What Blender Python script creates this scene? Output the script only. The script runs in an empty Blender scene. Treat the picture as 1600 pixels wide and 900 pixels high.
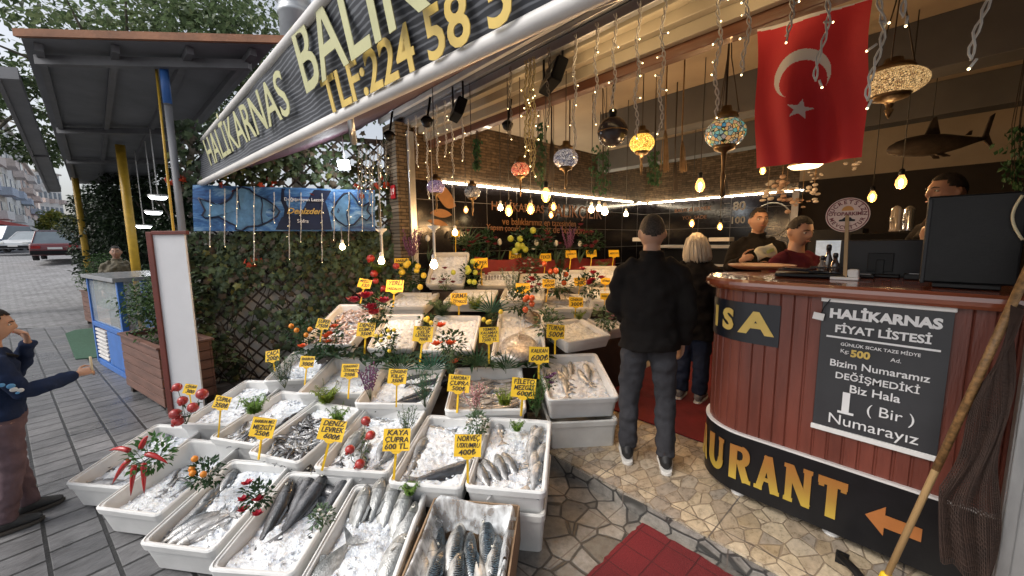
import bpy, math, random
from mathutils import Vector as V, Matrix, noise as mnoise
R_ = math.radians; PI = math.pi; sin, cos = math.sin, math.cos
rng = random.Random(7)
S = bpy.context.scene; C = S.collection

# ---------------------------------------------------------------- camera
F_PX, PITCH, ROLL, YAW, EYE = 605.0, R_(7.0), R_(-0.7), R_(48.0), V((0, 0, 1.6))
FW = V((-sin(YAW)*cos(PITCH), cos(YAW)*cos(PITCH), -sin(PITCH)))
_r = V((cos(YAW), sin(YAW), 0)); _u = _r.cross(FW)
RT = cos(ROLL)*_r + sin(ROLL)*_u; UP = -sin(ROLL)*_r + cos(ROLL)*_u
cam = bpy.data.objects.new('camera', bpy.data.cameras.new('camera')); C.objects.link(cam)
cam.data.sensor_width = 36; cam.data.lens = 36*F_PX/1600; cam.data.clip_start = 0.03; cam.data.clip_end = 1500
cam.matrix_world = Matrix(((RT.x, UP.x, -FW.x, EYE.x), (RT.y, UP.y, -FW.y, EYE.y), (RT.z, UP.z, -FW.z, EYE.z), (0, 0, 0, 1)))
S.camera = cam

# ---------------------------------------------------------------- sky, sun, exposure
SUN_EL, SUN_ROT = R_(48), R_(197)
W = bpy.data.worlds.new('World'); S.world = W; W.use_nodes = True
nt = W.node_tree; bg = nt.nodes['Background']
sky = nt.nodes.new('ShaderNodeTexSky'); sky.sky_type = 'NISHITA'; sky.sun_disc = False
sky.sun_elevation = SUN_EL; sky.sun_rotation = SUN_ROT; sky.dust_density = 4.0; sky.ozone_density = 0.6; sky.air_density = 1.0
hs = nt.nodes.new('ShaderNodeHueSaturation'); hs.inputs['Saturation'].default_value = 0.35
nt.links.new(sky.outputs[0], hs.inputs['Color']); nt.links.new(hs.outputs[0], bg.inputs['Color'])
bg.inputs['Strength'].default_value = 0.13
sun = bpy.data.objects.new('sun', bpy.data.lights.new('sun', 'SUN')); C.objects.link(sun)
sun.data.energy = 1.0; sun.data.angle = R_(25); sun.data.color = (1, .96, .9)
# Nishita: rotation 0 puts the sun at +Y and it turns clockwise seen from above
sd = V((sin(SUN_ROT)*cos(SUN_EL), cos(SUN_ROT)*cos(SUN_EL), sin(SUN_EL)))
sun.rotation_euler = sd.to_track_quat('Z', 'Y').to_euler()
S.view_settings.view_transform = 'Standard'; S.view_settings.look = 'None'
S.view_settings.gamma = 1.0; S.view_settings.use_curve_mapping = False; S.view_settings.exposure = 0.66
S.cycles.max_bounces = 7; S.cycles.diffuse_bounces = 4; S.cycles.glossy_bounces = 3; S.cycles.transmission_bounces = 5; S.cycles.transparent_max_bounces = 8
S.cycles.use_denoising = True; S.cycles.sample_clamp_indirect = 4.0
S.cycles.caustics_reflective = False; S.cycles.caustics_refractive = False

# ---------------------------------------------------------------- where a sight line meets a plane
def ray(px, py): return FW*F_PX + RT*(px-800) - UP*(py-450)
def atz(px, py, z): d = ray(px, py); return EYE + d*((z-EYE.z)/d.z)
def aty(px, py, y): d = ray(px, py); return EYE + d*((y-EYE.y)/d.y)
def atx(px, py, x): d = ray(px, py); return EYE + d*((x-EYE.x)/d.x)
def atd(px, py, dep): return EYE + ray(px, py)*(dep/F_PX)
def interp(x, P):
    for (a, b), (c, d) in zip(P, P[1:]):
        if x <= c: return b+(d-b)*(x-a)/(c-a)
    (a, b), (c, d) = P[-2:]; return b+(d-b)*(x-a)/(c-a)
def rowz(z): return interp(z, [(.3, .10), (.4, .22), (.5, .27), (.56, .37), (.66, .42), (.72, .52), (.85, .62), (1.0, .86), (1.05, .92)])
def surf_dep(px, py):                                        # how far the display surface is along an image column
    z = interp(py, [(415, 1.18), (430, 1.10), (445, 1.06), (455, 1.0), (478, .93), (490, .86), (545, .63), (570, .54)])
    wall = 4.58/(.743+.669*(800-px)/605); tre = 4.6 if px < 600 else 9
    return min((1.6-z)*605/max(30, py-379), wall, tre, 5.9)
TP0, TP1 = V((-5.9, .28, 0)), V((-4.98, 2.42, 0))          # foot line of the trellis wall
TN = (TP1-TP0).cross(V((0, 0, 1))).normalized()           # points towards the display
TD = (TP1-TP0).normalized()
def attr(px, py, off=0.0):
    d = ray(px, py); p0 = TP0 + TN*off
    return EYE + d*(((p0-EYE).dot(TN))/d.dot(TN))

# ---------------------------------------------------------------- materials
MATS = {}
def nodes(name):
    m = bpy.data.materials.new(name); m.use_nodes = True
    return m, m.node_tree, m.node_tree.nodes['Principled BSDF']
def N(t, kind, **kw):
    n = t.nodes.new(kind)
    for k, v in kw.items():
        if k in n.inputs: n.inputs[k].default_value = v
        else: setattr(n, k, v)
    return n
def ramp(t, fac, stops):
    r = t.nodes.new('ShaderNodeValToRGB'); e = r.color_ramp.elements
    while len(e) < len(stops): e.new(.5)
    for x, (p, c) in zip(e, stops): x.position = p; x.color = (*c, 1) if len(c) == 3 else c
    t.links.new(fac, r.inputs[0]); return r.outputs[0]
def coords(t, scale=1, rot=(0, 0, 0), kind='Object'):
    tc = t.nodes.new('ShaderNodeTexCoord'); mp = t.nodes.new('ShaderNodeMapping')
    mp.inputs['Scale'].default_value = (scale,)*3 if not hasattr(scale, '__len__') else scale
    mp.inputs['Rotation'].default_value = rot
    t.links.new(tc.outputs[kind], mp.inputs[0]); return mp.outputs[0]
def bump(t, b, h, strength=.3, dist=.01):
    n = t.nodes.new('ShaderNodeBump'); n.inputs['Strength'].default_value = strength; n.inputs['Distance'].default_value = dist
    t.links.new(h, n.inputs['Height']); t.links.new(n.outputs[0], b.inputs['Normal'])
def M(name, col=(.5, .5, .5), rough=.6, var=.18, scale=6, bmp=0.15, bscale=None, metal=0, emit=None, estr=0, alpha=1, trans=0, stretch=(1, 1, 1), sheen=0, coat=0, sss=0, spec=None):
    if name in MATS: return MATS[name]
    m, t, b = nodes(name)
    b.inputs['Roughness'].default_value = rough; b.inputs['Metallic'].default_value = metal
    co = coords(t, stretch)
    nz = N(t, 'ShaderNodeTexNoise', Scale=scale, Detail=6.0, Roughness=.6); t.links.new(co, nz.inputs['Vector'])
    lo = tuple(max(0, c*(1-var)) for c in col); hi = tuple(min(1, c*(1+var)) for c in col)
    t.links.new(ramp(t, nz.outputs[0], [(.3, lo), (.7, hi)]), b.inputs['Base Color'])
    if bmp:
        nb = N(t, 'ShaderNodeTexNoise', Scale=bscale or scale*8, Detail=4.0); t.links.new(co, nb.inputs['Vector'])
        bump(t, b, nb.outputs[0], bmp, .01)
    if emit: b.inputs['Emission Color'].default_value = (*emit, 1); b.inputs['Emission Strength'].default_value = estr
    if alpha < 1: b.inputs['Alpha'].default_value = alpha
    if trans: b.inputs['Transmission Weight'].default_value = trans
    if sheen: b.inputs['Sheen Weight'].default_value = sheen
    if spec is not None: b.inputs['Specular IOR Level'].default_value = spec
    if coat: b.inputs['Coat Weight'].default_value = coat
    if sss: b.inputs['Subsurface Weight'].default_value = sss; b.inputs['Subsurface Radius'].default_value = (.02, .01, .008)
    MATS[name] = m; return m

# ---------------------------------------------------------------- mesh builder
class G:
    def __init__(s, m=None): s.v = []; s.f = []; s.k = []; s.sm = []; s.m = m or Matrix(); s.mi = 0
    def add(s, vs, fs, smooth=False):
        o = len(s.v); s.v += [s.m @ V(p) for p in vs]
        for f in fs: s.f.append([i+o for i in f]); s.k.append(s.mi); s.sm.append(smooth)
    def box(s, c, d, rot=None, taper=1):
        x, y, z = (e/2 for e in d); c = V(c); r = rot or Matrix.Identity(3)
        vs = [c + r @ V((a*x*(taper if e > 0 else 1), b*y*(taper if e > 0 else 1), e*z)) for e in (-1, 1) for a, b in ((-1, -1), (1, -1), (1, 1), (-1, 1))]
        s.add(vs, [(3, 2, 1, 0), (4, 5, 6, 7), (0, 1, 5, 4), (1, 2, 6, 5), (2, 3, 7, 6), (3, 0, 4, 7)])
    def bar(s, a, b, w, h, up=(0, 0, 1)):
        a, b = V(a), V(b); d = (b-a); L = d.length; d.normalize(); x = d.cross(V(up))
        x = x.normalized() if x.length > 1e-5 else d.orthogonal().normalized(); z = x.cross(d)
        s.box((a+b)/2, (w, L, h), Matrix((x, d, z)).transposed())
    def tube(s, pts, r, n=8, ref=None, smooth=True, caps=True):
        pts = [V(p) for p in pts]; m = len(pts)
        rs = r if isinstance(r, (list, tuple)) else [r]*m
        vs = []; px = None
        for i, p in enumerate(pts):
            t = (pts[min(i+1, m-1)]-pts[max(i-1, 0)]).normalized()
            if ref is not None: x = V(ref)-t*t.dot(V(ref))
            elif px is None: x = t.orthogonal()
            else: x = px-t*t.dot(px)
            if x.length < 1e-6: x = t.orthogonal()
            x.normalize(); px = x; y = t.cross(x)
            rx, ry = rs[i] if hasattr(rs[i], '__len__') else (rs[i], rs[i])
            vs += [p + x*(rx*cos(2*PI*j/n)) + y*(ry*sin(2*PI*j/n)) for j in range(n)]
        fs = [(i*n+j, i*n+(j+1) % n, (i+1)*n+(j+1) % n, (i+1)*n+j) for i in range(m-1) for j in range(n)]
        if caps: fs += [tuple(range(n))[::-1], tuple((m-1)*n+j for j in range(n))]
        s.add(vs, fs, smooth)
    def lathe(s, prof, c=(0, 0, 0), n=16, smooth=True, ax=None):
        c = V(c); r = ax or Matrix.Identity(3); m = len(prof)
        vs = [c + r @ V((a*cos(2*PI*j/n), a*sin(2*PI*j/n), z)) for a, z in prof for j in range(n)]
        fs = [(i*n+j, i*n+(j+1) % n, (i+1)*n+(j+1) % n, (i+1)*n+j) for i in range(m-1) for j in range(n)]
        if prof[0][0] > 1e-4: fs.append(tuple(range(n))[::-1])
        if prof[-1][0] > 1e-4: fs.append(tuple((m-1)*n+j for j in range(n)))
        s.add(vs, fs, smooth)
    def ball(s, c, r, nu=10, nv=7, rot=None, fn=None, smooth=True):
        c = V(c); r = r if hasattr(r, '__len__') else (r, r, r); q = rot or Matrix.Identity(3)
        vs = []
        for i in range(nv+1):
            a = PI*i/nv - PI/2
            for j in range(nu):
                b = 2*PI*j/nu; p = V((cos(a)*cos(b), cos(a)*sin(b), sin(a)))
                if fn: p = fn(p)
                vs.append(c + q @ V((p.x*r[0], p.y*r[1], p.z*r[2])))
        s.add(vs, [(i*nu+j, i*nu+(j+1) % nu, (i+1)*nu+(j+1) % nu, (i+1)*nu+j) for i in range(nv) for j in range(nu)], smooth)
    def grid(s, fn, nu, nv, smooth=True):
        vs = [fn(i/nu, j/nv) for j in range(nv+1) for i in range(nu+1)]; w = nu+1
        s.add(vs, [(j*w+i, j*w+i+1, (j+1)*w+i+1, (j+1)*w+i) for j in range(nv) for i in range(nu)], smooth)
    def prism(s, poly, h0, h1, mat=None):
        q = mat or Matrix(); n = len(poly)
        vs = [q @ V((x, y, h)) for h in (h0, h1) for x, y in poly]
        s.add(vs, [tuple(range(n))[::-1], tuple(range(n, 2*n))] + [(i, (i+1) % n, n+(i+1) % n, n+i) for i in range(n)])
    def leaf(s, p, d, nrm, L, w, bend=.25):
        p, d = V(p), V(d).normalized(); x = d.cross(V(nrm))
        x = x.normalized() if x.length > 1e-4 else d.orthogonal().normalized(); n = x.cross(d)
        a = p + d*L*.45 - n*L*bend*.15; b = p + d*L - n*L*bend
        s.add([p, a + x*w/2 + n*w*.12, b, a - x*w/2 + n*w*.12, a], [(0, 1, 4), (1, 2, 4), (2, 3, 4), (3, 0, 4)])
    def mesh(s, name, mats, inv=None):
        me = bpy.data.meshes.new(name); vs = [inv @ p for p in s.v] if inv else s.v
        me.from_pydata([tuple(p) for p in vs], [], s.f)
        for m in (mats if isinstance(mats, (list, tuple)) else [mats]): me.materials.append(m)
        me.polygons.foreach_set('material_index', s.k); me.polygons.foreach_set('use_smooth', s.sm); me.update()
        return me
FRAME = {}
def frame_of(o): return FRAME.get(o.name, Matrix())
def part(name, g, mats, parent, bevel=0, local=False):
    "a mesh under a thing (or under a part); g holds world points unless local"
    fr = frame_of(parent); me = g.mesh(name, mats, None if local else fr.inverted())
    return put(name, me, parent, bevel)
def put(name, me, parent, bevel=0):
    o = bpy.data.objects.new(name, me); C.objects.link(o); o.parent = parent; FRAME[o.name] = frame_of(parent)
    if bevel: _bev(o, bevel)
    return o
def _bev(o, w):
    b = o.modifiers.new('bevel', 'BEVEL'); b.width = w; b.segments = 2; b.limit_method = 'ANGLE'; b.harden_normals = False
def tag(o, label, cat, group=None, kind=None):
    o['label'] = label; o['category'] = cat
    if group: o['group'] = group
    if kind: o['kind'] = kind
    return o
def thing(name, label, cat, loc=(0, 0, 0), rz=0, group=None, mat=None):
    o = bpy.data.objects.new(name, None); C.objects.link(o); o.empty_display_size = .1
    mw = mat or (Matrix.Translation(V(loc)) @ Matrix.Rotation(rz, 4, 'Z'))
    o.matrix_world = mw; FRAME[o.name] = mw
    return tag(o, label, cat, group)
def solo(name, g, mats, label, cat, loc=None, group=None, kind=None, bevel=0, mat=None, local=False):
    "a thing that is one mesh"
    mw = mat or Matrix.Translation(V(loc) if loc is not None else (sum(g.v, V())/max(1, len(g.v))))
    o = bpy.data.objects.new(name, g.mesh(name, mats, None if local else mw.inverted())); C.objects.link(o); o.matrix_world = mw; FRAME[o.name] = mw
    if bevel: _bev(o, bevel)
    return tag(o, label, cat, group, kind)
def struct(name, g, mats, label=None, cat=None, bevel=0):
    o = bpy.data.objects.new(name, g.mesh(name, mats)); C.objects.link(o); o['kind'] = 'structure'
    tag(o, label or name.replace('_', ' '), cat or name.split('_')[-1])
    if bevel: _bev(o, bevel)
    return o
def dup(o, mat, label=None, group=None):
    def cp(q, par):
        c = q.copy(); C.objects.link(c)
        if par is not None: c.parent = par
        for ch in q.children: cp(ch, c)
        return c
    r = cp(o, None); r.matrix_world = mat; FRAME[r.name] = mat
    if label: r['label'] = label
    if group: r['group'] = group
    return r
def frame(x, y, o):
    "matrix with local x, y along the given directions, origin o"
    x = V(x).normalized(); y = V(y); y = (y-x*x.dot(y)).normalized(); z = x.cross(y); o = V(o)
    return Matrix(((x.x, y.x, z.x, o.x), (x.y, y.y, z.y, o.y), (x.z, y.z, z.z, o.z), (0, 0, 0, 1)))
def text_mesh(s, size, mw, ext=.002, bold=0, shear=0, align='CENTER', space=1, sx=1, line=1, res=3):
    cu = bpy.data.curves.new('lettering', 'FONT'); cu.body = s; cu.size = size; cu.extrude = ext; cu.offset = bold; cu.shear = shear
    cu.align_x = align; cu.align_y = 'CENTER'; cu.space_character = space; cu.space_line = line; cu.resolution_u = res
    ob = bpy.data.objects.new('lettering', cu); me = bpy.data.meshes.new_from_object(ob)
    bpy.data.objects.remove(ob); bpy.data.curves.remove(cu)
    me.transform(mw @ Matrix.Diagonal((sx, 1, 1, 1))); return me
def letters(s, size, mw, m, parent, name='lettering', **kw):
    "mw is a world frame: x along the line, y up the letters"
    me = text_mesh(s, size, frame_of(parent).inverted() @ mw, **kw); me.materials.clear(); me.materials.append(m)
    return put(name, me, parent)
def remeshed(g, name, mats, parent, voxel, smooth=4, wob=0, wsc=6, local=False):
    "weld overlapping lumps into one continuous skin"
    me = g.mesh(name, mats, None if local else frame_of(parent).inverted())
    ob = bpy.data.objects.new('tmp', me); C.objects.link(ob)
    r = ob.modifiers.new('r', 'REMESH'); r.mode = 'VOXEL'; r.voxel_size = voxel
    sm = ob.modifiers.new('s', 'SMOOTH'); sm.iterations = smooth; sm.factor = .5
    dg = bpy.context.evaluated_depsgraph_get(); dg.update()
    m2 = bpy.data.meshes.new_from_object(ob.evaluated_get(dg)); bpy.data.objects.remove(ob); bpy.data.meshes.remove(me)
    m2.name = name; m2.materials.clear()
    for m in (mats if isinstance(mats, (list, tuple)) else [mats]): m2.materials.append(m)
    if wob:
        nr = [v.normal.copy() for v in m2.vertices]
        for v, n_ in zip(m2.vertices, nr):
            q = v.co*wsc; v.co += n_*wob*(mnoise.noise(V((q.x, q.y, q.z*1.6))) + .5*mnoise.noise(q*2.3))
    m2.polygons.foreach_set('use_smooth', [True]*len(m2.polygons)); m2.update()
    return put(name, m2, parent)
def lamp_light(p, energy, col=(1, .62, .28), rad=.03):
    l = bpy.data.lights.new('bulb_light', 'POINT'); l.energy = energy; l.color = col; l.shadow_soft_size = rad
    o = bpy.data.objects.new('bulb_light', l); C.objects.link(o); o.location = p; return o
def nz3(p, s=1.0): return mnoise.noise(V(p)*s)
# ================================================================ surface materials of the setting
def plane_co(t, plane, rot=0, scale=1):
    tc = t.nodes.new('ShaderNodeTexCoord'); sp = t.nodes.new('ShaderNodeSeparateXYZ'); cb = t.nodes.new('ShaderNodeCombineXYZ')
    t.links.new(tc.outputs['Object'], sp.inputs[0])
    for i, a in enumerate(plane): t.links.new(sp.outputs['XYZ'.index(a.upper())], cb.inputs[i])
    mp = t.nodes.new('ShaderNodeMapping'); mp.inputs['Rotation'].default_value = (0, 0, rot); mp.inputs['Scale'].default_value = (scale,)*3
    t.links.new(cb.outputs[0], mp.inputs[0]); return mp.outputs[0]
def mix(t, f, a, b, mode='MIX'):
    n = t.nodes.new('ShaderNodeMix'); n.data_type = 'RGBA'; n.blend_type = mode
    for i, x in ((0, f), (6, a), (7, b)):
        if hasattr(x, 'links'): t.links.new(x, n.inputs[i])
        else: n.inputs[i].default_value = x if i == 0 else (*x, 1)
    return n.outputs[2]
def brick_mat(name, c1, c2, mortar, bw, bh, ms, plane='xy', rot=0, offset=.5, rough=.7, bs=.5, noise_amt=.5, nscale=9, stretch=None, dist=.01, rvar=0, freq=2):
    m, t, b = nodes(name); co = plane_co(t, plane, rot)
    br = N(t, 'ShaderNodeTexBrick', offset=offset, offset_frequency=freq); t.links.new(co, br.inputs['Vector'])
    br.inputs['Color1'].default_value = (*c1, 1); br.inputs['Color2'].default_value = (*c2, 1); br.inputs['Mortar'].default_value = (*mortar, 1)
    for k, v in (('Scale', 1), ('Mortar Size', ms), ('Mortar Smooth', .3), ('Brick Width', bw), ('Row Height', bh), ('Bias', 0)): br.inputs[k].default_value = v
    mp = t.nodes.new('ShaderNodeMapping'); mp.inputs['Scale'].default_value = stretch or (1, 1, 1); t.links.new(co, mp.inputs[0])
    nz = N(t, 'ShaderNodeTexNoise', Scale=nscale, Detail=8.0, Roughness=.65); t.links.new(mp.outputs[0], nz.inputs['Vector'])
    g = ramp(t, nz.outputs[0], [(.3, (1-noise_amt,)*3), (.7, (1+noise_amt*.4,)*3)])
    big = N(t, 'ShaderNodeTexNoise', Scale=1.3, Detail=3.0); t.links.new(co, big.inputs['Vector'])
    g2 = ramp(t, big.outputs[0], [(.35, (.72,)*3), (.65, (1.1,)*3)])
    t.links.new(mix(t, 1, mix(t, 1, br.outputs['Color'], g, 'MULTIPLY'), g2, 'MULTIPLY'), b.inputs['Base Color'])
    mu = N(t, 'ShaderNodeMath', operation='MULTIPLY_ADD'); t.links.new(br.outputs['Fac'], mu.inputs[0]); mu.inputs[1].default_value = -1
    t.links.new(nz.outputs[0], mu.inputs[2]); bump(t, b, mu.outputs[0], bs, dist)
    b.inputs['Roughness'].default_value = rough
    if rvar:
        t.links.new(ramp(t, big.outputs[0], [(.35, (rough-rvar,)*3), (.65, (rough+rvar*.5,)*3)]), b.inputs['Roughness'])
    MATS[name] = m; return m
def stone_mat(name, cols, scale, grout, rough, gw, plane='xy', tile=None, stretch=(1, 1, 1)):
    m, t, b = nodes(name); tc = t.nodes.new('ShaderNodeTexCoord'); mp = t.nodes.new('ShaderNodeMapping'); mp.inputs['Scale'].default_value = stretch
    mp.inputs['Rotation'].default_value = (0, 0, .5)
    t.links.new(tc.outputs['Object'], mp.inputs[0])
    wz = N(t, 'ShaderNodeTexNoise', Scale=3.0, Detail=1.0); t.links.new(mp.outputs[0], wz.inputs['Vector'])
    wv = mix(t, .06, mp.outputs[0], wz.outputs['Color'])
    v1 = N(t, 'ShaderNodeTexVoronoi', Scale=scale, feature='F1', Randomness=.85); v2 = N(t, 'ShaderNodeTexVoronoi', Scale=scale, feature='DISTANCE_TO_EDGE', Randomness=.85)
    for v in (v1, v2): t.links.new(wv, v.inputs['Vector'])
    sp = t.nodes.new('ShaderNodeSeparateColor'); t.links.new(v1.outputs['Color'], sp.inputs[0])
    n_ = len(cols); cc = ramp(t, sp.outputs[0], [(i/(n_-1), c) for i, c in enumerate(cols)])
    nz = N(t, 'ShaderNodeTexNoise', Scale=22.0, Detail=9.0, Roughness=.7); t.links.new(mp.outputs[0], nz.inputs['Vector'])
    cc = mix(t, 1, cc, ramp(t, nz.outputs[0], [(.3, (.5,)*3), (.7, (1.25,)*3)]), 'MULTIPLY')
    eg = ramp(t, v2.outputs['Distance'], [(gw, (0, 0, 0)), (gw*2.2, (1, 1, 1))])
    col = mix(t, eg, grout, cc)
    if tile:
        br = N(t, 'ShaderNodeTexBrick', offset=0.0); t.links.new(tc.outputs['Object'], br.inputs['Vector'])
        for k, v in (('Scale', 1), ('Mortar Size', .004), ('Brick Width', tile), ('Row Height', tile)): br.inputs[k].default_value = v
        col = mix(t, br.outputs['Fac'], col, (.12, .10, .085))
    t.links.new(col, b.inputs['Base Color'])
    ad = N(t, 'ShaderNodeMath', operation='MULTIPLY_ADD'); t.links.new(nz.outputs[0], ad.inputs[0]); ad.inputs[1].default_value = .25; t.links.new(eg, ad.inputs[2])
    bump(t, b, ad.outputs[0], .45, .012)
    t.links.new(ramp(t, nz.outputs[0], [(.3, (rough-.15,)*3), (.7, (rough+.15,)*3)]), b.inputs['Roughness'])
    MATS[name] = m; return m
STREET_ROT = math.atan2(-.19, -.98) + PI
paver = brick_mat('paver', (.185, .183, .187), (.125, .125, .13), (.03, .03, .03), .20, .225, .0105, rot=-STREET_ROT, offset=.35, rough=.42, bs=.6, noise_amt=.40, nscale=8, stretch=(2.6, 1.2, 1), rvar=.22, dist=.014)
street_brick = brick_mat('street_brick', (.30, .30, .31), (.24, .24, .25), (.13, .13, .13), .22, .11, .012, rot=.6, rough=.7, bs=.4)
stone_veneer = brick_mat('stone_veneer', (.24, .165, .095), (.12, .08, .045), (.05, .035, .022), .19, .042, .004, 'yz', rough=.85, bs=1.0, noise_amt=.6, nscale=14, dist=.02)
stone_veneer_x = brick_mat('stone_veneer_x', (.24, .165, .095), (.12, .08, .045), (.05, .035, .022), .19, .042, .004, 'xz', rough=.85, bs=1.0, noise_amt=.6, nscale=14, dist=.02)
pillar_brick = brick_mat('pillar_brick', (.30, .24, .17), (.19, .145, .095), (.08, .06, .045), .16, .045, .006, 'yz', rough=.85, bs=1.0, noise_amt=.5, nscale=12, dist=.02)
black_tile = brick_mat('black_tile', (.012, .011, .013), (.017, .015, .018), (.36, .34, .33), .62, .36, .0035, 'yz', offset=0, rough=.13, bs=.05, noise_amt=.2)
black_tile_x = brick_mat('black_tile_x', (.012, .011, .013), (.017, .015, .018), (.36, .34, .33), .62, .36, .0035, 'xz', offset=0, rough=.13, bs=.05, noise_amt=.2)
mat_red = brick_mat('mat_red', (.20, .012, .016), (.17, .010, .014), (.10, .008, .010), .16, .16, .0035, offset=0, rough=.75, bs=.9, noise_amt=.5, nscale=160)
carpet_red = M('carpet_red', (.15, .010, .013), .9, .3, 5, .6, 180)
crazy = stone_mat('crazy_paving', [(.135, .125, .11), (.23, .215, .195), (.30, .275, .24), (.17, .16, .145)], 6.6, (.05, .048, .045), .4, .022, tile=.62)
pebble = stone_mat('pebble_tile', [(.36, .27, .17), (.50, .40, .27), (.58, .48, .34), (.42, .33, .23), (.30, .26, .22), (.54, .45, .33)], 12.5, (.26, .20, .14), .32, .022, tile=.72, stretch=(1, .68, 1))
white_wall = M('white_wall', (.62, .60, .56), .85, .15, 2.2, .3, 30)
ceil_tan = M('ceiling_tan', (.40, .33, .25), .8, .12, 1.5, .1)
cream_panel = M('cream_panel', (.40, .345, .26), .45, .08, 3, .05)
grey_metal = M('grey_metal', (.34, .34, .36), .4, .12, 4, .05, metal=.6)
galv = M('galvanised', (.30, .30, .30), .45, .35, 5, .2, 30, metal=.5, stretch=(1, 1, .25))
dark_grey = M('dark_grey_panel', (.17, .175, .19), .6, .18, 2, .08)
beam_grey = M('beam_grey', (.10, .10, .105), .6, .15, 3, .05)
wood_trim = M('wood_trim', (.13, .05, .025), .4, .35, 5, .2, 40, stretch=(.2, 3, 3), coat=.2)
maroon_wood = M('maroon_wood', (.145, .038, .024), .38, .3, 4, .25, 40, stretch=(3, 3, .4), coat=.15)
top_wood = M('counter_top_wood', (.22, .055, .024), .22, .35, 4, .05, 40, stretch=(.3, 2, 2), coat=.6)
planter_wood = M('planter_wood', (.13, .065, .048), .6, .35, 5, .35, 50, stretch=(.4, .4, 4))
dark_wood = M('dark_wood', (.035, .024, .018), .65, .4, 6, .3, 50)
yellow_paint = M('yellow_paint', (.55, .33, .03), .45, .2, 6, .15)
blue_paint = M('blue_paint', (.035, .13, .40), .45, .2, 5, .12)
orange_wood = M('orange_wood', (.27, .115, .055), .7, .3, 5, .3)
black_plastic = M('black_plastic', (.008, .008, .009), .4, .2, 10, .05, spec=.25)
black_matte = M('black_matte', (.005, .005, .006), .8, .2, 10, .05, spec=.1)
white_plastic = M('white_plastic', (.75, .74, .72), .4, .05, 10, .03)
white_bar = M('white_bar', (.66, .64, .62), .4, .12, 3, .05)
alu = M('aluminium', (.62, .64, .67), .28, .08, 8, .03, metal=.8)
purple_cloth = M('purple_cloth', (.055, .022, .035), .75, .25, 2, .3, 60)
asphaltish = M('ground_far', (.16, .16, .16), .8, .2, .5, .2)

# ================================================================ ground, street, pavement
g = G(); g.grid(lambda u, v: V((-400+800*u, -400+800*v, -.26)), 4, 4, False); struct('ground', g, asphaltish)
SD = V((-.982, -.189, 0)); SN = V((.189, -.982, 0))      # along and across the street
def street_z(d): return -.115 if d < 11.5 else (-.115+(d-11.5)*.086 if d < 22.5 else (.84+(d-22.5)*.012 if d < 60 else 1.29))
g = G(); ds = [8, 11.5, 14, 17, 20, 22.5, 26, 32, 40, 60, 120, 250]
fh = V((FW.x, FW.y, 0)).normalized(); rh = V((fh.y, -fh.x, 0))
g.add([fh*d + rh*(-1.9*d-10 + s*(1.9*d+12)) + V((0, 0, street_z(d))) for d in ds for s in (0, 1)], [(2*i, 2*i+1, 2*i+3, 2*i+2) for i in range(len(ds)-1)])
struct('street', g, street_brick)
def gquad(name, pts, m, z0=None, th=.05, **k):
    g = G(); n = len(pts); P = [V(p) for p in pts]
    g.add(P + [p-V((0, 0, th)) for p in P], [tuple(range(n)), tuple(range(n, 2*n))[::-1]] + [(i, n+i, n+(i+1) % n, (i+1) % n) for i in range(n)])
    return struct(name, g, m, **k)
gquad('pavement', [(-13.2, -4.0, -.104), (-4, -9, -.104), (6, -9, -.104), (6, 2.0, -.104), (-4.5, 2.6, -.104), (-9.5, 2.6, -.104), (-11.5, 1.2, -.104)], paver, th=.12)
gquad('apron', [(-2.0, .35, -.098), (-1.35, -.4, -.098), (4, -1.4, -.098), (4, 2.06, -.098), (-3.2, 2.06, -.098), (-3.2, 1.4, -.098)], crazy, th=.005)
gquad('shop_floor', [(-4.9, 2.06, 0), (3.2, 2.06, 0), (3.2, 8.6, 0), (-4.9, 8.6, 0)], pebble, th=.2)
g = G(); g.box((-.85, 2.052, -.055), (8, .012, .085)); struct('step', g, crazy)
# red mats
def slab(name, x0, x1, y0, y1, z, th, m, label, cat, rag=0):
    g = G(); n = 40; pts = []
    for i in range(n): pts.append((x0 + (x1-x0)*i/n, y0 + rng.uniform(-rag, rag)))
    for i in range(n): pts.append((x1 + rng.uniform(-rag, rag), y0 + (y1-y0)*i/n))
    for i in range(n): pts.append((x1 + (x0-x1)*i/n, y1 + rng.uniform(-rag, rag)))
    for i in range(n): pts.append((x0 + rng.uniform(-rag, rag), y1 + (y0-y1)*i/n))
    g.prism(pts, z, z+th); return solo(name, g, m, label, cat, loc=((x0+x1)/2, (y0+y1)/2, z), bevel=.003)
slab('door_mat', -1.07, .25, .9, 1.99, -.097, .014, mat_red, 'red looped plastic mat lying on the grey stone apron before the step', 'mat', .008)
slab('carpet_runner', -2.35, -.98, 3.02, 7.2, .003, .01, carpet_red, 'dark red carpet runner under the customers inside the shop', 'carpet', .003)

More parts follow.
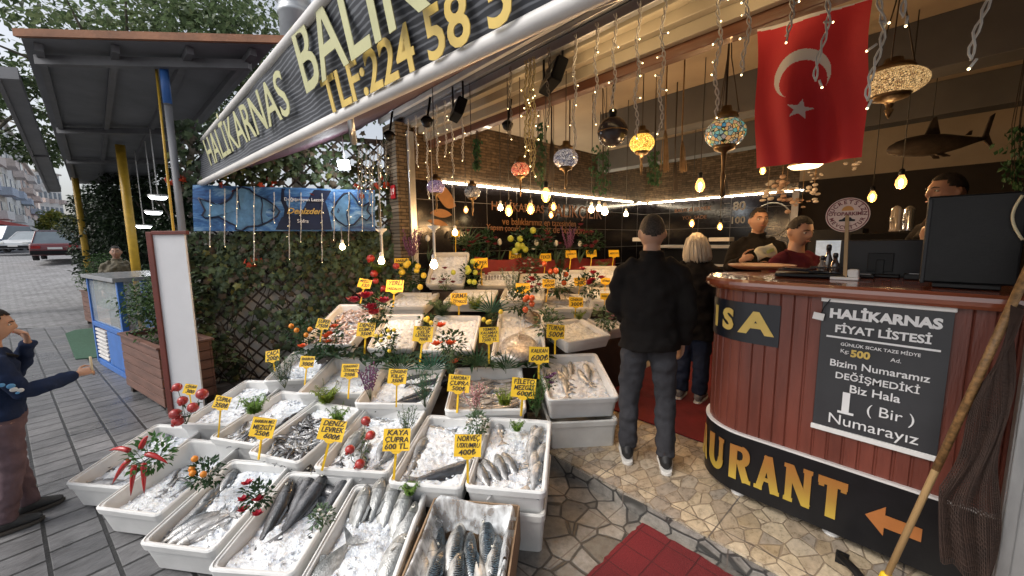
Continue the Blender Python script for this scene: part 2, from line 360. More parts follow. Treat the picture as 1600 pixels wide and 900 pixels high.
# ================================================================ the shop
shop = thing('shop_building', 'fish shop front with brick pillar, stone clad walls and black tiled interior', 'shop', (-1, 2.5, 0))
XL, YB = -4.7, 8.4; ZL = 2.41; ZC = 3.25
g = G(); g.box((XL-.08, (2.55+YB)/2, ZL/2-.1), (.16, YB-2.55, ZL+.2)); tile_wall = part('tiled_wall', g, black_tile, shop)
g = G(); g.box((XL-.075, (2.55+YB)/2, (ZL+ZC)/2+.1), (.17, YB-2.55, ZC-ZL+.2)); part('stone_clad_wall', g, stone_veneer, shop)
g = G(); g.box((-3.28, YB+.08, ZL/2-.1), (3.0, .16, ZL+.2)); back_wall = part('tiled_back_wall', g, black_tile_x, shop)
zs_ = aty(1470, 262, YB).z; g = G(); g.box((.56, YB+.07, zs_/2-.05), (4.68, .18, zs_+.1)); part('dimmed_back_wall', g, M('dimmed_wall', (.03, .022, .018), .8, .3, 2, .1), shop); g = G(); g.box((.56, YB+.075, (zs_+ZC)/2+.1), (4.68, .17, ZC-zs_+.2)); part('tan_back_wall', g, ceil_tan, shop)  # lower wall: the dimness of the back right is put into its colour
g = G(); g.box((-3.28, YB+.075, (ZL+ZC)/2+.1), (3.0, .17, ZC-ZL+.2)); part('stone_clad_back_wall', g, stone_veneer_x, shop)
g = G(); g.box((2.9, 5.5, 1.5), (.2, 6.2, 3.6)); part('dark_side_wall', g, black_matte, shop)
g = G(); g.box((-.9, 5.55, ZC+.1), (7.8, 6.0, .2)); part('ceiling', g, ceil_tan, shop)
g = G(); g.box((1.9, 2.62, 1.6), (2.2, .2, 3.4)); part('added_outer_wall', g, white_wall, shop)  # out-of-view wall right of the post, added to block outside light
g = G(); g.box((-1, 3.2, 5.6), (9, 1.4, 4.2)); part('added_upper_wall', g, white_wall, shop)  # unseen wall above the header, added to keep sky light out
def xbar(y0, y1, z0, z1, m, name, x0=-4.95, x1=.9, bev=.006):
    g = G(); g.box(((x0+x1)/2, (y0+y1)/2, (z0+z1)/2), (x1-x0, y1-y0, z1-z0)); return part(name, g, m, shop, bev)
xbar(2.40, 2.62, 3.16, 3.42, grey_metal, 'shutter_box'); xbar(2.44, 2.50, 3.08, 3.155, grey_metal, 'shutter_rail')
xbar(2.52, 2.60, 3.06, 3.15, cream_panel, 'soffit_panel'); xbar(2.605, 2.68, 2.99, 3.09, cream_panel, 'soffit_panel'); xbar(2.685, 2.74, 2.91, 3.02, cream_panel, 'soffit_panel')
xbar(2.745, 2.84, 2.84, 2.95, wood_trim, 'lintel'); xbar(2.84, 2.9, 2.9, 3.4, black_matte, 'lintel_backing')
xbar(2.35, 2.395, 3.2, 3.26, white_bar, 'awning_rail', -5.3)
for y, z0, x0, x1 in ((4.5, 2.86, -3.2, 2.6), (6.4, 2.9, -4.6, 2.6)): xbar(y, y+.28, z0, ZC, beam_grey, 'ceiling_beam', x0, x1)
g = G(); g.box((-4.9, 2.42, 1.5), (.36, .22, 3.2)); part('brick_pillar', g, pillar_brick, shop)
g = G(); g.box((-4.70, 2.50, 1.5), (.045, .09, 3.0)); part('door_frame', g, alu, shop, .004)
# led strips under the stone cladding
led = M('led_strip', (1, .9, .75), .5, 0, 5, 0, emit=(1, .84, .6), estr=30)
t_led = thing('led_strip', 'glowing white light strip running along the top of the black tiled walls', 'light strip', (XL+.02, 4, ZL))
g = G(); y = 2.95
while y < 8.2:
    L = rng.choice((.5, .9, 1.3)); g.box((XL+.02, y+L/2, ZL-.002), (.018, min(L, 8.3-y)-.02, .022)); y += L
part('side_run', g, led, t_led)
g = G(); x = -4.6
while x < -1.75:
    L = rng.choice((.5, .7)); g.box((x+L/2, YB-.02, ZL-.002), (L-.02, .018, .022)); x += L
part('back_run', g, led, t_led)
# writing on the tiles
def fit(sx, pl, pr, m, parent, up=(0, 0, 1), hmax=None, **k):
    "letter a line so that it spans pl..pr"
    pl, pr = V(pl), V(pr); me = text_mesh(sx, 1, Matrix(), **k); xs = [v.co.x for v in me.vertices]; w = max(xs)-min(xs); bpy.data.meshes.remove(me)
    s = (pr-pl).length/w; k2 = dict(k); sxs = 1
    if hmax and s > hmax: sxs = s/hmax; s = hmax
    k2['bold'] = k.get('bold', 0)*s
    return letters(sx, s, frame(pr-pl, up, (pl+pr)/2), m, parent, sx=sxs, **k2)
gold_dim = M('tile_lettering', (.42, .20, .10), .5, .1, 5, 0); grey_dim = M('chalk_lettering', (.55, .52, .48), .6, .1, 5, 0)
orange_dim = M('tile_orange', (.40, .19, .07), .5, .2, 5, 0)
wx = XL+.012
fit('HALİKARNAS', atx(768, 322, wx), atx(850, 328, wx), gold_dim, tile_wall, hmax=.4)
fit('BALIKÇILIK', atx(857, 329, wx), atx(940, 335, wx), gold_dim, tile_wall, hmax=.4)
fit('ve balıklarımız en tazesinden', atx(785, 346, wx), atx(900, 350, wx), orange_dim, tile_wall, hmax=.2)
fit('Yapsın çocuklar', atx(760, 355, wx), atx(820, 358, wx), gold_dim, tile_wall, hmax=.2); fit('siz de bize uğrayın', atx(850, 358, wx), atx(925, 362, wx), gold_dim, tile_wall, hmax=.2)
g = G()
for (a, b, w) in (((680, 300), (712, 322), .16), ((672, 333), (706, 336), .07), ((668, 345), (700, 352), .05)):
    a, b = atx(*a, wx), atx(*b, wx); n = 9
    up = [a.lerp(b, i/n)+V((0, 0, w*sin(PI*i/n)**.7)) for i in range(n+1)]; dn = [a.lerp(b, i/n)-V((0, 0, w*.7*sin(PI*i/n))) for i in range(n, -1, -1)]
    pl = up+dn; g.prism([(p.y, p.z) for p in pl], 0, .004, frame((0, 1, 0), (0, 0, 1), (wx, 0, 0)))
part('painted_fish_mark', g, orange_dim, tile_wall)
wy = YB-.012
def bt(s, a, b, m=grey_dim, **k): fit(s, aty(*a, wy), aty(*b, wy), m, back_wall, **k)
bt('BALIK & EKMEK', (1054, 330), (1111, 325), gold_dim, hmax=.26); bt('YOK SADE', (1066, 341), (1104, 339), gold_dim, hmax=.2)
bt('80', (1145, 323), (1165, 322), bold=.02); bt('100', (1142, 345), (1163, 344), bold=.02)
for i in range(5): bt('——', (1131, 318+i*7), (1141, 317.5+i*7))
g = G(); c = aty(1205, 343, wy); g.tube([c+V((.3*cos(a*PI/14), 0, .3*sin(a*PI/14))) for a in range(29)], .012, 5); part('chalk_ring', g, grey_dim, back_wall)
g = G(); g.box((-1.78, 8.3, 1.2), (.1, .16, 2.4)); part('door_post', g, grey_metal, shop)

# service counter at the back of the shop
sc = thing('service_counter', 'dark service counter with white trimmed ledges at the back of the shop', 'counter', (-2.6, 7.6, 0))
g = G(); g.box((-2.7, 7.6, .7), (1.9, .6, 1.4)); part('cabinet', g, black_plastic, sc, .01)
g = G(); g.box((-2.7, 7.28, 1.45), (1.96, .36, .05)); part('ledge', g, white_bar, sc, .005)
g = G(); g.box((-2.7, 7.28, 1.12), (1.96, .06, .04)); part('trim', g, white_bar, sc, .005)
for px, lab in ((1007, 'white tray on the dark counter behind the tall customer'), (1127, 'white tray lying on the ledge right of the pale haired customer')):
    p = atd(px, 374, 5.9); g = G(); g.box(p, (.3, .2, .06)); solo('tray', g, white_plastic, lab, 'tray', bevel=.01)

# ================================================================ awning with its sign board
aw = thing('awning', 'dark fabric awning with white bars and shop name across its front', 'awning', (-3, 1.6, 2.3))
def aw_b(x): return V((x, .40+.112*(x+5.8), 2.30))
def aw_t(x): return V((x, .46+.055*(x+6.0), 2.76-.012*(x+6)))
XA0, XA1 = -5.9, 1.6
sign_dark, ts, bs_ = nodes('sign_fabric'); co = coords(ts, (1, 1, 1)); wv = N(ts, 'ShaderNodeTexWave', bands_direction='Z', Scale=14.0, Distortion=2.5, Detail=3.0); wv.inputs['Detail Scale'].default_value = 2.0
ts.links.new(coords(ts, (.25, 1, 1)), wv.inputs['Vector']); ts.links.new(ramp(ts, wv.outputs[0], [(.6, (.030, .033, .042)), (.97, (.16, .17, .19))]), bs_.inputs['Base Color']); bs_.inputs['Roughness'].default_value = .5
MATS['sign_fabric'] = sign_dark
def aw_p(u, v):
    x = XA0+(XA1-XA0)*u; p = aw_b(x).lerp(aw_t(x), v); p.y += .012*sin(x*9+2*v)*sin(PI*v) + .02*nz3((x*2, 0, v*2)); return p
g = G(); g.grid(aw_p, 90, 8); g.grid(lambda u, v: aw_p(1-u, v)+V((0, .012, 0)), 90, 8); board = part('sign_board', g, sign_dark, aw)
g = G(); g.tube([aw_b(XA0+(XA1-XA0)*i/10)-V((0, 0, .015)) for i in range(11)], .032, 10); part('front_bar', g, white_bar, aw)
g = G(); g.tube([aw_t(XA0+(XA1-XA0)*i/10)+V((0, 0, .02)) for i in range(11)], .03, 10); part('top_bar', g, white_bar, aw)
def aw_f(u, v):
    x = XA0+(XA1-XA0)*u; a = aw_b(x)+V((0, .02, .02)); b = V((x, 2.36, 3.27)); p = a.lerp(b, v); p.z -= .06*sin(PI*v)+.012*sin(x*7); return p
g = G(); g.grid(aw_f, 50, 10); g.grid(lambda u, v: aw_f(1-u, v)+V((0, 0, .01)), 50, 10); part('canopy', g, purple_cloth, aw)
def aw_f2(u, v):
    x = XA0+(XA1-XA0)*u; a = aw_t(x)+V((0, .01, .01)); b = V((x, 2.38, 3.42)); return a.lerp(b, v)
g = G(); g.grid(aw_f2, 30, 4); g.grid(lambda u, v: aw_f2(1-u, v)+V((0, 0, .01)), 30, 4); part('canopy_top', g, purple_cloth, aw)
g = G(); pa = atz(546, 180, 2.36); pb = pa + V((.12, .62, .1)); g.tube([pa, atd(553, 222, (pa-EYE).dot(FW)+.35)], .022, 8); part('support_arm', g, alu, aw); g = G(); g.tube([V((-1.0, 1.0, 2.33)), V((-1.0, 2.4, 3.1))], .022, 8); part('support_arm', g, alu, aw)
lime = M('sign_lettering_lime', (.52, .51, .28), .5, .12, 4, 0); goldl = M('sign_lettering_gold', (.66, .47, .12), .5, .15, 6, 0)
def on_board(x, v, off=-.03): p = aw_b(x).lerp(aw_t(x), v); return p + V((0, off, 0))
upv = (aw_t(-3)-aw_b(-3)).normalized()
def bx(px, v):                                            # sign board x under an image column
    lo, hi = -5.9, 1.0
    for _ in range(40):
        m_ = (lo+hi)/2; q = on_board(m_, v)-EYE; sx = 800+F_PX*q.dot(RT)/q.dot(FW)
        lo, hi = (m_, hi) if sx < px else (lo, m_)
    return lo
def bfit(s, p0, p1, v, m, **k): fit(s, on_board(bx(p0, v), v), on_board(bx(p1, v), v), m, board, up=upv, **k)
bfit('HALİKARNAS', 324, 447, .50, lime, hmax=.36, bold=.006)
bfit('BALIK', 466, 655, .66, lime, hmax=.46, bold=.008)
bfit('TLF:224 58 5', 508, 800, .17, goldl, hmax=.24, bold=.018)

# ================================================================ trellis, garden wall, banner, ivy
def tw(s, z, off=0): return TP0 + TD*s + TN*off + V((0, 0, z))
LT = (TP1-TP0).length
gw = thing('garden_wall', 'plain off white wall behind the ivy trellis', 'wall', tw(LT/2, -.1, -.1))
g = G(); g.bar(tw(-.05, .8, -.14), tw(LT+.1, .8, -.14), .1, 1.9); part('wall_face', g, white_wall, gw)
tr = thing('trellis', 'dark diagonal wooden lattice trellis standing before the off white wall', 'trellis', tw(LT/2, -.1))
g = G(); st = .17
for sgn in (1, -1):
    k = -3.2
    while k < LT+3.2:
        s0, z0, s1, z1 = k, -.1, k+sgn*3.0, 2.9
        if sgn > 0: a, b = max(0, -s0), min(3.0, LT-s0)
        else: a, b = max(0, s0-LT), min(3.0, s0)
        if b-a > .1: g.bar(tw(s0+sgn*a, z0+a, .01*sgn), tw(s0+sgn*b, z0+b, .01*sgn), .022, .009, up=TN)
        k += st
part('lattice', g, dark_wood, tr)
g = G(); g.bar(tw(0, 2.9), tw(LT, 2.9), .05, .05); g.bar(tw(LT, -.1), tw(LT, 2.9), .05, .05, up=TN); g.bar(tw(0, 1.68, .015), tw(LT, 1.68, .015), .03, .06); part('trellis_frame', g, dark_wood, tr)
def leaf_mat(name, c, var=.45, rough=.5, tr=.3):
    if name in MATS: return MATS[name]
    m = M(name, c, rough, var, 3, .1, 30, spec=.3); t = m.node_tree; b = t.nodes['Principled BSDF']; out = t.nodes['Material Output']
    tl = t.nodes.new('ShaderNodeBsdfTranslucent'); mx = t.nodes.new('ShaderNodeMixShader'); mx.inputs[0].default_value = tr
    src = b.inputs['Base Color'].links[0].from_socket; t.links.new(src, tl.inputs[0]); t.links.new(b.outputs[0], mx.inputs[1]); t.links.new(tl.outputs[0], mx.inputs[2]); t.links.new(mx.outputs[0], out.inputs[0])
    return m
ivy_d = leaf_mat('ivy_dark', (.055, .082, .044)); ivy_m = leaf_mat('ivy_mid', (.098, .14, .066)); ivy_b = leaf_mat('ivy_brown', (.11, .09, .065)); ivy_y = leaf_mat('ivy_yellow', (.20, .21, .07))
def lobed(g, p, d, n, L):
    d = V(d).normalized(); x = d.cross(V(n)); x = x.normalized() if x.length > 1e-3 else d.orthogonal().normalized(); n = x.cross(d)
    sh = [(0, 0, 0), (.42, -.06, .05), (.36, .3, .02), (.5, .5, .06), (.2, .58, 0), (0, 1, .12)]
    pts = [p + x*(a*L) + d*(b*L) - n*(c*L) for a, b, c in sh] + [p - x*(a*L) + d*(b*L) - n*(c*L) for a, b, c in sh[-2:0:-1]] + [p + d*L*.45 + n*L*.06]
    m = len(pts)-1; g.add(pts, [(i, (i+1) % m, m) for i in range(m)])
iv = thing('climbing_ivy', 'dense climbing ivy with green and brownish leaves covering the diagonal trellis', 'ivy', tw(LT/2, -.1))
g = G(); stem = G(); r2 = random.Random(3); cnt = 0
while cnt < 4200:
    s, z = r2.uniform(-.05, LT+.15), r2.uniform(-.1, 3.0)
    dens = .5 + .7*mnoise.noise(V((s*1.7, z*1.7, 3))) + .35*mnoise.noise(V((s*5, z*5, 9)))
    if z < 1.35: dens -= (1.35-z)*.5*max(0, 1.1 - s/LT)
    if 1.75 < z < 2.28: dens -= .25
    if z > 2.2 and s > 1.15: dens -= .25
    if z > 1.2 and z < 1.72: dens += .2
    if s > 1.2 and z < 1.7: dens += .2
    if r2.random() > dens: continue
    cnt += 1; g.mi = r2.choices((0, 1, 2, 3), (5, 4, 1.8, .35))[0]
    a = r2.gauss(-PI/2, .8); d = TD*cos(a)+V((0, 0, sin(a)))+TN*r2.uniform(-.2, .5)
    lobed(g, tw(s, z, r2.uniform(.015, .11)), d, TN+V((r2.gauss(0, .45), r2.gauss(0, .45), r2.gauss(.3, .4))), r2.uniform(.05, .105))
part('leaves', g, [ivy_d, ivy_m, ivy_b, ivy_y], iv)
for i in range(16):
    s = r2.uniform(0, LT); z = -.1; pts = []
    for k in range(12): pts.append(tw(s, z, .03)); s += r2.gauss(0, .07); z += r2.uniform(.1, .25)
    stem.tube(pts, .006, 5)
part('stems', stem, dark_wood, iv)
# red maple sprays near the banner
maple = leaf_mat('maple_red', (.42, .055, .02))
mg = thing('maple_garland', 'sprays of red maple leaves strung along the blue fish banner', 'garland', attr(430, 290, .1))
for (px, py) in ((272, 282), (283, 276), (425, 283), (372, 298), (415, 296), (488, 303), (520, 306), (558, 292), (575, 300), (590, 292), (398, 405), (388, 410), (600, 285), (350, 290), (566, 305)):
    p = attr(px, py, .1); g = G()
    for k in range(5): lobed(g, p + V((r2.gauss(0, .03), r2.gauss(0, .03), r2.gauss(0, .025))), (r2.gauss(0, 1), r2.gauss(0, 1), r2.gauss(-.5, .5)), TN+V((r2.gauss(0, .5),)*3), r2.uniform(.05, .085))
    part('maple_spray', g, maple, mg)
# vine climbing the pole
vine = thing('potted_vine', 'leafy green vine climbing the dark post at the left end of the trellis', 'vine', (-5.5, .1, -.1)); g = G(); stem = G()
for k in range(3):
    p = atz(318, 598, -.1)+V((r2.uniform(-.05, .1), r2.uniform(-.05, .05), 0)); pts = []
    for i in range(18):
        pts.append(p.copy()); p = p + V((r2.gauss(0, .035), r2.gauss(0, .035), .09))
        for j in range(9):
            a = r2.uniform(0, 2*PI); g.mi = r2.choice((0, 1, 1)); lobed(g, p+V((cos(a)*.05, sin(a)*.05, r2.gauss(0, .04))), (cos(a), sin(a), r2.uniform(-.8, .3)), (cos(a), sin(a), 1.2), r2.uniform(.05, .1))
    stem.tube(pts, .007, 5)
for i in range(70):
    a = r2.uniform(0, 2*PI); g.mi = 1; q = attr(340, 548, .25)+V((r2.gauss(0, .16), r2.gauss(0, .12), r2.gauss(0, .12))); lobed(g, q, (cos(a), sin(a), -.4), (cos(a), sin(a), 1.2), r2.uniform(.05, .1))
part('leaves', g, [ivy_d, ivy_m], vine); part('stems', stem, dark_wood, vine)
# blue fish banner
ban = thing('fish_banner', 'long blue banner with two outlined fish hung across the ivy trellis', 'banner', tw(LT/2, 1.74, .13))
bcl, bcr = attr(301, 289, .14), attr(586, 297, .14); bbl, bbr = attr(303, 361, .14), attr(586, 361, .14)
bm, tb, bb = nodes('banner_print'); nzb = N(tb, 'ShaderNodeTexNoise', Scale=2.4, Detail=6.0, Roughness=.7, Distortion=1.2); tb.links.new(coords(tb, (1, 1, 2.5)), nzb.inputs['Vector'])
tb.links.new(ramp(tb, nzb.outputs[0], [(.36, (.015, .045, .16)), (.5, (.05, .17, .42)), (.62, (.22, .42, .66)), (.75, (.5, .62, .75))]), bb.inputs['Base Color']); bb.inputs['Roughness'].default_value = .5; MATS['banner_print'] = bm
def bp(u, v, o=0): return bcl.lerp(bcr, u).lerp(bbl.lerp(bbr, u), v) + TN*(o + .012*sin(u*14+v*3) + .006*sin(u*37))
g = G(); g.grid(lambda u, v: bp(u, v), 60, 8); g.grid(lambda u, v: bp(1-u, v, -.006), 60, 8); bn = part('printed_cloth', g, bm, ban)
navy = M('banner_navy', (.008, .016, .05), .5, .2, 5, 0); fishblue = M('banner_fish_blue', (.10, .24, .42), .5, .4, 9, 0); white_print = M('white_print', (.78, .78, .78), .5, .05, 5, 0); gold_print = M('gold_print', (.55, .37, .10), .45, .15, 5, 0)
def outline(g, pts, o, w=.011, closed=True):
    P = [bp(u, v, o) for u, v in pts]; P += [P[0]] if closed else []
    g.tube(P, w, 6, ref=TN)
fl = [(.03, .28), (.07, .34), (.12, .42), (.16, .36), (.19, .26), (.205, .12), (.24, .02), (.28, .05), (.315, .18), (.37, .28), (.42, .42), (.445, .55), (.43, .66), (.38, .80), (.33, .88), (.27, .90), (.24, .99), (.21, .97), (.21, .88), (.17, .80), (.12, .68), (.06, .72), (.045, .66), (.06, .55)]
fr = [(.965, .30), (.93, .40), (.90, .36), (.88, .22), (.85, .08), (.81, .1), (.77, .28), (.735, .55), (.77, .75), (.82, .88), (.87, .84), (.91, .66), (.95, .74), (.975, .62), (.95, .5)]
for f_, ex in ((fl, ([(.345, .22), (.352, .4), (.345, .62), (.352, .86)], [(.41, .46), (.418, .52), (.41, .56), (.402, .52)], [(.22, .1), (.235, .55), (.29, .6)])), (fr, ([(.835, .14), (.845, .35), (.825, .6), (.84, .86)], [(.775, .46), (.781, .51), (.775, .56), (.769, .51)]))):
    g = G(); outline(g, f_, .008); [outline(g, e_, .009, .007, False) for e_ in ex]
    fo = part('fish_outline', g, navy, bn); P = [bp(u, v, .005) for u, v in f_]; c = sum(P, V())/len(P); g = G(); g.add(P+[c], [((i+1) % len(P), i, len(P)) for i in range(len(P))]); part('fish_fill', g, fishblue, fo)
g = G(); P = [bp(u, v, .003) for u, v in [(.455, .02), (.735, .04), (.70, .3), (.72, .55), (.74, .97), (.3, .97), (.46, .75), (.47, .5), (.45, .3)]]; c = sum(P, V())/len(P); g.add(P+[c], [((i+1) % len(P), i, len(P)) for i in range(len(P))]); part('dark_field', g, navy, bn)
def bfl(s, u0, u1, v, m, **k): fit(s, bp(u0, v, .02), bp(u1, v, .02), m, bn, up=(0, 0, 1), **k)
bfl('Değişmeyen Lezzet', .47, .69, .27, white_print, bold=.01, hmax=.13); bfl('Denizden', .48, .68, .54, gold_print, shear=.4, bold=.02, hmax=.24); bfl('Sofraya', .54, .63, .77, white_print, bold=.01, hmax=.13)
# red number plaque on the pillar, flood light
pl = thing('house_number_plaque', 'small red house number plaque on the brick pillar', 'plaque', aty(614, 300, 2.29)); g = G(); c = aty(614, 300, 2.29); q = frame((1, 0, 0), (0, 0, 1), c)
g.box(c, (.12, .014, .17)); pp = part('plate', g, M('plaque_red', (.45, .012, .02), .35, .1, 5, 0), pl, .004); letters('19', .12, Matrix.Translation((0, -.01, 0)) @ q, white_print, pp)
fp = attr(537, 258, .35); fld = thing('flood_light', 'lit white flood lamp above the right end of the fish banner', 'lamp', fp)
fq = frame(RT, (UP*.9-FW*.5), fp); g = G(fq); g.box((0, 0, -.02), (.15, .12, .03)); part('housing', g, alu, fld, .006)
g = G(fq); g.box((0, 0, .002), (.128, .1, .012)); part('lens', g, M('flood_glow', (1, 1, 1), .3, 0, 5, 0, emit=(.9, .96, 1), estr=45), fld)
g = G(); g.tube([fp-FW*-.05, fp+V((0, 0, .35))], .008, 6); part('bracket', g, grey_metal, fld)
lamp_light(fp-FW*.12, 9, (.92, .97, 1), .06)
# ================================================================ terrace shelter on the left
def spread_leaves(g, c, r, n, L, rr, mats=(0, 1), flat=.3, lobes=False, shell=.0):
    for _ in range(n):
        while True:
            q = V((rr.uniform(-1, 1), rr.uniform(-1, 1), rr.uniform(-1, 1)))
            if shell <= q.length <= 1: break
        p = V(c)+V((q.x*r[0], q.y*r[1], q.z*r[2])); d = V((rr.gauss(0, 1), rr.gauss(0, 1), rr.gauss(-.2, .6))) + q*.8
        g.mi = rr.choice(mats); ll = L*rr.uniform(.6, 1.3)
        (lobed if lobes else (lambda g_, a, b, c_, e: g_.leaf(a, b, c_, e, e*.55)))(g, p, d, V((rr.gauss(0, .6), rr.gauss(0, .6), 1)), ll)
rr = random.Random(11)
sh = thing('terrace_shelter', 'flat dark roofed terrace shelter with orange fascia and yellow posts', 'shelter', (-8, 0, -.1))
ZR = 3.6
a0, a1 = atz(33, 60, ZR), atz(430, 70, ZR); far = atz(110, 282, ZR) - a0
g = G(); up = V((0, 0, .05)); P = [a0, a1, a1+far, a0+far]; g.add(P+[p+up for p in P], [(0, 1, 2, 3), (7, 6, 5, 4), (0, 4, 5, 1), (1, 5, 6, 2), (2, 6, 7, 3), (3, 7, 4, 0)]); part('roof_panel', g, dark_grey, sh)
g = G(); e = (a1-a0).normalized(); fu = V((0, 0, 1)).cross(e); g.bar(a0-e*.02-fu*.03+V((0, 0, .035)), a1+e*.3-fu*.03+V((0, 0, .035)), .035, .07); part('fascia', g, orange_wood, sh)
steel = M('shelter_steel', (.12, .12, .13), .5, .2, 4, .05)
fd = far.normalized()
for s in (.06, .36, .66, .92):
    g = G(); b = a0.lerp(a1, s)+V((0, 0, -.04)); g.bar(b+fd*.1, b+fd*11.5, .06, .07); part('rafter', g, steel, sh)
for s in (.03, .33, .62, .97):
    g = G(); b = a0+far*s+V((0, 0, -.09)); g.bar(b+e*.1, b+e*2.2, .07, .09); part('cross_beam', g, steel, sh)
for px, py, dep in ((188, 232, 7.6), (118, 285, 11.2)):
    g = G(); p = atd(px, py, dep); p.z = ZR-.05; g.tube([p, V((p.x, p.y, -.1))], .075, 10); part('post', g, yellow_paint, sh)
g = G(); g.tube([(-5.78, .2, -.1), (-5.78, .2, 3.1)], .035, 10); g.tube([(-5.78, .2, 3.1), (-5.78, .2, 3.56)], .037, 10); cpost = part('corner_post', g, dark_grey, sh)
g = G(); g.tube([(-5.78, .2, 3.12), (-5.78, .2, 3.55)], .04, 10); part('blue_band', g, blue_paint, cpost)
g = G(); g.tube([(-5.72, .12, -.1), (-5.72, .12, 1.05), (-5.80, .13, 2.4), (-5.86, .14, 3.5)], .012, 8); part('yellow_pipe', g, yellow_paint, sh)
g = G(); g.tube([(-5.68, .13, -.1), (-5.68, .13, .75)], .03, 8); part('yellow_sleeve', g, yellow_paint, sh)
disc = M('ceiling_disc', (1, 1, 1), .4, 0, 5, 0, emit=(.93, .97, 1), estr=14)
for px, py, dep, lab in ((247, 308, 6.6, 'highest and nearest of the three glowing round terrace lamps'), (240, 332, 7.4, 'middle one of the three glowing round terrace lamps'), (225, 354, 8.3, 'lowest and farthest of the three glowing round terrace lamps')):
    p = atd(px, py, dep); t = thing('round_lamp', lab, 'lamp', p, group='round terrace lamps'); g = G(); g.lathe([(.0, -.035), (.09, -.035), (.125, 0)], p, 20); part('diffuser', g, disc, t)
    g = G(); g.lathe([(.135, 0.002), (.135, .035), (.0, .035)], p, 20); g.tube([p+V((0, 0, .05)), p+V((0, 0, 3.55-p.z))], .008, 6); part('housing', g, white_plastic, t)
# folded side awning left of the roof
sa = thing('folded_side_awning', 'long folded grey awning panel hanging along the street side of the shelter', 'awning', atd(40, 220, 6))
q = [atz(-4, 122, 3.35), atz(30, 124, 3.35), atz(96, 300, 3.05), atz(76, 300, 3.05)]
g = G(); g.add(q+[p+V((0, 0, .12)) for p in q], [(0, 1, 2, 3), (7, 6, 5, 4), (0, 4, 5, 1), (1, 5, 6, 2), (2, 6, 7, 3), (3, 7, 4, 0)]); part('panel', g, dark_grey, sa)
g = G(); g.bar(q[0], q[3], .04, .05); g.bar(q[1].lerp(q[2], .45), q[0].lerp(q[3], .45), .05, .06); part('frame_bars', g, steel, sa)
# hedge wall under the shelter
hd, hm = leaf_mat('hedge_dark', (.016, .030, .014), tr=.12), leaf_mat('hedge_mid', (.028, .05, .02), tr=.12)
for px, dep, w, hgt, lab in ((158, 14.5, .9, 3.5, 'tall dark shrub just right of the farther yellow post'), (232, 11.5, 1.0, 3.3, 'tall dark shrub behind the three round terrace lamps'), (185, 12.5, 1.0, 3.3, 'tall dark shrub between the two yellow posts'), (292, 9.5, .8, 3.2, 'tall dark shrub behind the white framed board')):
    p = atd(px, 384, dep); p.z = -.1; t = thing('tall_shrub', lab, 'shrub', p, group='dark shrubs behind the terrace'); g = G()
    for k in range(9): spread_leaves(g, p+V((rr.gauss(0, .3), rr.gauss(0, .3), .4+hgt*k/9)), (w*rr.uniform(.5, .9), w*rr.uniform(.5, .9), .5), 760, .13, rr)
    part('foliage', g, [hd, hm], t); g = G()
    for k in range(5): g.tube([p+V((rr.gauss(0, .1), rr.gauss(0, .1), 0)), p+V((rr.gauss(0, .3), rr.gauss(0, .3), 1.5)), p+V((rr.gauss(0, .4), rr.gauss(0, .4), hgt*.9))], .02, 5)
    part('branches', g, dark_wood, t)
# planters
bd, bl = leaf_mat('bush_dark', (.028, .062, .022)), leaf_mat('bush_light', (.06, .115, .035)); soil = M('soil', (.06, .04, .03), .95, .4, 20, .8)
def planter(o, dx, dy, L, D, H, lab, bush, n, blab):
    fr = frame(-V(dx), dy, V(o)+V(dx)*L); t = thing('planter_box', lab, 'planter', mat=fr); g = G(); nb = max(4, int(H/.11)); hb = (H-.08)/nb
    for k in range(nb):
        z = .08+hb*(k+.5); th = .02
        g.box((L/2, 0, z), (L, th, hb-.01)); g.box((L/2, D, z), (L, th, hb-.01)); g.box((0, D/2, z), (th, D-.03, hb-.01)); g.box((L, D/2, z), (th, D-.03, hb-.01))
    part('boards', g, planter_wood, t, .003, True)
    for x in (.05, L-.05):
        for y in (.05, D-.05): g = G(); g.box((x, y, .08), (.07, .07, .16)); part('foot', g, dark_wood, t, 0, True)
    g = G(); g.box((L/2, D/2, H-.06), (L-.04, D-.04, .04)); part('soil', g, soil, t, 0, True)
    g = G()
    for y in (0, D): g.box((L/2, y, H+.012), (L+.05, .06, .022))
    for x in (0, L): g.box((x, D/2, H+.012), (.055, D-.065, .022))
    part('rim', g, planter_wood, t, .003, True)
    b = fr @ V((L*bush[0], D/2, H)); s = thing('bush', blab, 'bush', b); g = G()
    for k in range(7): spread_leaves(g, b+V((rr.gauss(0, .10), rr.gauss(0, .08), bush[2]*(.25+.55*rr.random()))), (bush[1], bush[1]*.8, bush[2]*.42), n, .042, rr)
    part('foliage', g, [bd, bl], s); g = G()
    for k in range(6): g.tube([b-V((0, 0, .05)), b+V((rr.gauss(0, .12), rr.gauss(0, .1), bush[2]*.8))], .008, 5)
    part('stems', g, dark_wood, s)
sdir = V((-.965, -.262, 0)); sin_ = V((-.262, .965, 0))
planter(V((-5.06, -.10, -.1)), sdir, sin_, 1.25, .42, .68, 'brown wooden planter box beside the white framed board', (.42, .3, .62), 380, 'round green bush in the planter beside the white framed board')
po = atz(150, 512, -.1); planter(po, sdir, sin_, .8, .5, .72, 'farther brown planter box beyond the blue cabinet', (.5, .42, .8), 420, 'leafy bush in the far planter below the farther yellow post')
planter(atz(176, 535, -.1)+sin_*.02, sdir, sin_, 1.0, .3, .55, 'low planter box half hidden behind the louvred blue cabinet', (.5, .15, .2), 100, 'small plant showing behind the blue cabinet')
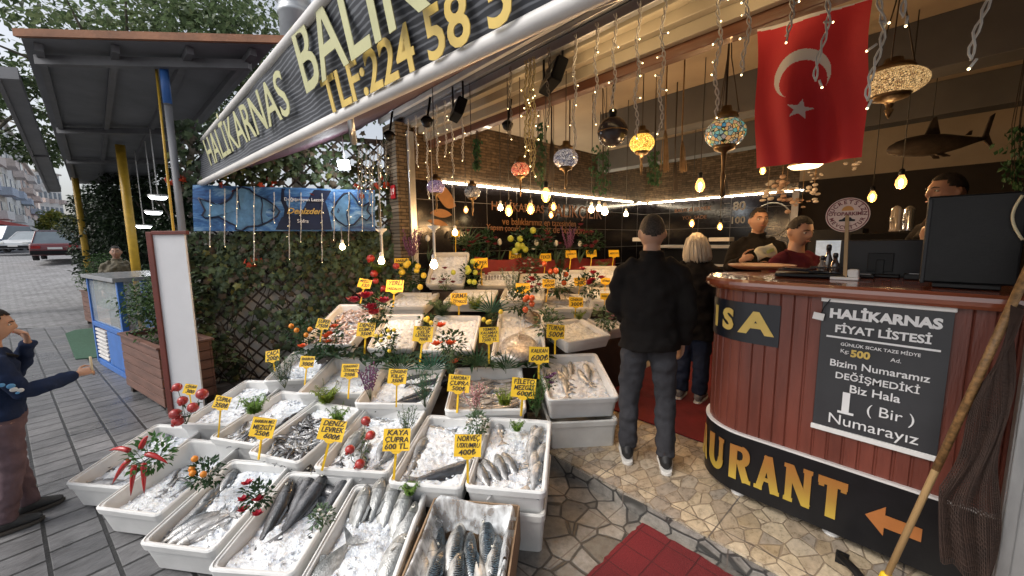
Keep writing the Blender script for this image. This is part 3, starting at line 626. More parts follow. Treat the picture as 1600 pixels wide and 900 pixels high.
# blue glass cabinet
L, D, H = 1.5, .62, 1.28; cf = frame(-sdir, sin_, atz(203, 597, -.1)+sdir*L)
cb = thing('glass_cabinet', 'blue cabinet with glass upper panes and white louvres on the pavement', 'cabinet', mat=cf)
def cpart(name, boxes, m, bev=.004, par=None):
    g = G()
    for c, d in boxes: g.box(c, d)
    return part(name, g, m, par or cb, bev, True)
cpart('top_slab', [((L/2, D/2, H), (L+.08, D+.08, .05))], M('cabinet_top', (.22, .23, .24), .25, .2, 3, .02))
[cpart('corner_post', [((x, y, H/2), (.06, .06, H-.05))], blue_paint) for x in (.03, L-.03) for y in (.03, D-.03)]
[cpart('rail', [q_], blue_paint) for q_ in [((L/2, .03, .6), (L-.13, .06, .06)), ((L/2, D-.03, .6), (L-.13, .06, .06)), ((L-.03, D/2, .6), (.05, D-.13, .05)), ((L/2, .03, .04), (L-.13, .05, .08))]]
[cpart('lower_panel', [q_], blue_paint) for q_ in [((L*.68, .03, .32), (L*.5, .03, .46)), ((L/2, D-.05, .32), (L-.13, .02, .46)), ((L-.03, D/2, .32), (.03, D-.13, .46))]]
cpart('louvres', [((L*.23, .02, .13+k*.055), (L*.34, .03, .03)) for k in range(8)], white_bar)
glass = M('window_glass', (.75, .82, .82), .03, 0, 5, 0, alpha=.22); glass.node_tree.nodes['Principled BSDF'].inputs['Specular IOR Level'].default_value = .9
[cpart('glass_pane', [q_], glass, 0) for q_ in [((L/2, .02, .93), (L-.14, .008, .58)), ((.02, D/2, .93), (.008, D-.14, .58)), ((L-.02, D/2, .93), (.008, D-.14, .58))]]
# white board with a red brown frame
wb = thing('framed_board', 'blank white board in a red brown frame leaning beside the planter', 'board', (-5.0, 0, -.1))
bo = V((-4.98, -.07, -.1)); bxd = V((.62, .78, 0)).normalized(); bf = frame(bxd, (0, 0, 1), bo)
g = G(bf); g.box((.17, .91, 0), (.30, 1.78, .02)); part('panel', g, M('board_white', (.66, .66, .68), .4, .06, 2, .03), wb)
g = G(bf); g.box((.015, .91, .006), (.05, 1.82, .04)); g.box((.195, 1.81, .006), (.31, .035, .04)); part('frame', g, M('board_frame', (.13, .028, .02), .5, .25, 5, .15), wb, .004)
# green mat
g = G(); g.prism([(p.x, p.y) for p in (atz(102, 522, -.1), atz(118, 516, -.1), atz(146, 513, -.1), atz(163, 553, -.1), atz(150, 559, -.1), atz(118, 562, -.1))], -.1, -.088); solo('artificial_turf_mat', g, M('turf', (.032, .085, .052), .9, .35, 30, .8, 120), 'small green turf mat on the grey pavement by the blue cabinet', 'mat')
# flue pipe above the awning
fpb = atd(462, 30, 5.2); fl_ = thing('flue_pipe', 'thick ribbed grey metal flue pipe rising behind the awning', 'pipe', (fpb.x, fpb.y, 3.3)); g = G()
g.lathe([(.2, 3.4), (.2, 4.6), (.215, 4.61), (.215, 4.66), (.2, 4.67), (.2, 4.75), (.215, 4.76), (.215, 4.8), (.2, 4.81), (.2, 7)], (fpb.x, fpb.y, 0), 20); part('pipe', g, M('flue_metal', (.42, .44, .46), .4, .1, 4, .05, metal=.5), fl_)
# ---------------------------------------------------------------- trees
td_, tm_, tl_ = leaf_mat('plane_dark', (.07, .105, .05), tr=.45), leaf_mat('plane_mid', (.12, .17, .08), tr=.45), leaf_mat('plane_light', (.17, .215, .105), tr=.45); bark = M('bark', (.16, .14, .11), .9, .4, 4, .6, 20, stretch=(2, 2, .5))
def tree(px, dep, ht, crown, lab, n, L, seed, zg=-.1, mats=None, name='plane_tree'):
    rr = random.Random(seed); p = atd(px, 384, dep); p.z = zg; t = thing(name, lab, 'tree', p); g = G(); lf = G(); c = p+V((0, 0, ht))
    r0 = .028*ht; g.tube([p, p+V((.1, .05, ht*.35)), p+V((.0, .1, ht*.75)), c+V((0, 0, crown[2]*.4))], [r0*1.3, r0, r0*.7, r0*.2], 9)
    for k in range(12):
        a = 2*PI*k/12+rr.uniform(-.3, .3); b = p+V((0, 0, ht*rr.uniform(.45, .85))); e_ = c+V((cos(a)*crown[0]*.75, sin(a)*crown[1]*.75, rr.uniform(-.6, .5)*crown[2]))
        g.tube([b, b.lerp(e_, .5)+V((0, 0, .3)), e_], [r0*.45, r0*.28, r0*.08], 6)
    part('trunk', g, bark, t)
    for k in range(42):
        while True:
            q = V((rr.uniform(-1, 1), rr.uniform(-1, 1), rr.uniform(-1, 1)))
            if .35 < q.length < 1: break
        cc = c+V((q.x*crown[0], q.y*crown[1], q.z*crown[2])); s = rr.uniform(.16, .3)*max(crown)
        spread_leaves(lf, cc, (s, s, s*.6), int(n*.68), L, rr, rr.choice(((0, 1), (1, 2), (1, 1), (0, 1, 2))), lobes=False)
    part('crown', lf, mats or [td_, tm_, tl_], t); return t
tree(230, 13, 7.2, (5.0, 4.5, 2.6), 'broad leafy street tree rising above the orange edged shelter roof', 330, .2, 5)
tree(-60, 9.5, 5.2, (2.0, 2.2, 2.0), 'leafy street tree at the left edge beside the folded awning', 260, .16, 6)
tree(470, 15, 8.6, (4.4, 4.4, 2.6), 'tall leafy tree behind the grey flue pipe', 300, .2, 8)
tree(95, 62, 3.5, (3, 3, 2.4), 'small yellow green tree far down the street', 60, .6, 9, 1.2, [leaf_mat('far_yellow', (.30, .28, .05)), leaf_mat('far_green', (.16, .2, .05)), leaf_mat('far_lime', (.36, .34, .08))], 'small_tree')
# ---------------------------------------------------------------- far apartment blocks
win_m = M('far_window', (.22, .26, .31), .15, .3, 3, 0)
def block(p0, p1, dep, top, wall, lab, floors, cols, shopc):
    a = atd(p0[0], 384, p0[1]); b = atd(p1[0], 384, p1[1]); a.z = b.z = .8
    d = (b-a); W_ = d.length; d.normalize(); n = V((d.y, -d.x, 0)); n = n if n.dot(EYE-a) > 0 else -n
    fr = frame(d, (0, 0, 1), a); s = 1 if fr.col[2].to_3d().dot(n) > 0 else -1; H_ = top
    t = thing('apartment_block', lab, 'building', mat=fr); g = G(); g.box((W_/2, H_/2, -s*4), (W_, H_, 8)); part('wall', g, wall, t, 0, True)
    g = G(); g.box((W_/2, H_+.15, -s*3.9), (W_+.5, .35, 8.6)); part('roof', g, M('far_roof', (.55, .50, .46), .8), t, 0, True)
    fh_ = (H_-3.6)/floors; cw = W_/cols
    for k in range(floors):
        for c_ in range(cols):
            x, y = cw*(c_+.5), 3.6+fh_*(k+.5)
            g = G(); g.box((x, y, s*.02), (cw*.5, fh_*.55, .12)); w = part('window', g, win_m, t, 0, True)
            if (c_+k) % 2 == 0:
                g = G(); g.box((x, y-fh_*.32, s*.55), (cw*.8, .9, 1.0)); part('balcony', g, M('balcony_'+['white', 'blue', 'rose'][(c_*3+k) % 3], [(.8, .8, .8), (.48, .56, .70), (.74, .64, .60)][(c_*3+k) % 3], .7), t, 0, True)
    g = G(); g.box((W_/2, 1.5, s*.03), (W_*.9, 2.6, .1)); part('shop_front', g, win_m, t, 0, True)
    g = G(); g.box((W_/2, 3.1, s*.7), (W_*.95, .35, 1.4)); part('shop_awning', g, shopc, t, 0, True)
rose = M('wall_rose', (.76, .62, .56), .85, .1, 1, 0); palew = M('wall_pale', (.82, .82, .81), .85, .1, 1, 0); cream = M('wall_cream', (.78, .72, .64), .85, .1, 1, 0); redaw = M('far_awning_red', (.45, .05, .04), .7); whaw = M('far_awning_white', (.7, .7, .7), .7)
block((-45, 34), (22, 46), 40, 15, cream, 'cream and rose apartment block at the far left edge of the street', 4, 4, redaw)
block((23, 47), (48, 62), 50, 17, palew, 'pale apartment block with blue balconies beside the cream block', 4, 4, whaw)
block((49, 63), (70, 84), 60, 15, rose, 'rose coloured apartment block half way down the street', 4, 4, redaw)
block((72, 86), (108, 92), 80, 17, palew, 'white apartment block closing the far end of the street', 4, 5, whaw)
# ---------------------------------------------------------------- cars
tyre = M('tyre', (.02, .02, .02), .8); cargl = M('car_glass', (.16, .20, .23), .06, .1, 3, 0); chrome = M('chrome', (.6, .6, .6), .2, .05, 5, 0, metal=.9); tail = M('tail_lamp', (.35, .01, .01), .25); headl = M('head_lamp', (.75, .75, .72), .15)
def car(px, dep, py, head, col, lab, W_=1.72, L=4.2, H_=1.42, name='parked_car', boxy=False):
    p = atd(px, py, dep); mw = Matrix.Translation(p) @ Matrix.Rotation(head, 4, 'Z'); t = thing(name, lab, 'car', mat=mw); paint = M('paint_'+name+lab[:8].replace(' ', '_'), col, .25, .05, 3, 0, coat=.7)
    side = [(-L/2, .32), (-L/2-.02, .62), (-L/2+.1, .86), (-L*.20, .9), (-L*.02 if not boxy else -L*.3, .92), (L*.3, .9), (L/2-.04, .72), (L/2, .4), (L/2-.1, .25), (-L/2+.15, .25)]
    q = Matrix(((0, 0, 1, 0), (1, 0, 0, 0), (0, 1, 0, 0), (0, 0, 0, 1))); g = G(); g.prism(side, -W_/2, W_/2, q); part('body', g, paint, t, .06, True)
    cab = [(-L*.44 if boxy else -L*.36, .88), (-L*.38 if boxy else -L*.25, H_), (L*.05, H_), (L*.24, .88)]
    g = G(); vs = [(-1, z, i) for i, z in enumerate(cab)]
    pts = [(sx*W_/2*(.96 if z < 1 else .78), y, z) for sx in (-1, 1) for y, z in cab]; g.add(pts, [(0, 1, 2, 3), (7, 6, 5, 4), (0, 4, 5, 1), (1, 5, 6, 2), (2, 6, 7, 3)]); part('windows', g, cargl, t, .02, True)
    g = G(); g.box((0, (cab[1][0]+cab[2][0])/2, H_+.01), (W_*.78, cab[2][0]-cab[1][0], .05)); [g.bar((sx*W_*.47, cab[i][0], cab[i][1]), (sx*W_*.39, cab[j][0], cab[j][1]), .05, .05) for sx in (-1, 1) for i, j in ((0, 1), (3, 2))]; part('roof', g, paint, t, .02, True)
    for sx in (-1, 1):
        for y in (-L*.31, L*.31):
            g = G(); ax = Matrix.Rotation(PI/2, 3, 'Y'); g.lathe([(.0, -.1), (.31, -.1), (.31, .1), (0, .1)], (sx*(W_/2-.1), y, .31), 18, ax=ax); wh = part('wheel', g, tyre, t, 0, True); g = G(); g.lathe([(0, -.115), (.19, -.115), (.19, .115), (0, .115)], (sx*(W_/2-.1), y, .31), 14, ax=ax); part('rim', g, chrome, wh, 0, True)
        g = G(); g.box((sx*W_*.37, -L/2-.005, .68), (.32, .06, .14)); part('tail_light', g, tail, t, 0, True); g = G(); g.box((sx*W_*.37, L/2-.03, .64), (.34, .08, .14)); part('headlight', g, headl, t, 0, True)
    g = G(); g.box((0, -L/2-.02, .4), (W_*.98, .1, .2)); g.box((0, L/2, .38), (W_*.98, .1, .2)); part('bumper', g, black_plastic, t, .02, True); g = G(); g.box((0, -L/2-.04, .62), (.5, .02, .11)); g.box((0, L/2+.05, .45), (.5, .02, .11)); part('number_plate', g, white_plastic, t, 0, True)
hd_ = math.atan2(-SD.x, SD.y)
car(97, 21.5, 405, hd_-.15, (.14, .02, .025), 'dark red saloon car parked at the kerb seen from behind', H_=1.5)
car(86, 34, 392, hd_-.1, (.03, .03, .035), 'dark car partly hidden ahead of the red car', H_=1.75, boxy=True)
car(54, 30, 393, hd_+PI-.5, (.62, .64, .66), 'white car turned towards the camera in the far street', H_=1.5)
car(27, 38, 391, hd_+PI-.4, (.60, .60, .60), 'small pale car between the white car and the blue grey van', H_=1.5)
car(3, 30, 392, hd_+PI-.6, (.25, .30, .38), 'blue grey van cut off by the left edge', W_=1.8, L=4.5, H_=1.9, name='parked_van', boxy=True)
# ================================================================ the fish display
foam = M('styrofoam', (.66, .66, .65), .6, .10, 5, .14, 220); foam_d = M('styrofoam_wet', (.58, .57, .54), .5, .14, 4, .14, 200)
ice_m, ti, bi = nodes('crushed_ice'); vo = N(ti, 'ShaderNodeTexVoronoi', Scale=95.0); nzi = N(ti, 'ShaderNodeTexNoise', Scale=22.0, Detail=8.0, Roughness=.75)
for n_ in (vo, nzi): ti.links.new(coords(ti), n_.inputs['Vector'])
ti.links.new(ramp(ti, nzi.outputs[0], [(.36, (.50, .54, .60)), (.55, (.80, .83, .86))]), bi.inputs['Base Color'])
mh = N(ti, 'ShaderNodeMath', operation='ADD'); ti.links.new(vo.outputs['Distance'], mh.inputs[0]); ti.links.new(nzi.outputs[0], mh.inputs[1]); bump(ti, bi, mh.outputs[0], .45, .008)
bi.inputs['Roughness'].default_value = .32; bi.inputs['Subsurface Weight'].default_value = .25; bi.inputs['Subsurface Radius'].default_value = (.01, .012, .015); MATS['crushed_ice'] = ice_m
def fish_mat(name, back, belly, stripes=None, rough=.25, sp=0):
    m, t, b = nodes(name); tc = t.nodes.new('ShaderNodeTexCoord'); s_ = t.nodes.new('ShaderNodeSeparateXYZ'); t.links.new(tc.outputs['Object'], s_.inputs[0])
    nz = N(t, 'ShaderNodeTexNoise', Scale=4.0, Detail=4.0); t.links.new(coords(t, (9, 9, 9)), nz.inputs['Vector'])
    ad = N(t, 'ShaderNodeMath', operation='MULTIPLY_ADD'); t.links.new(nz.outputs[0], ad.inputs[0]); ad.inputs[1].default_value = .03; t.links.new(s_.outputs['Z'], ad.inputs[2])
    mr = N(t, 'ShaderNodeMapRange'); t.links.new(ad.outputs[0], mr.inputs[0]); mr.inputs[1].default_value = -.02; mr.inputs[2].default_value = .05
    c = ramp(t, mr.outputs[0], [(.25, belly), (.55, tuple((x+y)/2 for x, y in zip(back, belly))), (.72, back)])
    if stripes:
        wv = N(t, 'ShaderNodeTexWave', bands_direction='Y', Scale=38.0, Distortion=6.0, Detail=2.0); wv.inputs['Detail Scale'].default_value = 1.6; t.links.new(coords(t, (1, 1.0, 1)), wv.inputs['Vector'])
        k = N(t, 'ShaderNodeMath', operation='MULTIPLY'); t.links.new(ramp(t, wv.outputs[0], [(.4, (0, 0, 0)), (.6, (1, 1, 1))]), k.inputs[0]); t.links.new(ramp(t, mr.outputs[0], [(.42, (0, 0, 0)), (.58, (1, 1, 1))]), k.inputs[1])
        c = mix(t, k.outputs[0], c, stripes)
    gs = t.nodes.new('ShaderNodeSeparateXYZ'); t.links.new(tc.outputs['Generated'], gs.inputs[0])
    nn = N(t, 'ShaderNodeMath', operation='MULTIPLY_ADD'); t.links.new(nz.outputs[0], nn.inputs[0]); nn.inputs[1].default_value = .06; t.links.new(gs.outputs['Y'], nn.inputs[2])
    c = mix(t, 1, c, ramp(t, nn.outputs[0], [(.0, (.7,)*3), (.12, (1,)*3), (.775, (1,)*3), (.785, (.35,)*3), (.80, (.9, .88, .84)), (1, (.7, .68, .66))]), 'MULTIPLY')
    n2 = N(t, 'ShaderNodeTexNoise', Scale=55.0, Detail=5.0); t.links.new(coords(t, (1, .5, 1)), n2.inputs['Vector']); c = mix(t, 1, c, ramp(t, n2.outputs[0], [(.35, (.62,)*3), (.65, (1.15,)*3)]), 'MULTIPLY')
    t.links.new(c, b.inputs['Base Color']); b.inputs['Roughness'].default_value = rough; b.inputs['Metallic'].default_value = .3; b.inputs['Coat Weight'].default_value = .5; b.inputs['Coat Roughness'].default_value = .12
    vs = N(t, 'ShaderNodeTexVoronoi', Scale=140.0); t.links.new(coords(t), vs.inputs['Vector']); bump(t, b, vs.outputs['Distance'], .35, .004)
    MATS[name] = m; return m
fm_mack = fish_mat('mackerel_skin', (.075, .115, .145), (.66, .65, .62), (.007, .011, .018)); fm_dark = fish_mat('dark_fish_skin', (.045, .05, .058), (.22, .22, .23)); fm_silver = fish_mat('silver_fish_skin', (.17, .19, .21), (.58, .58, .58))
fm_bream = fish_mat('bream_skin', (.20, .21, .21), (.55, .55, .53)); fm_pink = fish_mat('pink_fish_skin', (.50, .34, .30), (.62, .52, .48)); fm_fillet = fish_mat('fillet_flesh', (.50, .44, .38), (.62, .57, .52)); fm_brown = fish_mat('brown_fish_skin', (.14, .09, .06), (.36, .30, .25)); fm_belly = fish_mat('pale_belly_skin', (.50, .46, .42), (.66, .62, .58))
eye_w = M('fish_eye', (.6, .58, .5), .1, .05, 5, 0, coat=1); eye_b = M('pupil', (.006, .006, .006), .05, 0, 5, 0, coat=1)
def fish_geo(L, h, w, bend=0, nseg=11, n=10):
    "body along +y (head at +y), back towards +z"
    g = G(); prof = [(0, .10), (.05, .22), (.15, .42), (.3, .75), (.45, .95), (.58, 1), (.7, .96), (.8, .86), (.88, .68), (.95, .42), (1, .1)]
    P = []; Rd = []
    for t, k in prof: P.append(V((bend*sin(PI*t), -L/2+L*.86*t+L*.14, 0))); Rd.append((w/2*(k if t > .2 else k*.55), h/2*k))
    g.tube(P, Rd, n, ref=(1, 0, 0)); b0 = G(); y0 = -L/2+L*.15
    th = .0025
    def fin(pts, x=0):
        b0.add([(x-th, a, c) for a, c in pts]+[(x+th, a, c) for a, c in pts], [tuple(range(len(pts)))[::-1], tuple(range(len(pts), 2*len(pts)))]+[(i, (i+1) % len(pts), len(pts)+(i+1) % len(pts), len(pts)+i) for i in range(len(pts))])
    fin([(y0+.02*L, 0), (y0-.02*L, h*.12), (-L/2-.01*L, h*.62), (-L/2+.03*L, h*.1), (-L/2+.045*L, 0), (-L/2+.03*L, -h*.1), (-L/2-.01*L, -h*.62), (y0-.02*L, -h*.12)])
    d = G(); b1, b0 = b0, d
    fin([(-.12*L, h*.38), (-.08*L, h*.56), (.08*L, h*.66), (.16*L, h*.45)], bend*.9); fin([(-.16*L, -h*.36), (-.15*L, -h*.55), (-.06*L, -h*.45)], bend*.9)
    for s in (-1, 1): d.add([(s*w*.46, .26*L, -.02*h), (s*w*.62, .13*L, -.14*h), (s*w*.50, .17*L, -.22*h)], [(0, 1, 2)])
    return g, b1, d
protos = {}
def fish_proto(key, L, h, w, mat, bend=0, detail=True):
    L, h, w, bend = L*1.15, h*1.15, w*1.15, bend*1.15
    g, tl, fn = fish_geo(L, h, w, bend, n=12 if detail else 8)
    if not detail:
        o = len(g.v); g.v += tl.v; g.f += [[i+o for i in f] for f in tl.f]; g.k += tl.k; g.sm += tl.sm
    me = g.mesh('fish', mat); kids = []
    if detail:
        kids = [('tail_fin', tl.mesh('tail_fin', mat)), ('fins', fn.mesh('fins', mat))]
        for s in (-1, 1):
            e = G(); e.ball((s*w*.34, .385*L, h*.09), (w*.09, h*.085, h*.085), 10, 6); pe = G(); pe.ball((s*w*.40, .387*L, h*.09), (w*.05, h*.05, h*.05), 8, 5); kids.append(('eye', e.mesh('eye', eye_w), pe.mesh('pupil', eye_b)))
    protos[key] = (me, kids, h, w)
fish_proto('mack', .40, .085, .066, fm_mack, .014); fish_proto('mack2', .37, .08, .062, fm_mack, -.018); fish_proto('bream', .30, .11, .05, fm_bream); fish_proto('bass', .40, .085, .06, fm_dark, .02)
fish_proto('silver', .24, .055, .035, fm_silver, .012); fish_proto('silver2', .25, .06, .035, fm_silver, -.01); fish_proto('anch', .135, .026, .016, fm_silver, .012, False); fish_proto('anch2', .125, .024, .016, fm_dark, -.01, False)
fish_proto('pink', .17, .042, .03, fm_pink, .018, False); fish_proto('fillet', .30, .04, .032, fm_fillet, .03, False); fish_proto('dark', .26, .07, .05, fm_dark, .02); fish_proto('monk', .62, .13, .30, fm_belly, 0); fish_proto('brown', .28, .16, .05, fm_brown); fish_proto('eel', .34, .07, .08, fm_dark, .03)
ALLF = []
def put_fish(key, mw, label, group, cat='fish'):
    me, kids, h, w = protos[key]; o = bpy.data.objects.new('fish', me); C.objects.link(o); o.matrix_world = mw; FRAME[o.name] = mw; tag(o, label, cat, group)
    for kd in kids:
        c = bpy.data.objects.new(kd[0], kd[1]); C.objects.link(c); c.parent = o
        if len(kd) > 2: q = bpy.data.objects.new('pupil', kd[2]); C.objects.link(q); q.parent = c
    ALLF.append(o); return o
# ---- boxes
def ring(a, b, r, z, n=4):
    out = []
    for cx, cy, a0_ in ((a-r, b-r, 0), (-a+r, b-r, PI/2), (-a+r, -b+r, PI), (a-r, -b+r, 3*PI/2)):
        for i in range(n+1): t = a0_+PI/2*i/n; out.append(V((cx+r*cos(t), cy+r*sin(t), z)))
    return out
def box_geo(w, l, h, wall=.024, deep=None, wob=0, seed=0):
    g = G(); a, b = w/2, l/2; d = deep or h-.03; q = random.Random(seed)
    rs = [ring(a*.90, b*.93, .025, -h), ring(a*.955, b*.965, .03, -.05), ring(a*.96, b*.97, .03, -.047), ring(a-.002, b-.002, .035, -.044), ring(a, b, .035, -.008), ring(a-.006, b-.006, .032, 0), ring(a-wall*.5, b-wall*.5, .03, .001), ring(a-wall*.55, b-wall*.55, .03, -.006), ring(a-wall, b-wall, .028, -.008), ring(a-wall-.004, b-wall-.004, .026, -.014), ring(a*.90-wall, b*.93-wall, .02, -d)]
    if wob:
        for r_ in rs:
            for p in r_: p.z += wob*q.gauss(0, 1)*.3
    n = len(rs[0]); vs = [p for r_ in rs for p in r_]
    fs = [(i*n+j, i*n+(j+1) % n, (i+1)*n+(j+1) % n, (i+1)*n+j) for i in range(len(rs)-1) for j in range(n)] + [tuple(range(n))[::-1], tuple((len(rs)-1)*n+j for j in range(n))]
    g.add(vs, fs, False); return g
BOX = {}
def fish_box(key, quad, zf, zb, label, fill, h=.2, w=None, l=None, ice=.055, mat=None, cat='fish box', name='fish_box', shape=None, yaw=0, dz=0, back=False, mid=False):
    fl_, fr_, br_, bl_ = quad; p = [atz(*fl_, zf), atz(*fr_, zf), atz(*br_, zb), atz(*bl_, zb)]
    ww = w or min(.46, max(.32, ((p[0]-p[1]).length+(p[2]-p[3]).length)/2)); ll = l or min(.66, max(.46, ((p[0]-p[3]).length+(p[1]-p[2]).length)/2))
    pf, pb = (p[0]+p[1])/2, (p[2]+p[3])/2; y = (pb-pf); y = V((y.x, y.y, 0)).normalized()
    if yaw: y = Matrix.Rotation(yaw, 3, 'Z') @ y
    y = (y*ll + V((0, 0, (zb-zf)*ll/max(.3, (pb-pf).length)))).normalized(); x = V((y.y, -y.x, 0)).normalized()
    if w or l or yaw: c = pf + y*ll/2 if not yaw else (pf+pb)/2
    else: c = (pf+pb)/2
    if back: c = pb - y*ll/2
    if mid: c = (pf+pb)/2
    mw = frame(x, y, c+V((0, 0, dz))); g = box_geo(ww, ll, h, seed=len(BOX), wob=.003)
    o = solo(name, g, mat or foam, label, cat, mat=mw, local=True, group='white foam fish boxes', bevel=0)
    BOX[key] = (mw, ww, ll, h)
    return o
def add_ice(key, level, label, f=None, rough=.014, seed=1):
    "level: depth below the rim"
    mw, w, l, h = BOX[key]; g = G(); a, b = w/2-.026, l/2-.027; nx, ny = 34, 46
    def fn(u, v):
        x, y = (2*u-1)*a, (2*v-1)*b; z = -level + (f(u, v) if f else 0) + .022*mnoise.noise(V((x*7+seed*3.1, y*7, seed))) + rough*mnoise.noise(V((x*38, y*38, seed))) + rough*.7*mnoise.noise(V((x*90, y*90, seed)))
        e = min(u, 1-u, v, 1-v); z -= .03*max(0, 1-e/.07)**2
        return V((x, y, z))
    g.grid(fn, nx, ny); q = random.Random(seed)
    for _ in range(90):
        p = fn(q.uniform(.05, .95), q.uniform(.05, .95)); s = q.uniform(.004, .012); g.box(p+V((0, 0, s*.3)), (s, s*1.3, s*.8), Matrix.Rotation(q.uniform(0, 3), 3, V((q.gauss(0, 1), q.gauss(0, 1), 1)).normalized()))
    return solo('crushed_ice', g, ice_m, label, 'ice', mat=mw, local=True, kind='stuff')
def fish_in(key, items, label, group):
    "items: (proto, u, v, heading, roll, height below rim, pitch)"
    mw, w, l, h = BOX[key]
    for k, u, v, hd, rl, z, pt in items:
        m_ = mw @ Matrix.Translation(((u-.5)*(w-.06), (v-.5)*(l-.06), -z)) @ Matrix.Rotation(hd, 4, 'Z') @ Matrix.Rotation(pt, 4, 'X') @ Matrix.Rotation(rl, 4, 'Y')
        put_fish(k, m_, label, group)
Q = random.Random(21)
A_, B_, C_, D_, E_ = {}, {}, {}, {}, {}
# front row
fish_box('A1', ((122, 742), (163, 783), (308, 672), (263, 653)), 0.1, 0.22, 'foam box at the far left end of the front row with few dark fish', 0, w=0.44, l=0.6, h=.19, mid=True)
fish_box('A2', ((163, 783), (225, 822), (368, 697), (313, 677)), 0.1, 0.22, 'front row foam box of bare ice under the red chilli bouquet', 0, w=0.45, l=0.6, h=.19, mid=True)
fish_box('A3', ((227, 840), (320, 873), (450, 728), (370, 712)), 0.1, 0.22, 'front row foam box of small whitish fish below the orange kumquat sprig', 0, w=0.435, l=0.59, h=.19, back=True)
fish_box('A4', ((333, 877), (445, 920), (547, 745), (460, 730)), 0.1, 0.22, 'front row foam box with dark fish lying at the back of its ice', 0, w=0.43, l=0.61, h=.19, back=True)
fish_box('A5', ((470, 910), (610, 915), (672, 765), (553, 750)), 0.1, 0.22, 'front row foam box of grey bream standing in the ice', 0, w=0.44, l=0.62, h=.19, back=True)
# second row
fish_box('B1', ((292, 657), (335, 678), (445, 592), (400, 590)), 0.27, 0.37, 'second row foam box of smooth ice at the left edge by the white wall', 0, w=0.43, l=0.68, h=.165, mid=True)
fish_box('B2', ((338, 678), (388, 702), (500, 622), (448, 604)), 0.27, 0.37, 'second row foam box of ice with scattered thin dark fish', 0, w=0.43, l=0.64, h=.165, mid=True)
fish_box('B3', ((390, 703), (463, 727), (560, 640), (500, 625)), 0.27, 0.37, 'second row foam box heaped with anchovies', 0, w=0.43, l=0.6, h=.165, mid=True)
fish_box('B4', ((487, 725), (605, 750), (664, 640), (578, 631)), 0.27, 0.37, 'second row foam box with the sprig of four pomegranates', 0, w=0.48, l=0.66, h=.165, mid=True)
fish_box('B5', ((612, 752), (712, 768), (760, 655), (670, 643)), 0.27, 0.37, 'second row foam box with one long grey fish on smooth ice', 0, w=0.43, l=0.66, h=.165, mid=True)
fish_box('B6', ((724, 762), (853, 768), (860, 657), (765, 650)), 0.27, 0.37, 'right end foam box of the second row with silver fish along its right wall', 0, w=0.45, l=0.65, h=.165, mid=True)
# third row
fish_box('C1', ((428, 590), (480, 603), (529, 553), (471, 538)), 0.42, 0.52, 'third row foam box at the left end with a dark fish and an orange flower', 0, w=0.48, l=0.62, h=.165, mid=True)
fish_box('C2', ((482, 605), (553, 627), (605, 562), (531, 552)), 0.42, 0.52, 'third row foam box with a bare white back half and few pale fish', 0, w=0.56, l=0.66, h=.165, mid=True)
fish_box('C3', ((557, 624), (668, 638), (693, 572), (608, 563)), 0.42, 0.52, 'third row foam box with three thick black fish', 0, w=0.57, l=0.65, h=.165, mid=True)
fish_box('C4', ((690, 640), (828, 645), (820, 572), (708, 572)), 0.42, 0.52, 'third row foam box packed with long pale fillets', 0, w=0.58, l=0.66, h=.165, mid=True)
fish_box('C5', ((862, 637), (957, 608), (911, 548), (859, 560)), 0.4, 0.56, 'tilted foam box at the right end beside the tall customer', 0, w=0.56, l=0.66, h=.19, mid=True)
# fourth row
fish_box('D1', ((470, 535), (545, 545), (590, 478), (540, 470)), 0.66, 0.93, 'long foam tray of pink shrimp at the left of the fourth row', 0, w=0.5, l=0.8, h=.12, mid=True)
fish_box('D2', ((573, 545), (645, 545), (658, 490), (603, 490)), 0.62, 0.86, 'fourth row foam box of plain ice right of the red flowers', 0, w=0.43, l=0.56, h=.12, mid=True)
fish_box('D3', ((657, 548), (742, 550), (751, 492), (681, 491)), 0.62, 0.86, 'fourth row foam box of plain ice behind the orange roses', 0, w=0.48, l=0.56, h=.12, mid=True)
fish_box('D4', ((765, 562), (853, 555), (847, 484), (782, 484)), 0.62, 0.86, 'long fourth row foam box with a broad white bellied fish', 0, w=0.47, l=0.98, h=.12, mid=True)
fish_box('D5', ((889, 537), (945, 518), (905, 497), (850, 507)), 0.68, 0.76, 'foam tray of ice at the right end of the fourth row', 0, w=0.54, l=0.5, h=.12, mid=True)
fish_box('D6', ((949, 516), (1000, 502), (960, 482), (912, 494)), 0.68, 0.76, 'foam tray half hidden behind the tall customer', 0, w=0.54, l=0.5, h=.12, mid=True)
def far_box(key, px, py, dep, w, l, az, tilt, label, h=.12):
    k_ = dep; dep = (4.25 if key[0] == 'E' else 4.8 if key == 'F1' else 5.05); w *= dep/k_; l *= 1.15; pf = atd(px, py, dep); y = V((cos(az)*cos(tilt), sin(az)*cos(tilt), sin(tilt))); x = V((sin(az), -cos(az), 0)); mw = frame(x, y, pf+y*l/2)
    g = box_geo(w, l, h, seed=len(BOX), wob=.003); solo('fish_box', g, foam_d, label, 'fish box', mat=mw, local=True, group='white foam fish boxes'); BOX[key] = (mw, w, l, h)
AZ = R_(133)
far_box('E1', 629, 478, 3.35, .40, .55, AZ, .10, 'fifth row foam box left of the tall grey green fern')
far_box('E2', 730, 471, 3.5, .46, .5, AZ, .10, 'fifth row foam box behind the yellow green fern')
far_box('E3', 815, 468, 3.6, .42, .5, AZ, .10, 'fifth row foam box behind the red and orange tomatoes')
far_box('E4', 885, 482, 3.3, .46, .55, AZ, .12, 'fifth row foam tray with a pale cloth like fish')
far_box('E5', 965, 470, 3.4, .46, .55, AZ, .12, 'fifth row foam tray behind the shoulder of the tall customer')
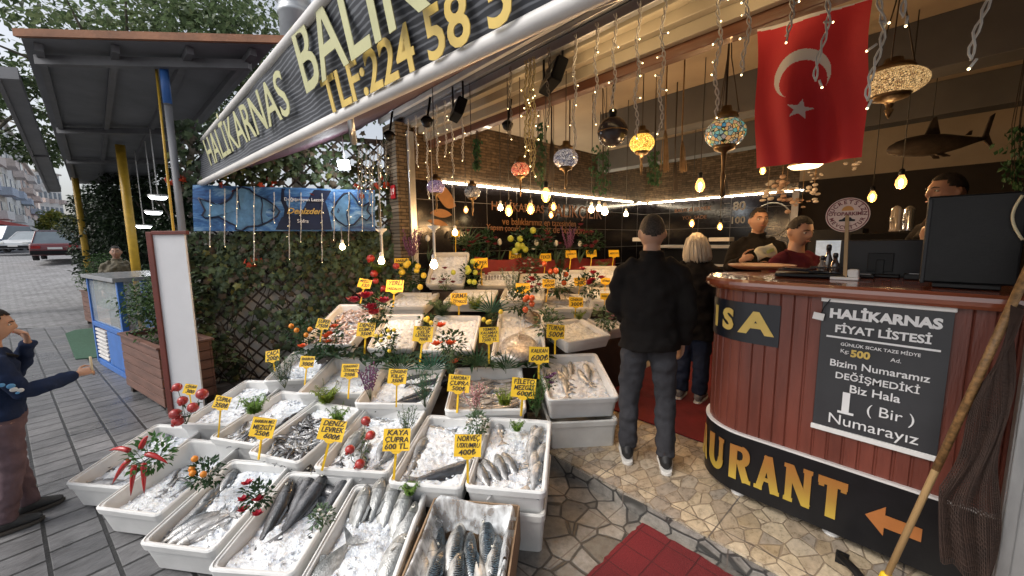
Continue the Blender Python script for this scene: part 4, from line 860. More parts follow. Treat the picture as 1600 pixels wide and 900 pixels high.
far_box('F1', 694, 445, 3.9, .40, .5, AZ, .75, 'steeply tilted foam box of pinkish ice at the top left of the display')
far_box('F2', 775, 446, 4.2, .44, .5, AZ, .25, 'top row foam box with a row of thin fish beside the lemon bunch')
far_box('F3', 838, 450, 4.3, .42, .5, AZ, .25, 'top row foam box behind the white blossom sprig')
far_box('F4', 893, 447, 4.4, .42, .5, AZ, .3, 'top row foam box behind the red and pink flowers')
far_box('F5', 945, 440, 4.5, .44, .5, AZ, .3, 'top row foam box beside the elbow of the tall customer')
# stacked empty boxes carrying the right end, and the stepped stand
def under(key, label, h=.26, dz=.0, s=1.0):
    mw, w, l, hh = BOX[key]; y = mw.col[1].to_3d(); y.z = 0; y.normalize(); x = V((y.y, -y.x, 0)); c = mw.translation.copy(); c.z -= hh+dz+.0; fr = frame(x, y, c)
    g = box_geo(w*.98*s, l*.98*s, h); o = solo('fish_box', g, foam_d, label, 'fish box', mat=fr, local=True, group='white foam fish boxes'); return o, fr, w, l
o, fr, w, l = under('B6', 'foam box marked with a black pen loop under the second row', .235, .02)
g = G(); g.tube([fr @ V((-w*.16+.02*cos(a*PI/8), -l*.47-.006, -.12+.035*sin(a*PI/8))) for a in range(14)], .003, 5); part('pen_mark', g, black_plastic, o)
g = G(); g.box((-w*.16, -l*.468, -.06), (.04, .004, .03)); part('sticker', g, grey_metal, o, 0, True)
under('C5', 'foam box standing on the tan pebble tiles under the tilted right end box', .225, .07)
st_ = thing('stepped_display_stand', 'dark stepped wooden stand carrying the foam boxes of fish', 'stand', (-2.6, 1.5, -.1)); rdir = V((cos(R_(41)), sin(R_(41)), 0)); ldir = V((-rdir.y, rdir.x, 0))
def tier(k0, k1, name='step'):
    (m0, w0, l0, h0), (m1, w1, l1, h1) = BOX[k0], BOX[k1]; a, b = m0.translation.copy(), m1.translation.copy(); top = min(a.z-h0-.045, b.z-h1-.045); d = (b-a); d.z = 0; d.normalize(); a -= d*w0*.42; b += d*w1*.38; n = V((-d.y, d.x, 0)); g = G()
    kf = .08 if k0[0] == 'A' else .17; P = [a-n*kf, b-n*kf, b+n*.34, a+n*.34]; P = [V((p.x, p.y, 0)) for p in P]; g.add([p+V((0, 0, z)) for z in (-.1, top) for p in P], [(3, 2, 1, 0), (4, 5, 6, 7), (0, 1, 5, 4), (1, 2, 6, 5), (2, 3, 7, 6), (3, 0, 4, 7)]); part(name, g, dark_wood, st_)
tier('B1', 'B5'); tier('C1', 'C4'); tier('D1', 'D4'); tier('E1', 'E5'); tier('F1', 'F5'); tier('D5', 'D6')
# ---- ice
edge = lambda u, v: .0
add_ice('A1', .085, 'crushed ice in the leftmost front row box', seed=1); add_ice('A2', .13, 'crushed ice filling the near half of the box under the chilli bouquet', lambda u, v: .05*(1-v)-.04*max(0, v-.6), seed=2); add_ice('A3', .08, 'crushed ice heaped in the box of small whitish fish', lambda u, v: .04*v*min(1, u*3), seed=3)
add_ice('A4', .075, 'crushed ice covering the near half of the dark fish box', lambda u, v: .05*max(0, .6-v)-.02*(v > .7), seed=4); add_ice('A5', .07, 'crushed ice around the grey bream', lambda u, v: .03*cos((u-.45)*3), seed=5)
for k, lv, lab, sd_ in (('B1', .06, 'smooth crushed ice in the left edge box of the second row', 6), ('B2', .055, 'crushed ice among the thin dark fish', 7), ('B3', .07, 'crushed ice at the back of the anchovy box', 8), ('B4', .055, 'crushed ice behind the pomegranates', 9), ('B5', .05, 'crushed ice around the long grey fish', 10), ('B6', .05, 'crushed ice among silver fish at the right end', 11), ('C1', .085, 'crushed ice with an orange flower on it', 12), ('C2', .11, 'low crushed ice in the half empty third row box', 13), ('C3', .09, 'crushed ice around the thick black fish', 14), ('C4', .12, 'crushed ice beneath the pale fillets', 15), ('C5', .06, 'crushed ice in the tilted right end box', 16), ('D1', .07, 'crushed ice under the pink shrimp', 17), ('D2', .045, 'crushed ice in the box right of the red flowers', 18), ('D3', .04, 'crushed ice behind the orange roses', 19), ('D4', .05, 'crushed ice behind the white bellied fish', 20), ('D5', .04, 'crushed ice in the tray nearest the tall customer', 21), ('D6', .05, 'crushed ice in the tray behind the tall customer', 22), ('E1', .03, 'crushed ice left of the grey green fern', 23), ('E2', .03, 'crushed ice behind the yellow green fern', 24), ('E3', .03, 'crushed ice behind the tomatoes', 25), ('E4', .03, 'crushed ice in the fifth row tray', 26), ('E5', .03, 'crushed ice by the customer shoulder', 30), ('F1', .04, 'pinkish crushed ice in the steep top box', 27), ('F2', .04, 'crushed ice beside the lemon bunch', 28), ('F3', .04, 'crushed ice behind the white blossom', 29), ('F4', .04, 'crushed ice behind the red and pink flowers', 31), ('F5', .04, 'crushed ice beside the customer elbow', 32)):
    add_ice(k, lv, lab, (lambda u, v: .05*max(0, v-.35)) if k == 'B3' else None, seed=sd_)
# ---- fish
H2 = PI/2
fish_in('A1', [('silver', .25, .22, 2.4, H2, .085, .1), ('dark', .2, .38, 1.9, H2, .085, -.1), ('silver2', .35, .12, 2.0, H2, .085, 0), ('silver', .7, .85, 1.2, H2, .09, 0), ('silver2', .3, .9, .9, H2, .09, 0)], 'small dark fish half buried in the leftmost box', 'fish in the leftmost front box')
fish_in('A2', [('anch', .30, .5, .3, H2, .09, 0), ('anch', .38, .42, .2, H2, .09, 0), ('anch2', .25, .6, .4, H2, .095, 0), ('anch', .62, .45, .2, H2, .09, 0), ('anch2', .5, .55, 1.4, H2, .10, 0)], 'thin fish poking from the ice under the chilli bouquet', 'fish in the chilli bouquet box')
it = [('silver' if i % 2 else 'silver2', .3+.4*Q.random(), .24+.16*Q.random(), 2.2+Q.uniform(-.5, .5), H2+Q.uniform(-.4, .4), .075-Q.random()*.02, Q.uniform(-.1, .1)) for i in range(16)] + [('silver' if i % 2 else 'silver2', .06+.06*Q.random(), .25+.65*i/10, .15+Q.uniform(-.2, .2), H2, .07, Q.uniform(-.1, .1)) for i in range(9)]
fish_in('A3', it, 'small whitish fish in the kumquat sprig box', 'fish in the kumquat sprig box')
fish_in('A4', [('bass', .13, .56, .12, H2*.8, .05, .16), ('bass', .36, .72, .10, H2, .05, .12), ('bass', .5, .68, -.10, H2, .035, .12), ('bass', .86, .78, -.12, H2*.9, .05, .1), ('dark', .68, .93, 1.3, H2, .05, 0), ('bass', .25, .82, .2, H2, .06, .1)], 'dark sea bass lying on ice', 'dark sea bass in the front row')
fish_in('A5', [('bream', .16, .74, .05, H2*.7, .045, .28), ('bream', .33, .82, .0, H2*.75, .035, .3), ('bream', .55, .79, .05, H2*.8, .035, .3), ('bream', .76, .72, -.02, H2*.8, .04, .28), ('bream', .9, .6, -.12, H2*.85, .05, .2), ('bream', .14, .24, 2.75, H2*.8, .045, -.2), ('bream', .90, .3, -.2, H2, .05, .1)], 'grey bream packed upright in ice', 'grey bream in the front row')
it = [('anch' if i % 3 else 'anch2', .06+.88*Q.random(), .05+.22*i/14, Q.uniform(-.6, 1.2), H2+Q.uniform(-.3, .3), .045, Q.uniform(-.15, .15)) for i in range(18)] + [('anch2' if i % 3 else 'anch', .8+.16*Q.random(), .2+.75*Q.random(), Q.uniform(-.5, .5), H2, .045, 0) for i in range(16)]
fish_in('B2', it, 'thin dark fish scattered on the second row ice', 'thin fish in the second row')
fish_in('B1', [('anch2' if i % 2 else 'anch', .78+.2*Q.random(), .3+.65*Q.random(), Q.uniform(-.5, .5), H2, .05, 0) for i in range(14)], 'thin fish along the right wall of the left edge box', 'thin fish at the left edge')
it = [('anch' if Q.random() < .62 else 'anch2', .04+.92*Q.random(), .04+.74*Q.random()**.9, Q.choice((Q.uniform(-.9, .9), Q.uniform(.8, 2.6))), H2+Q.uniform(-.5, .5), .078-.045*Q.random(), Q.uniform(-.2, .2)) for i in range(105)]
fish_in('B3', it, 'anchovy heaped in the second row box', 'anchovies')
fish_in('B4', [(Q.choice(('silver2', 'silver', 'bream')), .12+.14*i+Q.uniform(-.04, .04), .16+.2*Q.random(), .2+Q.uniform(-.5, .5), H2*.9, .05, Q.uniform(-.05, .2)) for i in range(6)] + [('silver', .3, .92, 1.5, H2, .06, 0), ('dark', .14, .34, .1, H2, .05, 0), ('silver', .6, .9, 1.7, H2, .06, 0)], 'silver fish behind the pomegranates', 'silver fish behind the pomegranates')
fish_in('B5', [('bass', .68, .22, -1.05, H2, .03, 0), ('silver', .1, .28, .05, H2, .045, 0), ('silver', .2, .9, 1.4, H2, .045, 0), ('silver2', .06, .5, 0, H2, .05, 0)], 'grey fish on the smooth second row ice', 'grey fish on smooth ice')
fish_in('B6', [('silver' if i % 2 else 'silver2', .74+.2*Q.random(), .2+.07*i, -.1+Q.uniform(-.15, .15), H2, .04, .05) for i in range(10)] + [('silver2', .14+.13*i, .16+.05*i, .25+Q.uniform(-.5, .5), H2*.8, .05, Q.uniform(0, .25)) for i in range(4)] + [('silver', .2, .86, .3, H2, .04, 0)], 'silver fish packed at the right end of the second row', 'silver fish at the right end')
fish_in('C1', [('bass', .85, .45, .1, H2, .07, 0), ('dark', .3, .2, .9, H2, .08, 0)], 'dark fish in the left end box of the third row', 'dark fish in the third row')
fish_in('C2', [('fillet', .5, .55, 1.3, H2, .115, 0), ('fillet', .55, .45, 1.2, H2, .115, 0), ('silver', .4, .3, 1.4, H2, .115, 0)], 'pale fish in the half empty third row box', 'pale fish in the third row')
fish_in('C3', [('eel', .62, .30, -1.0, H2, .07, .05), ('eel', .55, .18, -1.1, H2, .075, 0), ('eel', .80, .72, -1.2, H2, .07, 0), ('eel', .4, .85, -1.3, H2, .08, 0)], 'thick black fish in the third row', 'thick black fish')
fish_in('C4', [('fillet', .28+.42*(i % 2)+Q.uniform(-.03, .03), .05+.9*i/24, -1.45+Q.uniform(-.2, .2), H2+Q.uniform(-.3, .3), .085-.01*(i % 3), Q.uniform(-.05, .05)) for i in range(25)], 'long pale fillet laid across the third row box', 'pale fillets')
fish_in('C5', [('silver', .3+.1*Q.random()*i/2, .3+.1*i, .2+Q.uniform(-.4, .4), H2, .04, .05) for i in range(5)] + [('silver2', .75, .6, -.1, H2, .035, .05), ('silver', .68, .5, .2, H2, .04, 0)], 'silver fish in the tilted right end box', 'silver fish in the tilted box')
fish_in('D1', [('pink', .08+.84*Q.random(), .04+.92*Q.random(), Q.uniform(0, 6.28), H2+Q.uniform(-.5, .5), .045-.015*Q.random(), Q.uniform(-.15, .15)) for i in range(48)], 'pink shrimp heaped in the long left tray', 'pink shrimp')
fish_in('D4', [('monk', .5, .24, PI, 0, .0, .08), ('brown', .8, .83, .2, H2, .02, .1)], 'broad fish in the long fourth row box', 'broad fish in the long box')
ALLF[-2]['label'] = 'broad white bellied fish hanging over the front of the long box'; ALLF[-1]['label'] = 'brown flat fish at the back right of the long box'
fish_in('E4', [('monk', .5, .6, 1.2, 0, .01, 0)], 'large pale flat fish in the fifth row tray', 'large pale fish')
fish_in('F2', [('anch', .1+.8*i/9, .7, .1, H2, .03, .1) for i in range(10)], 'thin pale fish standing in a row beside the lemons', 'thin fish in the top row')
# ---- cardboard box of mackerel in a clear liner
cardm = M('cardboard', (.30, .20, .12), .85, .12, 4, .15, 60, stretch=(1, 1, .3))
yv = V((-.64, .77, 0)); xv = V((yv.y, -yv.x, 0)); w, l, h = .47, .64, .22; pb6 = atz(744, 784, .19); c = pb6-V((yv.x, yv.y, .16)).normalized()*l/2; cm = frame(xv, yv+V((0, 0, .16)), c)
ct = thing('cardboard_box', 'open cardboard box lined with clear plastic and full of striped mackerel', 'box', mat=cm); BOX['A6'] = (cm, w+.0, l, h)
g = G()
for s in (-1, 1): g.box((s*w/2, 0, -h/2), (.008, l, h)); g.box((0, s*l/2, -h/2), (w-.01, .008, h))
g.box((0, 0, -h+.004), (w-.01, l-.01, .006)); part('carton', g, cardm, ct, 0, True)
pl_m, tp, bp_ = nodes('clear_plastic'); bp_.inputs['Base Color'].default_value = (.85, .88, .9, 1); bp_.inputs['Roughness'].default_value = .12; bp_.inputs['Alpha'].default_value = .34
nzp = N(tp, 'ShaderNodeTexNoise', Scale=18.0, Detail=4.0); tp.links.new(coords(tp, (1, 1, .3)), nzp.inputs['Vector']); tp.links.new(ramp(tp, nzp.outputs[0], [(.4, (.16,)*3), (.62, (.78,)*3)]), bp_.inputs['Alpha']); bump(tp, bp_, nzp.outputs[0], .5, .01); MATS['clear_plastic'] = pl_m
def liner(u, v):
    a = 2*PI*u; rx, ry = w/2-.012, l/2-.012; sx = max(-1, min(1, 1.35*cos(a))); sy = max(-1, min(1, 1.35*sin(a))); k = 1-.30*v - .03*sin(u*38)*v
    z = .035*sin(PI*min(1, v*2.2))*(1+.6*sin(u*23)) - .13*max(0, v-.25) + .01*nz3((u*20, v*9, 1))
    return V((sx*rx*(k+.015*nz3((u*30, v*6, 4))), sy*ry*(k+.02*nz3((u*26, v*6, 7))), z))
g = G(); g.grid(liner, 110, 10); part('plastic_liner', g, pl_m, ct, 0, True)
it = [('mack' if i % 2 else 'mack2', .14+.72*((i*3) % 7)/6, .28+.11*(i % 4)+.05*Q.random(), .2+Q.uniform(-.22, .25), Q.choice((.5, .9, 1.4, 2.0, 2.5, 2.8)), .105-.012*(i//4), Q.uniform(-.04, .12)) for i in range(13)]
fish_in('A6', it, 'striped mackerel lying in the plastic lined cardboard box', 'mackerel')

bedm = leaf_mat('leaf_bed', (.018, .045, .018)); g = G(); qb = random.Random(4)
for k in range(460):
    u = qb.random(); p = atz(555+u*300, 556+qb.uniform(-7, 9)+5*u, .575+qb.uniform(-.02, .03)) if k < 330 else atz(478+qb.random()*85, 547+qb.uniform(-5, 10), .62+qb.uniform(-.03, .03)); g.leaf(p, (qb.gauss(0, 1), qb.gauss(0, 1), qb.uniform(-.3, .4)), (qb.gauss(0, .5), qb.gauss(-.6, .4), 1), qb.uniform(.08, .15), .034)
solo('leaf_bed', g, bedm, 'dark green leaf bed under the front edge of the fourth row', 'leaves', kind='stuff')
# ================================================================ the counter
CX, CY, CR = -.70, 2.80, .30
def cpath(s, off=0):
    "point and outward normal: s runs along the front, s=0 where the straight front starts, negative round the end"
    r = CR+off
    if s >= 0: return V((CX+s, CY-r, 0)), V((0, -1, 0)), V((1, 0, 0))
    a = -s/CR
    if a <= PI: n = V((-sin(a), -cos(a), 0)); return V((CX, CY, 0))+n*r, n, V((cos(a), -sin(a), 0))
    return V((CX+(a-PI)*CR, CY+r, 0)), V((0, 1, 0)), V((-1, 0, 0))
ctr = thing('counter', 'tall reddish wooden counter with rounded end and black lettered base', 'counter', (-.2, 2.8, 0))
S0, S1 = -PI*CR-.9, 1.75
def sweep(prof, off_fn, ns=150, s0=S0, s1=S1, caps=False):
    g = G()
    def f(u, v):
        i = v*(len(prof)-1); k = min(int(i), len(prof)-2); o, z = V((*prof[k], 0)).lerp(V((*prof[k+1], 0)), i-k).xy
        p, n, _ = cpath(s0+(s1-s0)*u, 0); return p+n*(o+off_fn(s0+(s1-s0)*u))+V((0, 0, z))
    g.grid(f, ns, len(prof)-1, False); return g
groove = lambda s: -.006 if (s/.062) % 1 < .14 else 0
part('slat_front', sweep([(0, .42), (0, 1.30)], groove, 700), maroon_wood, ctr)
tp_ = [(-.02, 1.295), (.045, 1.295), (.06, 1.31), (.064, 1.328), (.06, 1.346), (.045, 1.36), (-.15, 1.361), (-.30, 1.361)]
part('top', sweep(tp_, lambda s: 0, 120), top_wood, ctr)
g = G(); g.box((.2, 2.8, 1.33), (1.9, .56, .055)); part('top_core', g, top_wood, ctr)
base = part('black_base', sweep([(-.01, .055), (.018, .055), (.018, .418), (-.01, .419)], lambda s: 0, 150), black_plastic, ctr)
part('white_trim', sweep([(.0, .42), (.022, .42), (.022, .432), (.0, .432)], lambda s: 0, 150), white_bar, ctr)
for s in (-.42, -.05, .42, .9):
    p, n, _ = cpath(s, -.06); g = G(); g.lathe([(.035, 0), (.04, .012), (.03, .02), (.028, .07)], (p.x, p.y, .001), 14); part('foot', g, white_plastic, ctr)
# base lettering, slab serif strokes
gold_f, tg, bg_ = nodes('gold_foil'); gs = N(tg, 'ShaderNodeSeparateXYZ'); tcg = tg.nodes.new('ShaderNodeTexCoord'); tg.links.new(tcg.outputs['Object'], gs.inputs[0])
mrg = N(tg, 'ShaderNodeMapRange'); tg.links.new(gs.outputs['Z'], mrg.inputs[0]); mrg.inputs[1].default_value = .13; mrg.inputs[2].default_value = .36
tg.links.new(ramp(tg, mrg.outputs[0], [(0, (.55, .40, .06)), (.45, (.42, .24, .05)), (1, (.45, .19, .05))]), bg_.inputs['Base Color']); bg_.inputs['Roughness'].default_value = .3; bg_.inputs['Metallic'].default_value = .35; MATS['gold_foil'] = gold_f
def stroke_letter(g, ch, fr, w, h, t):
    def ln(a, b, tt=t):
        a, b = V((a[0]*w, a[1]*h, 0)), V((b[0]*w, b[1]*h, 0)); d = (b-a).normalized(); n = V((-d.y, d.x, 0))*tt/2
        q = [a-n, b-n, b+n, a+n]; g.prism([(p.x, p.y) for p in q], .0, .003+rng.random()*.0008, fr)
    k = t/h*.5; kk = t/w*.5; sf = .07
    def serif(x, y): ln((x-.17, y), (x+.17, y), t*.55)
    if ch == 'T': ln((0, 1-k-.5), (0, .5-k)) ; ln((0, -.5), (0, .5)); ln((-.48, .5-k), (.48, .5-k)); serif(0, -.5+k*.5); ln((-.48+kk*.7, .5), (-.48+kk*.7, .24), t*.55); ln((.48-kk*.7, .5), (.48-kk*.7, .24), t*.55)
    if ch == 'N': ln((-.33, -.5), (-.33, .5), t*.75); ln((.33, -.5), (.33, .5), t*.75); ln((-.33, .46), (.33, -.46)); serif(-.36, .5-k*.5); serif(.33, .5-k*.5); serif(-.33, -.5+k*.5)
    if ch == 'A': ln((-.33, -.5), (0, .5), t*.75); ln((.33, -.5), (0, .5)); ln((-.2, -.18), (.2, -.18), t*.55); serif(-.34, -.5+k*.5); serif(.34, -.5+k*.5)
    if ch == 'R':
        ln((-.28, -.5), (-.28, .5)); ln((-.4, .5-k*.7), (.1, .5-k*.7), t*.7); ln((-.28, .02), (.1, .02), t*.7); ln((.06, 0), (.34, -.5)); serif(-.28, -.5+k*.5); serif(.36, -.5+k*.5)
        for i in range(16): a, b = -PI/2+PI*(i-.6)/16, -PI/2+PI*(i+1.6)/16; ln((.1+.2*cos(a), .23+.205*sin(a)), (.1+.2*cos(b), .23+.205*sin(b)), t*.9)
    if ch == 'U':
        ln((-.32, -.15), (-.32, .5)); ln((.32, -.15), (.32, .5), t*.75); serif(-.32, .5-k*.5); serif(.32, .5-k*.5)
        for i in range(16): a, b = PI+PI*(i-.5)/16, PI+PI*(i+1.5)/16; ln((.32*cos(a), -.15+.28*sin(a)), (.32*cos(b), -.15+.28*sin(b)))
yb = CY-CR-.022; sT = aty(1300, 770, yb).x-CX; sN = aty(1247, 752, yb).x-CX; pitch = sT-sN
for k, ch in enumerate('TNARUA'):
    s = sT-pitch*k*1.0; p, n, d = cpath(s, .0215); g = G(); stroke_letter(g, ch, frame(d, (0, 0, 1), p+V((0, 0, .245))), pitch*.86, .215, .042); part('letter', g, gold_f, base)
pa, pb = aty(1352, 800, yb), aty(1440, 838, yb); g = G(); L = (pb.x-pa.x); zc = .23
g.prism([(0, 0), (L*.36, .075), (L*.36, .032), (L, .032), (L, -.032), (L*.36, -.032), (L*.36, -.075)], 0, .003, frame((1, 0, 0), (0, 0, 1), (pa.x, yb, zc))); part('arrow', g, M('arrow_copper', (.45, .17, .05), .35, .15, 5, 0, metal=.3), base)
# black plate with letters on the rounded end
sa0 = aty(1219, 505, CY-CR).x-CX
def plate(u, v): p, n, _ = cpath(-.52+(sa0+.52)*u, .006); return p+V((0, 0, .99+.235*v))
g = G(); g.grid(plate, 40, 2); g.grid(lambda u, v: plate(1-u, v)-cpath(-.52+(sa0+.52)*(1-u))[1]*.004, 40, 2); plt = part('lettered_plate', g, M('plate_black', (.012, .014, .02), .3, .1, 4, 0), ctr)
for ch, s, wd in (('A', sa0-.115, 1.35), ('S', sa0-.275, 1.0), ('I', sa0-.385, 1.0)):
    p, n, d = cpath(s, .009); letters(ch, .17, frame(d, (0, 0, 1), p+V((0, 0, 1.105))), MATS['sign_lettering_gold'], plt, bold=.008, sx=wd, ext=.001)
# ================================================================ poster on the counter
yp = CY-CR-.014; c1, c2, c3, c4 = aty(1283, 468, yp), aty(1489, 481, yp), aty(1468, 714, yp), aty(1272, 668, yp); x0, x1 = (c1.x+c4.x)/2, (c2.x+c3.x)/2; z1, z0 = (c1.z+c2.z)/2, (c3.z+c4.z)/2; Wp, Hp = x1-x0, z1-z0
pos = thing('price_poster', 'dark hanging price list poster with white lettering on the counter front', 'poster', ((x0+x1)/2, yp, z0)); xc = (x0+x1)/2
g = G(); g.grid(lambda u, v: V((x0+Wp*u, yp-.002*sin(u*9), z0+Hp*v)), 12, 2); g.grid(lambda u, v: V((x1-Wp*u, yp+.002-.002*sin((1-u)*9), z0+Hp*v)), 12, 2); sheet = part('sheet', g, M('poster_grey', (.035, .036, .04), .32, .2, 3, .03), pos)
for z in (z0, z1): g = G(); g.box((xc, yp-.003, z), (Wp+.012, .014, .026)); part('rail', g, white_plastic, pos, .003)
for x in (x0+.06, x1-.1): g = G(); g.tube([(x+.014*cos(a), yp-.003, z1+.022+.014*sin(a)) for a in [i*PI/5 for i in range(11)]], .003, 5); part('ring_hook', g, alu, pos)
def pt(s, v, w, m=white_print, dx=0, hmax=None, **k):
    z = z1-Hp*v; a = V((xc+Wp*(dx-w/2), yp-.006, z)); b = V((xc+Wp*(dx+w/2), yp-.006, z)); fit(s, a, b, m, sheet, hmax=hmax, ext=.0008, **k)
pt('HALİKARNAS', .105, .86, bold=.05, hmax=.095); pt('FİYAT LİSTESİ', .215, .74, bold=.03, hmax=.085); pt('GÜNLÜK SICAK TAZE MİDYE', .325, .62, bold=.012, hmax=.04)
pt('Kg:', .375, .07, dx=-.27, hmax=.05); pt('500', .385, .16, goldl, dx=-.14, bold=.04, hmax=.055); pt('Ad.', .385, .08, dx=.14, hmax=.05)
pt('Bizim Numaramız', .475, .78, bold=.012, hmax=.075); pt('DEĞİŞMEDİKİ', .565, .66, bold=.015, hmax=.075); pt('Biz Hala', .65, .40, bold=.012, hmax=.07)
letters('1', .150, frame((1, 0, 0), (0, 0, 1), (xc-Wp*.22, yp-.006, z1-Hp*.772)), white_print, sheet, ext=.0008, bold=.004, sx=1.25); g = G(); g.box((xc-Wp*.215, yp-.0065, z1-Hp*.838), (.062, .0016, .012)); part('numeral_foot', g, white_print, sheet); pt('( Bir )', .775, .36, dx=.14, hmax=.11); pt('Numarayız', .905, .72, hmax=.105)
g = G(); g.box((xc, yp-.006, z1-Hp*.277), (Wp*.88, .002, .009)); part('rule', g, white_print, sheet)
tg_ = aty(1279, 494, yp-.02); t = thing('card_tag', 'small white card tag clipped at the upper left edge of the poster', 'tag', tg_); g = G(); g.box(tg_, (.045, .006, .035), Matrix.Rotation(.15, 3, 'Y')); part('card', g, white_plastic, t); g = G(); g.tube([tg_+V((.01, 0, .015)), tg_+V((.02, -.004, .05)), V((x0+.03, yp-.01, z1))], .0025, 5); part('cord', g, black_plastic, t)
# ================================================================ right pillar, broom, net
g = G(); g.box((.385, 2.40, 1.6), (.29, .09, 3.4)); g.box((.262, 2.35, 1.6), (.035, .02, 3.4)); solo('metal_post', g, galv, 'weathered grey metal post at the right edge in front of the counter', 'post', loc=(.38, 2.4, -.1), bevel=.004)
bt_, bb_ = aty(1584, 470, 2.33), atz(1380, 912, .05); bro = thing('broom', 'wooden broom pole with yellow foot leaning before the counter', 'broom', bb_); d = (bt_-bb_).normalized()
mid = bb_+(bt_-bb_)*.45
g = G(); g.tube([bb_, bb_.lerp(bt_, .5), bt_+d*.25], .0125, 10); part('handle', g, M('pale_wood', (.42, .27, .12), .55, .25, 5, .15, 50, stretch=(2, 2, .3)), bro)
g = G(); g.tube([mid, bt_+d*.2], .0140, 10); part('speckled_wrap', g, M('speckled_wrap', (.22, .12, .045), .5, .6, 60, .15), bro)
g = G(); g.lathe([(.018, .055), (.023, .045), (.024, .0), (.03, -.02), (.03, -.05)], bb_, 12, ax=d.to_track_quat('Z', 'Y').to_matrix()); part('yellow_foot', g, M('yellow_plastic', (.75, .50, .02), .4, .1, 5, 0), bro)
net_m = M('net_twine', (.035, .018, .012), .8, .3, 20, .1)
nA0, nA1, nB0, nB1 = bb_.lerp(bt_, .98)+V((.02, -.0, 0)), bb_.lerp(bt_, .40)+V((.03, 0, 0)), aty(1588, 470, 2.33), aty(1550, 900, 2.30)
def net(u, v):
    a = nA0.lerp(nA1, min(1, v*1.15)); a = a if v < .87 else a+V((.05*(v-.87)*6, 0, -(v-.87)*2.2)); b = nB0.lerp(nB1, v); p = a.lerp(b, u)
    p.y += -.03*sin(PI*u)*v + .025*sin(u*17+v*4)*v; p.x += .012*sin(v*11+u*5); return p
o = None
for k in range(2):
    g = G(); g.grid(lambda u, v: net(u, v)+V((0, -.02*k, -.013*k)), 30, 75, False)
    if k == 0: nt_ = thing('fishing_net', 'brown fishing net draped from the broom pole to the metal post', 'net', net(.5, .5))
    o = part('mesh_layer', g, net_m, nt_); w_ = o.modifiers.new('w', 'WIREFRAME'); w_.thickness = .0042; w_.use_replace = True; w_.use_even_offset = False
dp = atz(1335, 890, .05); g = G(); g.tube([atz(1312, 868, .06), dp, atz(1362, 925, .12)], .018, 8); g.box(atz(1316, 872, .03), (.05, .03, .05)); solo('dustpan', g, black_plastic, 'black long handled dustpan tip on the tiles before the counter arrow', 'dustpan')
# ================================================================ things on the counter
ZT = 1.362
def ontop(px, py): return atz(px, py, ZT)
p = atd(1188, 431, 2.95); p = V((p.x, p.y, ZT)); tr_ = thing('round_tray', 'round wooden serving tray on the rounded end of the counter', 'tray', p); g = G(); g.lathe([(0, .004), (.16, .004), (.21, .03), (.222, .032), (.215, .02), (.165, -.0), (0, 0)], p+V((0, 0, .002)), 28); part('dish', g, M('tray_wood', (.26, .10, .045), .4, .25, 5, .1, stretch=(1, 5, 1)), tr_)
p = V((-.52, 2.86, ZT+.003)); tt_ = thing('black_tray', 'black tray with papers and phone behind the round wooden tray', 'tray', p); g = G(); g.box(p+V((0, 0, .012)), (.34, .2, .02), Matrix.Rotation(.2, 3, 'Z')); part('base', g, black_plastic, tt_, .006); g = G()
for k in range(5): g.box(p+V((rng.uniform(-.1, .1), rng.uniform(-.05, .05), .028+.007*k)), (.15, .08, .006), Matrix.Rotation(rng.uniform(-.6, .6), 3, 'Z'))
part('phone_stack', g, M('phones', (.03, .03, .035), .15, .4, 5, 0), tt_, .002); g = G(); g.box(p+V((.2, -.04, .03)), (.05, .05, .05)); part('paper_roll', g, white_plastic, tt_, .01)
botg = M('bottle_glass', (.05, .035, .03), .05, .2, 5, 0, coat=1); botc = M('bottle_clear', (.45, .40, .36), .08, .2, 5, 0, trans=.5); cap = M('bottle_cap', (.02, .02, .02), .3)
for px, py, s, m, lab in ((1283, 432, 1.0, botc, 'short clear sauce bottle left of the round sign'), (1292, 428, 1.5, botg, 'tall dark pepper mill left of the round sign'), (1303, 430, 1.1, botg, 'dark sauce bottle touching the stand of the round sign')):
    q = ontop(px, py); t = thing('bottle', lab, 'bottle', q, group='bottles on the counter'); g = G(); g.lathe([(0, 0), (.022, .0), (.024, .01), (.024, .06*s), (.012, .085*s), (.011, .1*s), (.0, .1*s)], q, 14); part('glass_body', g, m, t); g = G(); g.lathe([(0, .1*s), (.014, .1*s), (.014, .118*s), (.01, .125*s), (0, .126*s)], q, 12); part('cap', g, cap, t)
# round parking sign
q = ontop(1320, 437); dep = (q-EYE).dot(FW); dc = atd(1324, 336, dep); rs = thing('table_sign', 'round pink table sign about free parking on a thin wooden stand', 'sign', q)
g = G(); g.box(q+V((0, 0, .008)), (.12, .075, .016)); part('base', g, white_plastic, rs, .004); g = G(); g.bar(q+V((0, 0, .01)), dc, .016, .01, up=(0, 1, 0)); part('stick', g, MATS['pale_wood'], rs)
dr = .094; dfm = frame((1, .12, 0), (0, -.05, 1), dc); g = G(dfm); g.lathe([(0, -.004), (dr, -.004), (dr, .004), (0, .004)], (0, 0, 0), 36, False); disc_ = part('disc', g, M('sign_pink', (.80, .58, .48), .5, .05, 4, 0), rs)
sgr = M('sign_maroon', (.20, .03, .03), .5, .1, 5, 0); g = G(dfm); g.tube([(dr*.93*cos(a*PI/24), dr*.93*sin(a*PI/24), .005) for a in range(49)], .0025, 5); part('rim_line', g, sgr, disc_)
